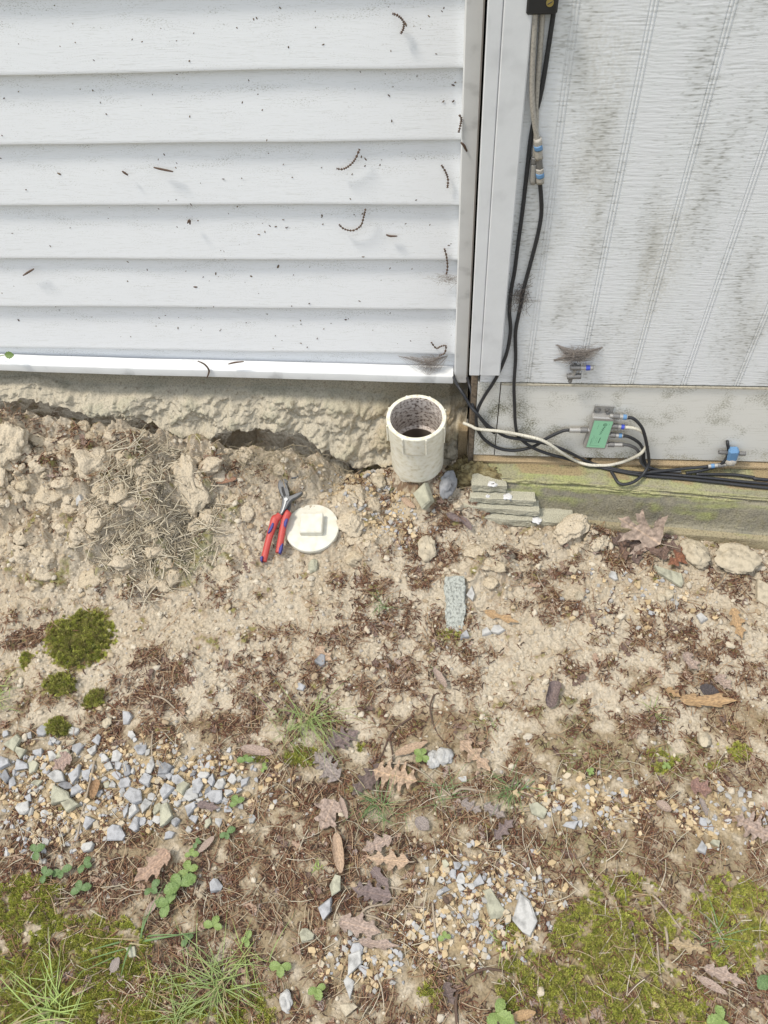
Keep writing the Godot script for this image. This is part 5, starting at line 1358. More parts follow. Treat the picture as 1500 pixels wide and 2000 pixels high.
func build_leaves() -> void:
	var tan := Color(0.56, 0.405, 0.285)
	var pink := Color(0.47, 0.36, 0.30)
	var grey := Color(0.36, 0.305, 0.28)
	var dark := Color(0.19, 0.14, 0.125)
	var purple := Color(0.25, 0.19, 0.18)
	var rust := Color(0.30, 0.13, 0.075)
	var gold := Color(0.50, 0.33, 0.175)
	dead_leaf("tan lobed oak leaf above the dark green grass tuft", -0.0898, 0.7798, 0.0818, -0.2056, 0.0603, 5, 0.62, 0.25, 0.1, tan, 0.010)
	dead_leaf("dark crumpled leaf under the tan lobed oak leaf", -0.1409, 0.7888, 0.0763, -2.32, 0.0389, 4, 0.35, 0.9, 0.3, dark)
	dead_leaf("dark brown oak leaf below the long grass tuft", -0.1982, 0.7111, 0.0656, 0.5749, 0.0442, 4, 0.5, 0.5, 0.2, purple)
	dead_leaf("grey lobed leaf left of the twig fork", -0.2216, 0.767, 0.0685, 2.3742, 0.0453, 4, 0.5, 0.4, 0.2, grey)
	dead_leaf("slender tan lobed leaf right of the white pebbles", 0.0587, 0.73, 0.0766, -0.7104, 0.0354, 3, 0.6, 0.3, 0.15, tan)
	dead_leaf("narrow tan leaf behind the round leaved seedling", -0.0627, 0.7247, 0.0716, 0.4729, 0.0198, 0, 0.0, 0.5, 0.1, tan)
	dead_leaf("broad greyish brown leaf left of the dark green tuft", -0.2098, 0.8572, 0.0579, -1.8266, 0.0513, 2, 0.2, 0.25, 0.25, pink)
	dead_leaf("small curled leaf beside the broad greyish brown leaf", -0.1808, 0.8431, 0.0444, -1.1611, 0.0134, 0, 0.0, 1.2, 0.2, pink)
	dead_leaf("long curled tan leaf left of the dark litter", -0.1809, 0.9232, 0.0703, -1.3587, 0.0259, 0, 0.0, 1.2, 0.25, tan)
	dead_leaf("tan leaf with a long finger lobe above the small gravel", -0.0905, 0.9293, 0.0722, 3.0849, 0.0312, 3, 0.6, 0.6, 0.2, tan, 0.012)
	dead_leaf("brown leaf above the long finger lobed leaf", -0.1141, 0.9025, 0.0553, -2.6725, 0.0316, 3, 0.5, 0.7, 0.3, pink, 0.010)
	dead_leaf("dark crumpled leaf in the litter below the finger lobed leaf", -0.1172, 0.9815, 0.0698, 2.9676, 0.0378, 4, 0.5, 1.1, 0.3, purple)
	dead_leaf("grey crumpled leaf beside the pale straw", -0.104, 0.9577, 0.0416, -0.7206, 0.0236, 2, 0.3, 1.0, 0.3, purple)
	dead_leaf("flat pinkish oak leaf at the bottom middle", -0.1344, 1.0359, 0.0714, -0.1793, 0.0369, 3, 0.4, 0.15, 0.1, pink, 0.008)
	dead_leaf("narrow pinkish leaf under the flat oak leaf", -0.1014, 1.0603, 0.0663, -0.0026, 0.0191, 2, 0.4, 0.8, 0.2, pink)
	dead_leaf("crumpled tan leaf above the strawberry leaves", -0.5135, 0.9645, 0.0739, -2.3964, 0.0426, 3, 0.4, 0.7, 0.3, Color(0.47, 0.325, 0.24), 0.008)
	dead_leaf("small tan leaf under the strawberry leaves", -0.5033, 1.0309, 0.0346, -2.1037, 0.0144, 0, 0.0, 0.4, 0.2, pink)
	dead_leaf("greyish bark like leaf between the clover leaves", -0.4268, 0.9219, 0.0404, -2.2047, 0.0131, 0, 0.0, 0.4, 0.1, pink)
	dead_leaf("long curled golden leaf at the right", 0.5118, 0.5954, 0.1026, 0.0323, 0.0323, 2, 0.25, 1.1, 0.3, gold, 0.008)
	dead_leaf("small golden leaf left of the long curled one", 0.4497, 0.5815, 0.0296, -0.6628, 0.0183, 2, 0.5, 0.6, 0.3, gold)
	dead_leaf("rolled purple brown leaf on the pale clay", 0.2134, 0.6022, 0.0628, -1.8468, 0.045, 0, 0.0, 1.9, 0.5, purple, 0.006)
	dead_leaf("rusty oak leaf below the sill", 0.501, 0.2715, 0.0746, -2.4668, 0.0363, 3, 0.6, 0.5, 0.2, rust)
	dead_leaf("large tan leaf at the bottom right, upper one", 0.463, 1.0685, 0.0611, -0.2825, 0.0251, 3, 0.35, 0.4, 0.1, pink, 0.010)
	dead_leaf("slim tan leaf at the bottom right, lower one", 0.442, 1.0833, 0.0516, -0.4545, 0.015, 0, 0.0, 0.7, 0.2, pink)
	dead_leaf("torn tan leaf on the bottom right moss", 0.4133, 1.0305, 0.0558, -0.1089, 0.0239, 3, 0.6, 0.3, 0.1, Color(0.47, 0.36, 0.22))
	dead_leaf("brown oak leaf at the right edge", 0.552, 0.8316, 0.064, 2.6523, 0.0515, 4, 0.55, 0.4, 0.2, pink, 0.010)
	dead_leaf("reddish brown leaf above the right gravel", 0.4737, 0.7668, 0.037, -0.33, 0.036, 2, 0.4, 0.6, 0.3, Color(0.33, 0.2, 0.165))
	dead_leaf("grey trailing leaf above the right gravel", 0.4736, 0.8004, 0.0349, -1.3837, 0.0131, 0, 0.0, 1.2, 0.3, grey)
	dead_leaf("brown leaf in the furrow of litter", 0.4001, 0.8077, 0.0289, -0.6226, 0.0206, 0, 0.0, 1.0, 0.3, pink)
	dead_leaf("grey torn leaf right of the dark green tuft", 0.0526, 0.8262, 0.0388, -0.3801, 0.0246, 3, 0.5, 0.4, 0.3, grey)
	dead_leaf("greyish leaf heap's left leaf below the sedge", 0.0958, 0.8313, 0.0426, -0.5029, 0.0264, 3, 0.5, 0.8, 0.3, grey)
	dead_leaf("greyish leaf heap's right leaf below the sedge", 0.112, 0.8618, 0.0467, 0.7932, 0.0261, 3, 0.5, 0.8, 0.3, purple)
	dead_leaf("grey flap of leaf above the dry straw fan", -0.0348, 0.8634, 0.0323, -0.6707, 0.0244, 0, 0.0, 0.3, 0.2, grey)
	dead_leaf("golden leaf at the right edge of the clay", 0.598, 0.4246, 0.0671, -1.47, 0.0278, 3, 0.5, 0.6, 0.2, gold)
	dead_leaf("golden leaf beside the pale stones", 0.1117, 0.4328, 0.074, -0.3145, 0.0218, 2, 0.5, 0.5, 0.2, gold)
	dead_leaf("reddish leaf under the mound's right shoulder", -0.5286, 0.1557, 0.08, -0.0181, 0.0262, 0, 0.0, 0.6, 0.2, Color(0.36, 0.2, 0.13))
	dead_leaf("torn leaf under the dark grey stone", -0.2538, 0.5414, 0.0459, -0.614, 0.0278, 2, 0.4, 0.4, 0.2, tan)
	dead_leaf("pale folded leaf below the litter mat", -0.3625, 0.7432, 0.0689, -0.1174, 0.022, 0, 0.0, 0.9, 0.2, pink)
	dead_leaf("curved grey brown leaf in the middle litter", -0.0123, 0.5805, 0.0512, -0.9816, 0.0187, 0, 0.0, 1.0, 0.5, pink)
	dead_leaf("pinkish leaf lying on the gravel patch", -0.7357, 0.7929, 0.0387, -2.2766, 0.0341, 2, 0.3, 0.3, 0.2, Color(0.45, 0.33, 0.28), 0.012)
	dead_leaf("curled golden leaf on the gravel patch", -0.6628, 0.8356, 0.0386, -1.5426, 0.0236, 0, 0.0, 1.3, 0.3, Color(0.42, 0.26, 0.14), 0.008)
	dead_leaf("dark leaf on the gravel patch's right end", -0.4373, 0.8528, 0.0408, -0.1248, 0.0193, 2, 0.3, 0.9, 0.3, purple, 0.008)
	dead_leaf("upper brown leaf in the dark litter at the right", 0.4926, 0.5116, 0.0413, -0.8253, 0.0313, 2, 0.3, 0.6, 0.3, pink)
	dead_leaf("lower brown leaf in the dark litter at the right", 0.55, 0.555, 0.0364, -0.7989, 0.0328, 2, 0.3, 0.7, 0.3, pink)
	dead_leaf("blackish wet leaf in the dark litter at the right", 0.5193, 0.5735, 0.0391, -0.2274, 0.0244, 0, 0.0, 0.3, 0.2, Color(0.085, 0.07, 0.07))
	dead_leaf("tan curled leaf at the bottom edge", 0.1391, 1.1457, 0.0434, 0.2647, 0.0165, 0, 0.0, 0.8, 0.2, gold)
	dead_leaf("small grey leaf on the left moss", -0.5399, 1.1221, 0.0262, 1.1206, 0.0174, 0, 0.0, 0.4, 0.2, grey)
	dead_leaf("tan leaf in the debris pit", -0.0964, 0.1805, 0.0436, -0.7069, 0.0164, 0, 0.0, 0.6, 0.2, tan)
	dead_leaf("purple leaf strip left of the stacked slabs", 0.0067, 0.2066, 0.0381, -0.5219, 0.0186, 0, 0.0, 1.0, 0.2, purple)
	dead_leaf("purple leaf strip right of the debris pit", 0.0347, 0.2162, 0.0425, -0.8401, 0.0186, 0, 0.0, 1.0, 0.2, purple)
	dead_leaf("brown crumpled leaf at the bottom middle right", 0.0202, 1.1234, 0.0329, -1.0975, 0.0251, 3, 0.5, 1.2, 0.3, dark)
	for k in 9:
		var q: Vector2 = [Vector2(0.3762, 0.2229), Vector2(0.4012, 0.233), Vector2(0.4249, 0.243), Vector2(0.4463, 0.2517), Vector2(0.4697, 0.2602), Vector2(0.3848, 0.2502), Vector2(0.4115, 0.2627), Vector2(0.4942, 0.2429), Vector2(0.4403, 0.2259)][k]
		dead_leaf("dark brown leaf in the heap under the large oak leaf", q.x, q.y, rng.randf_range(0.04, 0.06), rng.randf() * TAU, 0.03, 2, 0.4, rng.randf_range(0.6, 1.4), 0.3, dark.lerp(Color(0.22, 0.13, 0.09), rng.randf()), 0.004, Vector2.ZERO, "leaf heap by the sill")
	# the large leaf leaning on the sill
	var a: Vector3 = Vector3(0.4376, 0.012, 0.2284)
	var n := Vector3(0.05, 0.55, 0.83).normalized()
	var bx := Vector3(-0.84, 0.44, -0.30).normalized()
	bx = (bx - n * bx.dot(n)).normalized()
	var t := thing("dead_leaf", "large brown pointed oak leaf leaning against the sill", "leaf", "", Transform3D(Basis(bx, n, bx.cross(n)), a + bx * 0.028 + Vector3(0.014, 0.022, 0.006)))
	part(t, "leaf_blade", fan_leaf(0.135), leaf_material(Color(0.52, 0.40, 0.32)))
	var st := PackedVector3Array()
	for k in 6: st.append(Vector3(-0.04 - 0.012 * k, 0.001, 0.004 * k))
	part(t, "leaf_stalk", tube(st, 0.0012, 0.0014, 5), M.bark_pale)

# outline of an oak leaf, tip towards +x: pointed or rounded lobes with deep bays
func oak_outline(len: float, wid: float, lobes: int, deep: float, sd: int) -> PackedVector2Array:
	var r := RandomNumberGenerator.new()
	r.seed = sd
	var up := []
	var dn := []
	for side in 2:
		var out: Array = up if side == 0 else dn
		for k in lobes:
			var t := (k + 0.55 + r.randf_range(-0.12, 0.12)) / (lobes + 0.35)
			var env := 0.5 * wid * pow(sin(PI * pow(t, 0.8) * 0.93 + 0.12), 0.8) * r.randf_range(0.8, 1.12)
			var x := (t - 0.5) * len
			var st := len / lobes
			var bay := env * (1.0 - deep)
			out.append(Vector2(x - st * 0.34, bay))
			out.append(Vector2(x - st * 0.12, env * 0.72))
			out.append(Vector2(x + st * 0.12, env))
			out.append(Vector2(x + st * 0.24, env * 0.80))
			out.append(Vector2(x + st * 0.22, env * 0.52))
	var poly := PackedVector2Array([Vector2(-0.52 * len, 0.004 * len)])
	for q in up: poly.append(q)
	poly.append(Vector2(len * 0.47, wid * 0.07))
	poly.append(Vector2(len * 0.54, 0.0))
	poly.append(Vector2(len * 0.46, -wid * 0.08))
	for k in range(dn.size() - 1, -1, -1): poly.append(Vector2(dn[k].x, -dn[k].y))
	poly.append(Vector2(-0.52 * len, -0.004 * len))
	return poly

# the blade is cut into small cells so that it can roll, bend and crinkle
func blade_from(poly: PackedVector2Array, len: float, wid: float, roll: float, bend: float, crinkle: float, sd: int) -> ArrayMesh:
	var nz := noise(1.5, sd, 3)
	var cell := maxf(len, wid) / 20.0
	var seen := {}
	var v := PackedVector3Array()
	var uv := PackedVector2Array()
	var ix := PackedInt32Array()
	var lo := poly[0]
	var hi := poly[0]
	for q in poly:
		lo = lo.min(q)
		hi = hi.max(q)
	for gx in range(floori(lo.x / cell), ceili(hi.x / cell)):
		for gz in range(floori(lo.y / cell), ceili(hi.y / cell)):
			var sq := PackedVector2Array([Vector2(gx, gz) * cell, Vector2(gx + 1, gz) * cell, Vector2(gx + 1, gz + 1) * cell, Vector2(gx, gz + 1) * cell])
			for pc in Geometry2D.intersect_polygons(poly, sq):
				var tr := Geometry2D.triangulate_polygon(pc)
				var own := PackedInt32Array()
				for q in pc:
					var key := Vector2i(roundi(q.x * 20000.0), roundi(q.y * 20000.0))
					if not seen.has(key):
						seen[key] = v.size()
						var lat: float = q.y
						var y := 0.0
						if absf(roll) > 0.05:
							var r := wid * 0.5 / roll
							y = r * (1.0 - cos(lat / r))
							lat = r * sin(lat / r)
						y += bend * len * pow(q.x / len * 2.0, 2.0) * 0.25
						y += crinkle * wid * (nz.get_noise_2d(q.x / len * 4.0, q.y / wid * 3.0) + absf(q.y) / wid * nz.get_noise_2d(q.x / len * 7.0 + 9.0, q.y / wid * 5.0))
						y += 0.02 * wid * absf(fposmod((q.x - absf(q.y) * 0.5) / len * 7.0, 1.0) - 0.5)
						v.append(Vector3(q.x, y, lat))
						uv.append(Vector2(q.x / len * 0.95 + 0.5, q.y / wid * 0.95 + 0.5))
					own.append(seen[key])
				for k in range(0, tr.size(), 3):
					var c0: Vector2 = pc[tr[k]]
					var c1: Vector2 = pc[tr[k + 1]]
					var c2: Vector2 = pc[tr[k + 2]]
					if (c1 - c0).cross(c2 - c0) > 0: ix.append_array([own[tr[k]], own[tr[k + 1]], own[tr[k + 2]]])
					else: ix.append_array([own[tr[k]], own[tr[k + 2]], own[tr[k + 1]]])
	var nn := PackedVector3Array()
	nn.resize(v.size())
	for k in range(0, ix.size(), 3):
		var f := (v[ix[k + 2]] - v[ix[k]]).cross(v[ix[k + 1]] - v[ix[k]])
		for e in 3: nn[ix[k + e]] += f
	for k in nn.size(): nn[k] = nn[k].normalized() if nn[k].length_squared() > 1e-24 else Vector3.UP
	return arrays(v, nn, ix, uv)

func fan_leaf(width: float) -> ArrayMesh:
	var half := [Vector2(-0.48, 0.02), Vector2(-0.40, 0.30), Vector2(-0.20, 0.60), Vector2(-0.10, 1.0), Vector2(-0.02, 0.72), Vector2(0.06, 0.86), Vector2(0.04, 0.52), Vector2(-0.08, 0.30), Vector2(0.02, 0.26), Vector2(0.34, 0.48), Vector2(0.56, 0.70), Vector2(0.50, 0.48), Vector2(0.62, 0.42), Vector2(0.42, 0.22), Vector2(0.36, 0.10), Vector2(0.52, 0.12), Vector2(0.72, 0.22), Vector2(0.80, 0.06), Vector2(0.95, 0.0)]
	var poly := PackedVector2Array()
	for q in half: poly.append(Vector2(q.x * width * 0.62, q.y * width * 0.5))
	for k in range(half.size() - 2, -1, -1): poly.append(Vector2(half[k].x * width * 0.60, -half[k].y * width * 0.5))
	return blade_from(poly, width, width, 0.5, 0.3, 0.05, 77)

func build_twigs() -> void:
	for s in [["long grey twig running down beside the gravel", [Vector2(-0.6796, 0.7815), Vector2(-0.6765, 0.8132), Vector2(-0.6753, 0.8519), Vector2(-0.674, 0.8895), Vector2(-0.6714, 0.9305)], 0.0028, true], ["thin twig crossing the gravel", [Vector2(-0.576, 0.716), Vector2(-0.5681, 0.7569), Vector2(-0.5577, 0.7864), Vector2(-0.5393, 0.8246), Vector2(-0.5431, 0.8582), Vector2(-0.5451, 0.8817)], 0.0016, true], ["pale twig above the gravel", [Vector2(-0.6069, 0.6425), Vector2(-0.5701, 0.6516), Vector2(-0.5414, 0.6697), Vector2(-0.5146, 0.6896)], 0.0022, true], ["dark twig fork right of the grey leaf", [Vector2(-0.0614, 0.6565), Vector2(-0.0963, 0.6843), Vector2(-0.1073, 0.7003), Vector2(-0.1171, 0.7312), Vector2(-0.1255, 0.7516)], 0.0022, false], ["dark branch of the twig fork", [Vector2(-0.1073, 0.7003), Vector2(-0.0993, 0.7303), Vector2(-0.0957, 0.7549)], 0.0016, false], ["twig running down to the dry stub", [Vector2(-0.1116, 0.7528), Vector2(-0.074, 0.7557), Vector2(-0.0381, 0.7682), Vector2(-0.0142, 0.7842), Vector2(0.0154, 0.8089)], 0.0024, true], ["pale dry stub right of the grass", [Vector2(0.0191, 0.804), Vector2(0.0342, 0.7947), Vector2(0.058, 0.7932), Vector2(0.08, 0.7947)], 0.0032, true], ["curved dark twig in the bottom middle", [Vector2(0.0348, 1.1642), Vector2(0.0318, 1.1363), Vector2(0.0372, 1.1144), Vector2(0.0521, 1.0973), Vector2(0.0773, 1.0852), Vector2(0.1026, 1.0842), Vector2(0.1235, 1.0887)], 0.0028, false], ["upright twig right of the small gravel", [Vector2(-0.0112, 0.991), Vector2(-0.0075, 1.0188), Vector2(-0.0009, 1.0573), Vector2(0.007, 1.087)], 0.0022, true], ["pale straw beside the acorn", [Vector2(-0.1114, 0.9671), Vector2(-0.0793, 0.9717), Vector2(-0.0477, 0.973), Vector2(-0.0183, 0.9686)], 0.0022, true], ["pale straw below the dark crumpled leaf", [Vector2(-0.1343, 1.0152), Vector2(-0.1219, 1.0039), Vector2(-0.0866, 0.9968), Vector2(-0.0509, 0.9977), Vector2(-0.0224, 0.999)], 0.0024, true], ["short pale straw above the pinkish oak leaf", [Vector2(-0.1316, 1.0159), Vector2(-0.1072, 1.0199), Vector2(-0.0844, 1.0287)], 0.0022, true], ["curved stem in the middle litter", [Vector2(-0.0224, 0.6117), Vector2(-0.0294, 0.6442), Vector2(-0.0179, 0.6801), Vector2(0.0009, 0.7046), Vector2(0.0152, 0.7219)], 0.0018, false], ["pale stick in front of the debris pit", [Vector2(-0.1881, 0.1677), Vector2(-0.1621, 0.2025), Vector2(-0.1453, 0.2264), Vector2(-0.1331, 0.2522)], 0.0026, true], ["dry stalk on the bottom right moss", [Vector2(0.3643, 0.9543), Vector2(0.3817, 0.9733), Vector2(0.3962, 0.992), Vector2(0.4083, 1.0083)], 0.0024, true], ["second dry stalk on the bottom right moss", [Vector2(0.2954, 1.1107), Vector2(0.3218, 1.091), Vector2(0.3466, 1.0747)], 0.0020, false], ["upright dry stalk at the bottom right", [Vector2(0.3634, 1.0175), Vector2(0.363, 1.0478), Vector2(0.3643, 1.0772), Vector2(0.3655, 1.093)], 0.0020, true], ["thin brown stem at the lower left", [Vector2(-0.613, 1.0344), Vector2(-0.5987, 1.0127), Vector2(-0.5792, 0.9946), Vector2(-0.5869, 0.9806)], 0.0018, true], ["pale bent stem by the crumpled tan leaf", [Vector2(-0.5701, 0.9966), Vector2(-0.5539, 1.004), Vector2(-0.5275, 1.0039)], 0.0018, true], ["dry stem left of the clover at the left", [Vector2(-0.7015, 0.8487), Vector2(-0.6875, 0.8716), Vector2(-0.6691, 0.8892)], 0.0014, false], ["grey stick on the left moss", [Vector2(-0.7168, 1.0699), Vector2(-0.7085, 1.0531), Vector2(-0.7029, 1.0362)], 0.0016, true], ["pale stick below the left clover leaves", [Vector2(-0.4265, 0.9331), Vector2(-0.4145, 0.9541), Vector2(-0.4148, 0.9756), Vector2(-0.4058, 0.9877)], 0.0018, true], ["small root on the pale clay", [Vector2(0.189, 0.3162), Vector2(0.1958, 0.3453), Vector2(0.2125, 0.3695), Vector2(0.2333, 0.3931)], 0.0014, true], ["dry stem at the bottom left edge", [Vector2(-0.6061, 1.1701), Vector2(-0.5823, 1.1611), Vector2(-0.5565, 1.143)], 0.0016, true], ["thin dark stick in the right litter", [Vector2(0.5262, 0.7234), Vector2(0.5445, 0.7509), Vector2(0.5624, 0.7778)], 0.0018, false], ["short broken stick beside the torn leaf", [Vector2(0.3796, 1.0025), Vector2(0.3799, 1.0202), Vector2(0.3794, 1.0361)], 0.0030, true]]:
		var pts := []
		var k := 0
		for q in s[1]:
			var up: float = s[2] * 0.9 + (0.004 if k % 3 == 1 else 0.0)
			pts.append(Vector3(q.x, ground_at(q.x, q.y) + up, q.y))
			k += 1
		solo("twig", tube(smooth_path(pts, 5), s[2], s[2] * 0.6, 6), M.bark_pale if s[3] else M.bark, s[0], "twig")

func blade_mesh(len: float, wid: float, arch: float, sd: int) -> ArrayMesh:
	var r := RandomNumberGenerator.new()
	r.seed = sd
	var side := r.randf_range(-0.45, 0.45)
	var p := PackedVector3Array()
	for j in 9:
		var t := j / 8.0
		var c := Vector3(len * (t * 0.35 + 0.65 * t * t) * arch, len * (t - 0.62 * arch * t * t) * (1.15 - arch * 0.55), side * len * t * t)
		var w := wid * (1.0 - pow(t, 2.5)) * 0.5 + 0.0001
		for s in [-1, 0, 1]: p.append(c + Vector3(0, -0.25 * wid * (1 - absi(s)), w * s))
	return grid(p, 3, 9)

func build_grass() -> void:
	var shapes := {}
	var tufts := [["long pale green grass tuft in the middle", Vector2(-0.2735, 0.6726), 44, 0.105, 0.0021, 0.95, 0], ["dense dark green sedge tuft under the tan oak leaf", Vector2(-0.1156, 0.8298), 50, 0.07, 0.0018, 0.85, 1], ["dark green sedge tuft right of the slender leaf", Vector2(0.1314, 0.7896), 30, 0.065, 0.0018, 0.85, 1], ["grass tuft at the left edge", Vector2(-0.9187, 0.6823), 14, 0.07, 0.0026, 0.85, 0], ["bright grass tuft at the bottom left", Vector2(-0.6295, 1.1936), 44, 0.10, 0.0030, 0.85, 2], ["big grass tuft at the bottom beside the clover", Vector2(-0.3592, 1.1382), 56, 0.115, 0.0026, 0.8, 0], ["few broad grass blades over the pale green stone", Vector2(-0.51, 1.0823), 8, 0.09, 0.0042, 1.0, 1], ["thin grass tuft on the bottom right moss", Vector2(0.4663, 1.0106), 12, 0.065, 0.0022, 0.85, 1], ["small upright grass shoots above the curled golden leaf", Vector2(0.4101, 0.6209), 12, 0.05, 0.0020, 0.7, 0], ["sparse dark grass in the middle litter", Vector2(-0.1437, 0.4154), 16, 0.05, 0.0012, 0.9, 1], ["tiny green shoot beside the curved leaf", Vector2(-0.0211, 0.5623), 12, 0.022, 0.0022, 0.6, 1], ["tiny bright shoot in the dark litter", Vector2(-0.2205, 0.9503), 10, 0.026, 0.0024, 0.6, 2], ["bright grass blades left of the bottom right moss", Vector2(0.1005, 1.0428), 8, 0.035, 0.0022, 0.85, 2], ["thin grass blades on the left moss", Vector2(-0.7123, 1.1477), 8, 0.06, 0.0022, 0.9, 0], ["thin grass left of the big bottom tuft", Vector2(-0.4705, 1.1496), 8, 0.05, 0.002, 0.95, 2], ["slender grass tuft at the bottom left of the big tuft", Vector2(-0.4183, 1.1858), 22, 0.08, 0.002, 0.9, 0], ["slender grass tuft between the clover and the big tuft", Vector2(-0.3236, 1.0945), 18, 0.07, 0.0018, 0.9, 2], ["wispy grass at the foot of the dark oak leaf", Vector2(-0.3107, 0.7012), 16, 0.06, 0.0014, 0.95, 0], ["wispy grass below the tan oak leaf", Vector2(-0.0036, 0.8119), 14, 0.07, 0.0014, 1.0, 1], ["dry wispy grass on the bottom right moss", Vector2(0.3155, 1.0732), 10, 0.07, 0.0014, 1.0, 3], ["wispy grass at the left of the gravel", Vector2(-0.918, 0.6437), 10, 0.07, 0.002, 0.9, 2], ["thin grass above the cracked brown soil", Vector2(0.092, 0.6686), 8, 0.045, 0.0014, 0.95, 0]]
	for t in tufts:
		var o := thing("grass_tuft", t[0], "grass", "", Transform3D(Basis(), Vector3(t[1].x, ground_at(t[1].x, t[1].y) - 0.002, t[1].y)))
		var lean := rng.randf() * TAU
		for k in int(t[2] * 1.6):
			var v: int = k % 8
			var key := "%s%d" % [t[0], v]
			if not shapes.has(key): shapes[key] = blade_mesh(t[3] * rng.randf_range(0.45, 1.15), t[4] * rng.randf_range(0.4, 0.75), clampf(t[5] * rng.randf_range(0.75, 1.25), 0.3, 1.12), rng.randi())
			var a := fposmod(lean + rng.randfn() * 1.0 + (PI if rng.randf() < 0.25 else 0.0), TAU)
			var r: float = rng.randf() * t[3] * 0.6
			part(o, "blade", shapes[key], [M.grass, M.grass_dark, M.grass_bright, M.grass_dry][t[6] if rng.randf() > 0.14 else 3], Transform3D(Basis(Vector3.UP, a).scaled(Vector3.ONE * rng.randf_range(0.75, 1.2)), Vector3(rng.randfn(), 0, rng.randfn()) * 0.45 * r))

func leaflet_mesh(sd: int, round_leaf: bool) -> ArrayMesh:
	var nl := 21
	var ns := 7
	var nz := noise(2.0, sd, 2)
	var p := PackedVector3Array()
	var uv := PackedVector2Array()
	for j in nl:
		var t := float(j) / (nl - 1)
		var env := pow(sin(PI * pow(t, 1.25)), 0.7) * 0.40 if t > 0 and t < 1 else 0.0
		if not round_leaf: env *= 1.0 - 0.30 * fposmod(1.0 - t * 5.0, 1.0) * smoothstep(0.25, 0.5, t)
		for i in ns:
			var s := 2.0 * i / (ns - 1) - 1.0
			p.append(Vector3(t, 0.10 * absf(s) * env * 2.5 + 0.08 * sin(t * PI) + 0.05 * nz.get_noise_2d(t * 2.0, s), s * env))
			uv.append(Vector2(t, s * 0.49 + 0.5))
	return grid(p, ns, nl, false, false, uv)

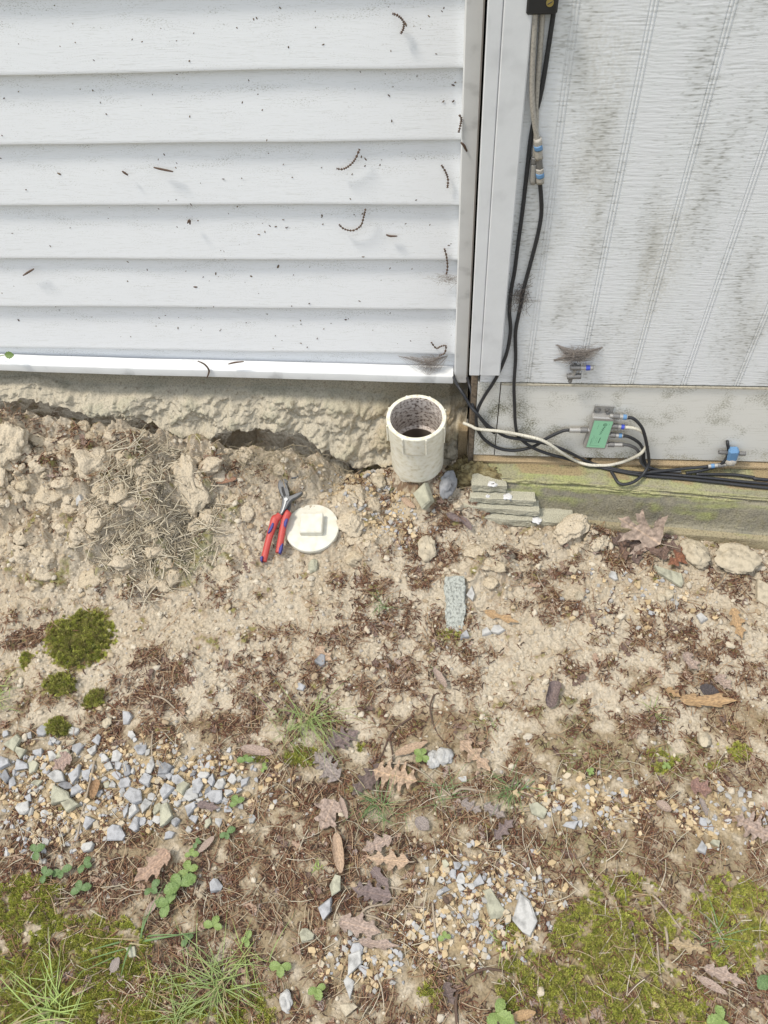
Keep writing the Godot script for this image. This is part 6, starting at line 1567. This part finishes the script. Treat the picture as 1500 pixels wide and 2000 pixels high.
func build_plants() -> void:
	var lf := [leaflet_mesh(1, false), leaflet_mesh(2, false), leaflet_mesh(3, false)]
	var rl := leaflet_mesh(4, true)
	for s in [["largest strawberry plant leaf at the lower left", Vector2(-0.4556, 0.9951), 0.040, 3, 0], ["strawberry leaf below the largest one", Vector2(-0.4713, 1.0235), 0.036, 3, 0], ["yellowing strawberry leaf above the largest one", Vector2(-0.4473, 0.9691), 0.028, 3, 2], ["dark strawberry leaf left of the largest one", Vector2(-0.5076, 1.001), 0.026, 3, 1], ["clover leaf below the gravel patch", Vector2(-0.3919, 0.8997), 0.022, 3, 1], ["clover leaf at the gravel patch's right end", Vector2(-0.3815, 0.8457), 0.026, 3, 0], ["clover leaf above the gravel patch's right end", Vector2(-0.3808, 0.7664), 0.024, 3, 0], ["clover leaf beside the crumpled tan leaf", Vector2(-0.4493, 0.9424), 0.020, 3, 2], ["upper clover leaf at the left", Vector2(-0.7389, 0.9553), 0.026, 3, 1], ["middle clover leaf at the left", Vector2(-0.6826, 0.9815), 0.026, 3, 1], ["lower clover leaf at the left", Vector2(-0.7101, 0.9919), 0.022, 3, 1], ["clover leaf under the white stone", Vector2(-0.6442, 0.9686), 0.022, 3, 1], ["clover leaf on the bare soil at the left", Vector2(-0.6371, 1.011), 0.024, 3, 1], ["clover leaf above the big bottom tuft", Vector2(-0.3851, 1.0534), 0.024, 3, 2], ["small clover leaf left of the big bottom tuft", Vector2(-0.4245, 1.0766), 0.018, 3, 1], ["small clover leaf right of the big bottom tuft", Vector2(-0.3229, 1.0682), 0.020, 3, 2], ["clover leaf at the bottom left of the grey stones", Vector2(-0.2588, 1.1037), 0.026, 3, 2], ["clover leaf at the bottom by the grey stone", Vector2(-0.1953, 1.132), 0.026, 3, 2], ["large strawberry leaf at the bottom edge", Vector2(0.0954, 1.146), 0.040, 3, 2], ["clover leaf in the yellow gravel", Vector2(0.0117, 1.0442), 0.018, 3, 2], ["strawberry leaf at the right bottom edge", Vector2(0.5333, 1.0641), 0.036, 3, 1], ["broad leaf at the bottom right edge", Vector2(0.4487, 1.1307), 0.036, 3, 2], ["round leaved seedling touching the grey pebble", Vector2(-0.0413, 0.74), 0.022, 4, 3], ["tiny seedling on the green soil", Vector2(0.2757, 0.7494), 0.012, 4, 3], ["tiny leaf cluster on the cracked soil", Vector2(0.4157, 0.7297), 0.012, 4, 3], ["dull clover leaf in the straw at the left", Vector2(-0.4457, 0.9192), 0.014, 3, 1], ["small clover leaf by the dark leaf", Vector2(-0.3449, 0.7761), 0.014, 3, 2]]:
		var q: Vector2 = s[1]
		var y := ground_at(q.x, q.y)
		var hgt: float = s[2] * 0.35 + 0.004
		var t := thing("clover_plant" if "clover" in s[0] else ("seedling" if s[4] == 3 else "strawberry_plant"), s[0], "plant", "", Transform3D(Basis(), Vector3(q.x, y, q.y)))
		part(t, "stem", tube(smooth_path([Vector3(0.004, -0.002, -0.006), Vector3(0.003, hgt * 0.5, -0.003), Vector3(0, hgt, 0)], 4), 0.0009, 0.0007, 5), M.grass_bright)
		var a0 := rng.randf() * TAU
		for k in s[3]:
			var a: float = a0 + (TAU * k / 4.0 if s[3] == 4 else (k - 1) * 1.45) + rng.randf_range(-0.2, 0.2)
			part(t, "leaflet", rl if s[4] == 3 else lf[k % 3], [M.leaf_mid, M.leaf_deep, M.leaf_light, M.leaf_light][s[4]], Transform3D(Basis(Vector3.UP, a) * Basis(Vector3.BACK, rng.randf_range(-0.25, 0.2)) * Basis().scaled(Vector3.ONE * s[2] * 0.72 * rng.randf_range(0.8, 1.15)), Vector3(0, hgt, 0)))
	# sprout peeping over the bottom trim at the left
	var c: Vector3 = Vector3(-0.9906, 0.3598, 0.03)
	var t := thing("sprout", "green leaf peeping over the bottom trim strip at the left", "plant")
	part(t, "stem", tube(PackedVector3Array([c + Vector3(-0.02, -0.012, -0.012), c + Vector3(-0.005, 0.0, -0.004), c + Vector3(0.010, 0.006, 0.0)]), 0.0012, 0.0009, 5), M.grass)
	part(t, "leaflet", lf[0], M.leaf_mid, Transform3D(Basis(Vector3.RIGHT, 0.9) * Basis().scaled(Vector3.ONE * 0.022), c + Vector3(0.008, 0.006, 0)))
	c = Vector3(-0.1278, 0.06, 0.1189)
	t = thing("green_strap_leaf", "olive strap leaf sticking out under the pipe", "plant")
	part(t, "leaflet", blade_mesh(0.075, 0.020, 0.9, 3), M.olive, Transform3D(Basis(Vector3.UP, -2.0), c + Vector3(0.012, -0.012, -0.03)))

# ------------------------------------------------------------------ scattered small matter
func scatter(n: int, mask: PackedFloat32Array, floor_p: float, gain: float, make: Callable, nz: FastNoiseLite = null, x0 := -1.25, x1 := 1.0, z0 := 0.02, z1 := 1.38) -> Array:
	var out := []
	var tries := 0
	while out.size() < n and tries < n * 40:
		tries += 1
		var x := rng.randf_range(x0, x1)
		var z := rng.randf_range(z0, z1)
		var p := floor_p + gain * amount(mask, x, z)
		if nz: p += nz.get_noise_2d(x, z) * 1.5 * clampf(p * 3.0, 0.0, 1.0)
		if rng.randf() > p: continue
		if x > 0.05 and z < 0.165 or x < -0.2 and z < 0.088: continue
		if taken.has(Vector2i(floori(x / 0.006), floori(z / 0.006))) and rng.randf() < 0.93: continue
		if Vector2(x + 0.315, z - 0.24).length_squared() < 0.0046 or Vector2(x + 0.08, z - 0.105).length_squared() < 0.0036: continue
		out.append(make.call(x, z))
	return out

func lay(x: float, z: float, size: Vector3, up: float, tilt := 0.25) -> Transform3D:
	var a := rng.randf() * TAU
	var b := Basis(Vector3.UP, a) * Basis.from_euler(Vector3(rng.randfn() * tilt, 0, rng.randfn() * tilt))
	return Transform3D(b * Basis().scaled(size), Vector3(x, ground_at(x, z) + up, z))

func build_scatter() -> void:
	var pn := noise(16.0, 8, 4)
	# crumbs of dry clay and grit
	var clay := [Color(0.50, 0.435, 0.335), Color(0.44, 0.36, 0.25), Color(0.56, 0.50, 0.40), Color(0.36, 0.28, 0.19), Color(0.48, 0.43, 0.35), Color(0.40, 0.37, 0.33)]
	multi("clay_crumbs", "pale crumbs of dry clay and grit scattered over the soil", "crumbs", stone(1, 7, 601), M.tint, scatter(21000, damp, 1.0, -0.75, func(x, z):
		var s := 0.0016 + 0.0060 * pow(rng.randf(), 4.0)
		return [lay(x, z, Vector3(s * rng.randf_range(1.0, 1.5), s, s * rng.randf_range(0.8, 1.2)), s * 0.15), clay[rng.randi() % 6]]))
	multi("clay_lumps", "small lumps of dry clay lying on the soil", "lumps", stone(2, 12, 602, 0.3), M.tint, scatter(1100, damp, 0.9, -1.1, func(x, z):
		var s := 0.006 + 0.010 * pow(rng.randf(), 2.5)
		return [lay(x, z, Vector3(s * rng.randf_range(1.0, 1.5), s * 0.8, s), s * 0.15), clay[rng.randi() % 5]]))
	# yellow gravel between the stones
	var gold := [Color(0.52, 0.40, 0.24), Color(0.47, 0.37, 0.23), Color(0.56, 0.45, 0.30), Color(0.42, 0.32, 0.19), Color(0.50, 0.43, 0.32), Color(0.37, 0.36, 0.34)]
	multi("yellow_gravel", "small yellow-tan gravel around the larger stones", "gravel", shard(603, 6), M.tint, scatter(1900, grit, 0.0, 0.85, func(x, z):
		var s := 0.0045 + 0.008 * pow(rng.randf(), 2.0)
		return [lay(x, z, Vector3(s * rng.randf_range(1.0, 1.7), s * 0.6, s), s * 0.2, 0.3), gold[rng.randi() % 6]], pn))
	multi("grey_chips", "small grey stone chips in the gravel and the debris pit", "chips", shard(604, 5), M.tint, scatter(700, grit, 0.0, 0.8, func(x, z):
		var s := 0.005 + 0.007 * pow(rng.randf(), 2.0)
		return [lay(x, z, Vector3(s * rng.randf_range(1.0, 1.6), s * 0.6, s), s * 0.2, 0.3), Color(0.33, 0.335, 0.35).lerp(Color(0.47, 0.465, 0.46), rng.randf())]))
	# needle litter
	var red := [Color(0.15, 0.07, 0.045), Color(0.10, 0.052, 0.037), Color(0.19, 0.10, 0.065), Color(0.07, 0.045, 0.035), Color(0.25, 0.165, 0.115)]
	var bit := tube(PackedVector3Array([Vector3(-0.5, 0, 0), Vector3(-0.1, 0.06, 0.10), Vector3(0.5, 0, -0.04)]), 0.11, 0.06, 3)
	var thin := func(x, z, l: float, r: float, c: Color, up: float, tilt: float):
		var a := rng.randf() * TAU
		var b := Basis(Vector3.UP, a) * Basis.from_euler(Vector3(0, 0, rng.randfn() * tilt))
		return [Transform3D(b * Basis().scaled(Vector3.ONE * l * (0.8 + 150.0 * r)), Vector3(x, ground_at(x, z) + up, z)), c]
	multi("needle_litter", "red-brown needle and bud litter lying in mats on the soil", "litter", bit, M.tint, scatter(50000, litter, 0.025, 0.95, func(x, z): return thin.call(x, z, rng.randf_range(0.004, 0.014), rng.randf_range(0.0009, 0.002), red[rng.randi() % 5], rng.randf_range(0.0, 0.004), 0.25), pn))
	var needle := tube(PackedVector3Array([Vector3(-0.5, 0, 0.0), Vector3(-0.2, 0.03, 0.05), Vector3(0.15, 0.03, 0.06), Vector3(0.5, 0, -0.02)]), 0.017, 0.010, 3)
	var brown := [Color(0.36, 0.235, 0.14), Color(0.28, 0.165, 0.095), Color(0.42, 0.31, 0.20), Color(0.22, 0.125, 0.075), Color(0.45, 0.36, 0.25)]
	multi("dry_needles", "dry brown pine needles and grass bits strewn over the soil", "needles", needle, M.tint, scatter(9000, litter, 0.06, 0.8, func(x, z): return thin.call(x, z, rng.randf_range(0.02, 0.055), rng.randf_range(0.0007, 0.0014), brown[rng.randi() % 5], rng.randf_range(0.0, 0.005), 0.12), pn))
	var pale := [Color(0.47, 0.42, 0.32), Color(0.39, 0.345, 0.26), Color(0.54, 0.48, 0.375), Color(0.27, 0.23, 0.165)]
	var stalk := tube(PackedVector3Array([Vector3(-0.5, 0, 0.0), Vector3(-0.2, 0.03, 0.05), Vector3(0.15, 0.03, 0.06), Vector3(0.5, 0, -0.02)]), 0.024, 0.016, 4)
	multi("straw_bits", "pale straw bits lying on the mound and in the foundation gap", "straw", stalk, M.tint, scatter(1250, straw, 0.0, 1.0, func(x, z): return thin.call(x, z, rng.randf_range(0.018, 0.042), rng.randf_range(0.004, 0.008), pale[rng.randi() % 4], rng.randf_range(0.003, 0.010), 0.12)))
	multi("straw_litter", "dry straw mixed into the lower left litter", "straw", needle, M.tint, scatter(1500, litter, 0.0, 0.9, func(x, z): return thin.call(x, z, rng.randf_range(0.02, 0.06), rng.randf_range(0.0008, 0.0017), pale[rng.randi() % 4], rng.randf_range(0.0, 0.005), 0.12), pn, -0.85, 0.75, 0.72, 1.36))
	var rags := [Color(0.30, 0.22, 0.17), Color(0.22, 0.155, 0.125), Color(0.37, 0.27, 0.205), Color(0.17, 0.12, 0.10), Color(0.33, 0.26, 0.225)]
	for v in 3:
		var rag := blade_from(oak_outline(1.0, 0.75, 2 + v, 0.4, 60 + v), 1.0, 0.75, 0.9 - 0.3 * v, 0.4, 0.25, 90 + v)
		multi("leaf_scraps", ["curled brown leaf scraps mixed into the litter", "torn brown leaf scraps mixed into the litter", "flat brown leaf scraps mixed into the litter"][v], "leaf scraps", rag, M.tint, scatter(260, litter, 0.0, 0.8, func(x, z):
			var s := rng.randf_range(0.010, 0.028)
			return [lay(x, z, Vector3(s * 1.2, s, s), s * 0.06, 0.25), rags[rng.randi() % 5]], pn))
	for v in 3:
		multi("bank_clods", ["rounded clay clods crowding the bank", "uneven clay clods crowding the bank", "small clay clods crowding the bank"][v], "clods", clod(26, 16, 40 + v, 0.45, 0.10), M.tint_clay, scatter(70, clods, -0.15, 0.8, func(x, z):
			var s := rng.randf_range(0.014, 0.045) if v < 2 else rng.randf_range(0.01, 0.022)
			return [lay(x, z, Vector3(s * rng.randf_range(1.0, 1.6), s * 0.75, s), -s * 0.11, 0.25), Color(0.56, 0.48, 0.365).lerp(Color(0.50, 0.42, 0.30), rng.randf())]))
	# dead grass hanging in the foundation gap
	var segs := []
	for k in 170:
		var x := rng.randf_range(-0.50, -0.25)
		var z := rng.randf_range(0.035, 0.135)
		var a := Vector3(x, ground_at(x, z) + rng.randf_range(0.0, 0.02), z)
		var mid := a + Vector3(rng.randfn() * 0.02, rng.randf_range(0.0, 0.03), rng.randf_range(0.0, 0.03))
		var end := mid + Vector3(rng.randfn() * 0.02, rng.randf_range(-0.03, 0.005), rng.randf_range(0.0, 0.035))
		end.y = maxf(end.y, ground_at(end.x, end.z) + 0.001)
		var r := rng.randf_range(0.0004, 0.0009)
		segs.append([a, mid, r])
		segs.append([mid, end, r * 0.8])
	solo("root_tangle", strands(segs), M.dry_root, "tangle of dry roots hanging in the foundation gap", "roots")
	# moss
	var blades := []
	for k in 7:
		var a := TAU * k / 7.0
		blades.append([Vector3(cos(a), 0, sin(a)) * 0.08, Vector3(cos(a) * 0.42, 0.75 + 0.3 * (k % 3) * 0.5, sin(a) * 0.42), 0.09])
	var sprig := strands(blades)
	var mn := noise(22.0, 8, 4)
	var greens := [Color(0.48, 0.52, 0.095), Color(0.60, 0.63, 0.135), Color(0.25, 0.28, 0.06), Color(0.62, 0.60, 0.18), Color(0.40, 0.34, 0.13)]
	multi("moss_carpet", "green moss growing in patches on the lower soil", "moss", sprig, M.moss, scatter(36000, moss, -0.32, 1.0, func(x, z):
		var s := rng.randf_range(0.0035, 0.0075)
		return [lay(x, z, Vector3(s, s * rng.randf_range(0.7, 1.3), s), -0.001, 0.3), greens[rng.randi() % 5]], mn, -1.0, 0.8, 0.45, 1.38))
	# cushions at the left, each its own plant
	for s in [["largest moss cushion on the pale soil at the left", [[-0.7801, 0.5297, 0.1296, 0.1304]]], ["middle moss cushion below the largest one", [[-0.7923, 0.6332, 0.0659, 0.0515]]], ["dark moss cushion beside the needle mat", [[-0.714, 0.6577, 0.0483, 0.0423]]], ["flat moss cushion above the gravel patch", [[-0.7765, 0.7191, 0.0516, 0.0367]]]]:
		var e: Array = s[1][0]
		var t := thing("moss_cushion", s[0], "moss", "moss cushions at the left", Transform3D(Basis(), Vector3(e[0], ground_at(e[0], e[1]), e[1])))
		var body := clod(40, 22, rng.randi() % 999, 0.5, 0.3)
		part(t, "cushion", body, M.moss_base, Transform3D(Basis().scaled(Vector3(e[2] * 0.6, 0.010, e[3] * 0.6)), Vector3.ZERO))
		var mm := MultiMesh.new()
		mm.transform_format = MultiMesh.TRANSFORM_3D
		mm.use_colors = true
		mm.mesh = sprig
		var n := int(1700.0 * e[2] * e[3] / 0.0125)
		var edge := noise(3.0, 5 + n, 3)
		var list := []
		while list.size() < n:
			var a := rng.randf() * TAU
			var r := sqrt(rng.randf())
			if r > 0.80 + 1.1 * edge.get_noise_2d(cos(a) * (0.5 + r), sin(a) * (0.5 + r)) - 0.25 * rng.randf(): continue
			var lx: float = cos(a) * r * e[2] * 0.5
			var lz: float = sin(a) * r * e[3] * 0.5
			var sz := rng.randf_range(0.004, 0.008)
			var ly: float = ground_at(e[0] + lx, e[1] + lz) - ground_at(e[0], e[1]) + 0.010 * sqrt(maxf(0.0, 1.0 - r * r)) - 0.001
			list.append([Transform3D(Basis.from_euler(Vector3(rng.randfn() * 0.4, rng.randf() * TAU, rng.randfn() * 0.4)).scaled_local(Vector3(sz, sz * 1.2, sz)), Vector3(lx, ly, lz)), greens[rng.randi() % 5].lerp(Color(0.13, 0.10, 0.05), rng.randf() * 0.6)])
		mm.instance_count = list.size()
		for k in list.size():
			mm.set_instance_transform(k, list[k][0])
			mm.set_instance_color(k, list[k][1])
		var o := MultiMeshInstance3D.new()
		o.name = "moss_sprigs"
		o.multimesh = mm
		o.material_override = M.moss
		tag(o, "", "", "", "stuff")
		t.add_child(o)

# ------------------------------------------------------------------ materials list
func build_materials() -> void:
	var spk := ntex(0.09, 201, [[0.0, 0.5], [0.34, 0.80], [0.46, 0.95], [0.62, 1.0], [1.0, 0.88]], 512, 5)
	var spk2 := ntex(0.035, 202, [[0.0, 0.70], [0.5, 0.95], [1.0, 1.0]], 512, 5)
	var bmp := ntex(0.06, 203, [[0.0, 0.0], [1.0, 1.0]], 512, 5)
	var bmp2 := ntex(0.03, 204, [[0.0, 0.0], [1.0, 1.0]], 512, 4)
	var wood := ntex(0.05, 205, [[0.0, 0.55], [0.5, 0.9], [1.0, 1.0]], 256, 4)
	var spk3 := ntex(0.07, 219, [[0.0, 0.70], [0.36, 0.90], [0.55, 1.0], [1.0, 0.93]], 512, 5)
	M.soil = grain(mat(Color.WHITE, 0.95), spk3, bmp, 4.3, 0.25)
	M.soil.vertex_color_use_as_albedo = true
	M.soil.metallic_specular = 0.25
	M.concrete = grain(mat(Color.WHITE, 0.92), spk3, bmp, 5.0, 0.15)
	M.concrete.vertex_color_use_as_albedo = true
	M.concrete.metallic_specular = 0.3
	var sm := siding_maps()
	M.siding = mat(Color(1, 1, 1), 0.55)
	M.siding.albedo_texture = sm[0]
	M.siding.heightmap_enabled = true
	M.siding.heightmap_texture = sm[1]
	M.siding.heightmap_scale = 0.03
	M.vinyl_trim = grain(mat(lin(0.74, 0.755, 0.76), 0.5), ntex(0.02, 210, [[0.0, 0.82], [0.35, 0.97], [1.0, 1.0]], 256, 5), null, 3.0, 0.0)
	M.trim = grain(mat(lin(0.73, 0.745, 0.765), 0.55), ntex(0.02, 211, [[0.0, 0.92], [0.35, 0.98], [1.0, 1.0]], 256, 5), bmp2, 2.0, 0.02)
	var pm := panel_maps()
	M.panel = mat(Color.WHITE, 0.65)
	M.panel.albedo_texture = pm[0]
	M.panel.heightmap_enabled = true
	M.panel.heightmap_texture = pm[1]
	M.panel.heightmap_scale = 0.07
	M.skirt = mat(Color.WHITE, 0.8)
	M.skirt.albedo_texture = skirt_map()
	M.raw_wood = grain(mat(lin(0.22, 0.17, 0.12), 0.9), wood, null, 8.0, 0.0)
	M.bare_wood = grain(mat(lin(0.46, 0.35, 0.21), 0.85), spk, bmp, 9.0, 0.2)
	M.tan_paint = grain(mat(lin(0.58, 0.53, 0.42), 0.8), spk2, null, 6.0, 0.0)
	M.pvc = grain(mat(lin(0.84, 0.83, 0.765), 0.42), ntex(0.02, 212, [[0.0, Color(0.80, 0.76, 0.66)], [0.4, Color(0.94, 0.93, 0.89)], [1.0, 1.0]], 512, 6), bmp2, 6.0, 0.01)
	M.pvc_dirty = grain(mat(lin(0.72, 0.69, 0.66), 0.6), ntex(0.035, 213, [[0.0, Color(0.14, 0.09, 0.07)], [0.30, Color(0.28, 0.2, 0.17)], [0.37, Color(0.72, 0.67, 0.64)], [0.52, Color(0.9, 0.88, 0.86)], [1.0, Color(0.95, 0.93, 0.92)]], 512, 6), null, 6.0, 0.0)
	M.pipe_depth_shade = mat(lin(0.16, 0.13, 0.11), 0.5)  # shade deep inside the pipe, put into the colour
	M.corner_gap_black = mat(lin(0.015, 0.015, 0.015), 0.9)  # near black of the added filler, standing for shade in the corner gap
	M.pipe_depth_black = mat(lin(0.012, 0.011, 0.009), 0.25)  # painted darkness at the unlit end of the bore
	M.plug = grain(mat(lin(0.68, 0.675, 0.615), 0.5), ntex(0.012, 214, [[0.0, Color(0.93, 0.91, 0.86)], [0.5, Color(0.98, 0.975, 0.96)], [1.0, 1.0]], 512, 6), bmp2, 6.0, 0.01)
	M.steel = grain(mat(lin(0.15, 0.155, 0.165), 0.45, 0.8), spk2, bmp, 30.0, 0.01)
	M.black_steel = mat(lin(0.02, 0.02, 0.022), 0.5, 0.4)
	M.bright_steel = mat(lin(0.42, 0.43, 0.44), 0.35, 0.95)
	M.red_grip = grain(mat(lin(0.52, 0.065, 0.055), 0.5), spk2, null, 20.0, 0.0)
	M.blue_grip = mat(lin(0.028, 0.030, 0.20), 0.5)
	M.black_cable = grain(mat(lin(0.030, 0.032, 0.038), 0.5), ntex(0.05, 215, [[0.0, 0.8], [0.55, 0.85], [0.68, 1.0]], 256, 4), null, 14.0, 0.0)
	M.grey_dark_cable = mat(lin(0.10, 0.10, 0.10), 0.6)
	M.white_cable = grain(mat(lin(0.68, 0.65, 0.55), 0.55), spk2, null, 12.0, 0.0)
	M.beige_cable = grain(mat(lin(0.45, 0.42, 0.37), 0.6), spk2, null, 12.0, 0.0)
	M.black_plastic = mat(lin(0.018, 0.018, 0.02), 0.5)
	M.zinc = grain(mat(lin(0.48, 0.47, 0.45), 0.55, 0.45), spk, null, 16.0, 0.0)
	M.zinc_dark = grain(mat(lin(0.25, 0.245, 0.24), 0.55, 0.5), spk, null, 16.0, 0.0)
	M.brass = mat(lin(0.50, 0.40, 0.16), 0.4, 0.8)
	M.blue_band = mat(lin(0.12, 0.25, 0.44), 0.5)
	M.blue_dark = mat(lin(0.05, 0.08, 0.48), 0.5)
	M.print_label = mat(Color.WHITE, 0.6)
	M.print_label.albedo_texture = label_map()
	M.web = mat(lin(0.30, 0.265, 0.24), 0.9)
	M.web_dark = mat(lin(0.13, 0.11, 0.10), 0.9)
	M.bark = grain(mat(lin(0.13, 0.085, 0.062), 0.9), spk, null, 20.0, 0.0)
	M.bark_pale = grain(mat(lin(0.40, 0.33, 0.25), 0.9), spk, null, 20.0, 0.0)
	M.tint = mat(Color.WHITE, 0.9)
	M.tint.vertex_color_use_as_albedo = true
	M.tint.metallic_specular = 0.3
	M.tint_clay = grain(mat(Color.WHITE, 0.95), spk3, bmp, 5.0, 0.25)
	M.tint_clay.vertex_color_use_as_albedo = true
	M.moss = mat(Color.WHITE, 0.9)
	M.moss.vertex_color_use_as_albedo = true
	M.moss.backlight_enabled = true
	M.moss.backlight = Color(0.12, 0.16, 0.02)
	M.moss_base = mat(lin(0.12, 0.13, 0.035), 0.95)
	M.slab = grain(mat(lin(0.50, 0.48, 0.375), 0.9), spk, bmp, 9.0, 0.15)
	M.white_spot = grain(mat(lin(0.75, 0.75, 0.76), 0.8), spk, null, 30.0, 0.0)
	M.rotten = grain(mat(lin(0.34, 0.31, 0.19), 0.95), ntex(0.03, 216, [[0.0, Color(0.3, 0.24, 0.2)], [0.5, Color(0.8, 0.75, 0.65)], [1.0, 1.0]], 256, 5), bmp, 7.0, 0.4)
	M.clay = grain(mat(lin(0.56, 0.48, 0.36), 0.95), spk3, bmp, 5.0, 0.3)
	M.flaky = grain(mat(lin(0.46, 0.48, 0.44), 0.9), ntex(0.06, 217, [[0.0, 0.45], [0.42, 0.82], [0.6, 1.0], [1.0, 0.9]], 256, 5), bmp, 8.0, 0.3)
	var sv := ntex(0.02, 218, [[0.0, 0.62], [0.35, 0.86], [0.6, 1.0], [1.0, 0.9]], 256, 5)
	M.blue_stone = grain(mat(lin(0.40, 0.405, 0.42), 0.8), sv, bmp, 9.0, 0.06)
	M.blue_stone_dark = grain(mat(lin(0.275, 0.28, 0.295), 0.8), sv, bmp, 9.0, 0.06)
	M.tan_stone = grain(mat(lin(0.50, 0.435, 0.325), 0.85), sv, bmp, 9.0, 0.1)
	M.green_stone = grain(mat(lin(0.43, 0.42, 0.32), 0.85), sv, bmp, 9.0, 0.06)
	M.white_stone = grain(mat(lin(0.48, 0.475, 0.46), 0.8), sv, bmp, 9.0, 0.06)
	M.acorn = mat(lin(0.20, 0.13, 0.08), 0.4)
	M.leaf_picture = leaf_map()
	for g in [["grass", 0.23, 0.30, 0.10], ["grass_dark", 0.12, 0.20, 0.07], ["grass_bright", 0.29, 0.38, 0.11], ["grass_dry", 0.36, 0.31, 0.17], ["leaf_mid", 0.215, 0.325, 0.095], ["leaf_deep", 0.155, 0.255, 0.09], ["leaf_light", 0.275, 0.38, 0.11], ["olive", 0.20, 0.21, 0.09]]:
		var m := mat(lin(g[1], g[2], g[3]), 0.6)
		m.backlight_enabled = true
		m.backlight = Color(g[1] * 0.6, g[2] * 0.6, g[3] * 0.5)
		if "leaf" in g[0]: m.albedo_texture = M.leaf_picture
		M[g[0]] = m
	M.dry_root = mat(lin(0.34, 0.29, 0.20), 0.9)

func _ready() -> void:
	# camera
	var cam := Camera3D.new()
	cam.name = "camera"
	cam.transform = Transform3D(Basis(Vector3(0.996019, -0.048649, -0.074702), Vector3(-0.030200, 0.604276, -0.796203), Vector3(0.083875, 0.795289, 0.600401)), Vector3(0, 1.5, 1.285))
	cam.fov = 65.57
	cam.near = 0.05
	cam.far = 200.0
	add_child(cam)
	# bright overcast sky
	var sky_m := ProceduralSkyMaterial.new()
	sky_m.sky_top_color = Color(0.93, 0.955, 0.99)
	sky_m.sky_horizon_color = Color(0.62, 0.645, 0.68)
	sky_m.sky_curve = 0.35
	sky_m.ground_bottom_color = Color(0.36, 0.32, 0.25)
	sky_m.ground_horizon_color = Color(0.5, 0.48, 0.42)
	var sky := Sky.new()
	sky.sky_material = sky_m
	var env := Environment.new()
	env.background_mode = Environment.BG_SKY
	env.sky = sky
	env.background_energy_multiplier = 0.78
	env.tonemap_mode = Environment.TONE_MAPPER_LINEAR
	env.tonemap_exposure = 1.95
	env.sdfgi_enabled = true
	env.ssao_enabled = true
	env.ssil_enabled = true
	var we := WorldEnvironment.new()
	we.environment = env
	add_child(we)
	var sun := DirectionalLight3D.new()
	sun.name = "sun"
	sun.light_energy = 0.5
	sun.light_color = Color(1.0, 0.965, 0.91)
	sun.light_angular_distance = 10.0
	sun.shadow_enabled = true
	add_child(sun)
	sun.look_at_from_position(Vector3(-0.62, 1.2, 0.22), Vector3.ZERO)
	rng.seed = 20240
	build_materials()
	build_ground()
	build_foundation()
	build_siding_wall()
	build_panel_wall()
	build_sill()
	build_pipe()
	build_cap()
	build_pliers()
	build_cables()
	build_slabs()
	build_stones()
	build_leaves()
	build_twigs()
	build_grass()
	build_plants()
	build_webs()
	build_wall_debris()
	build_scatter()
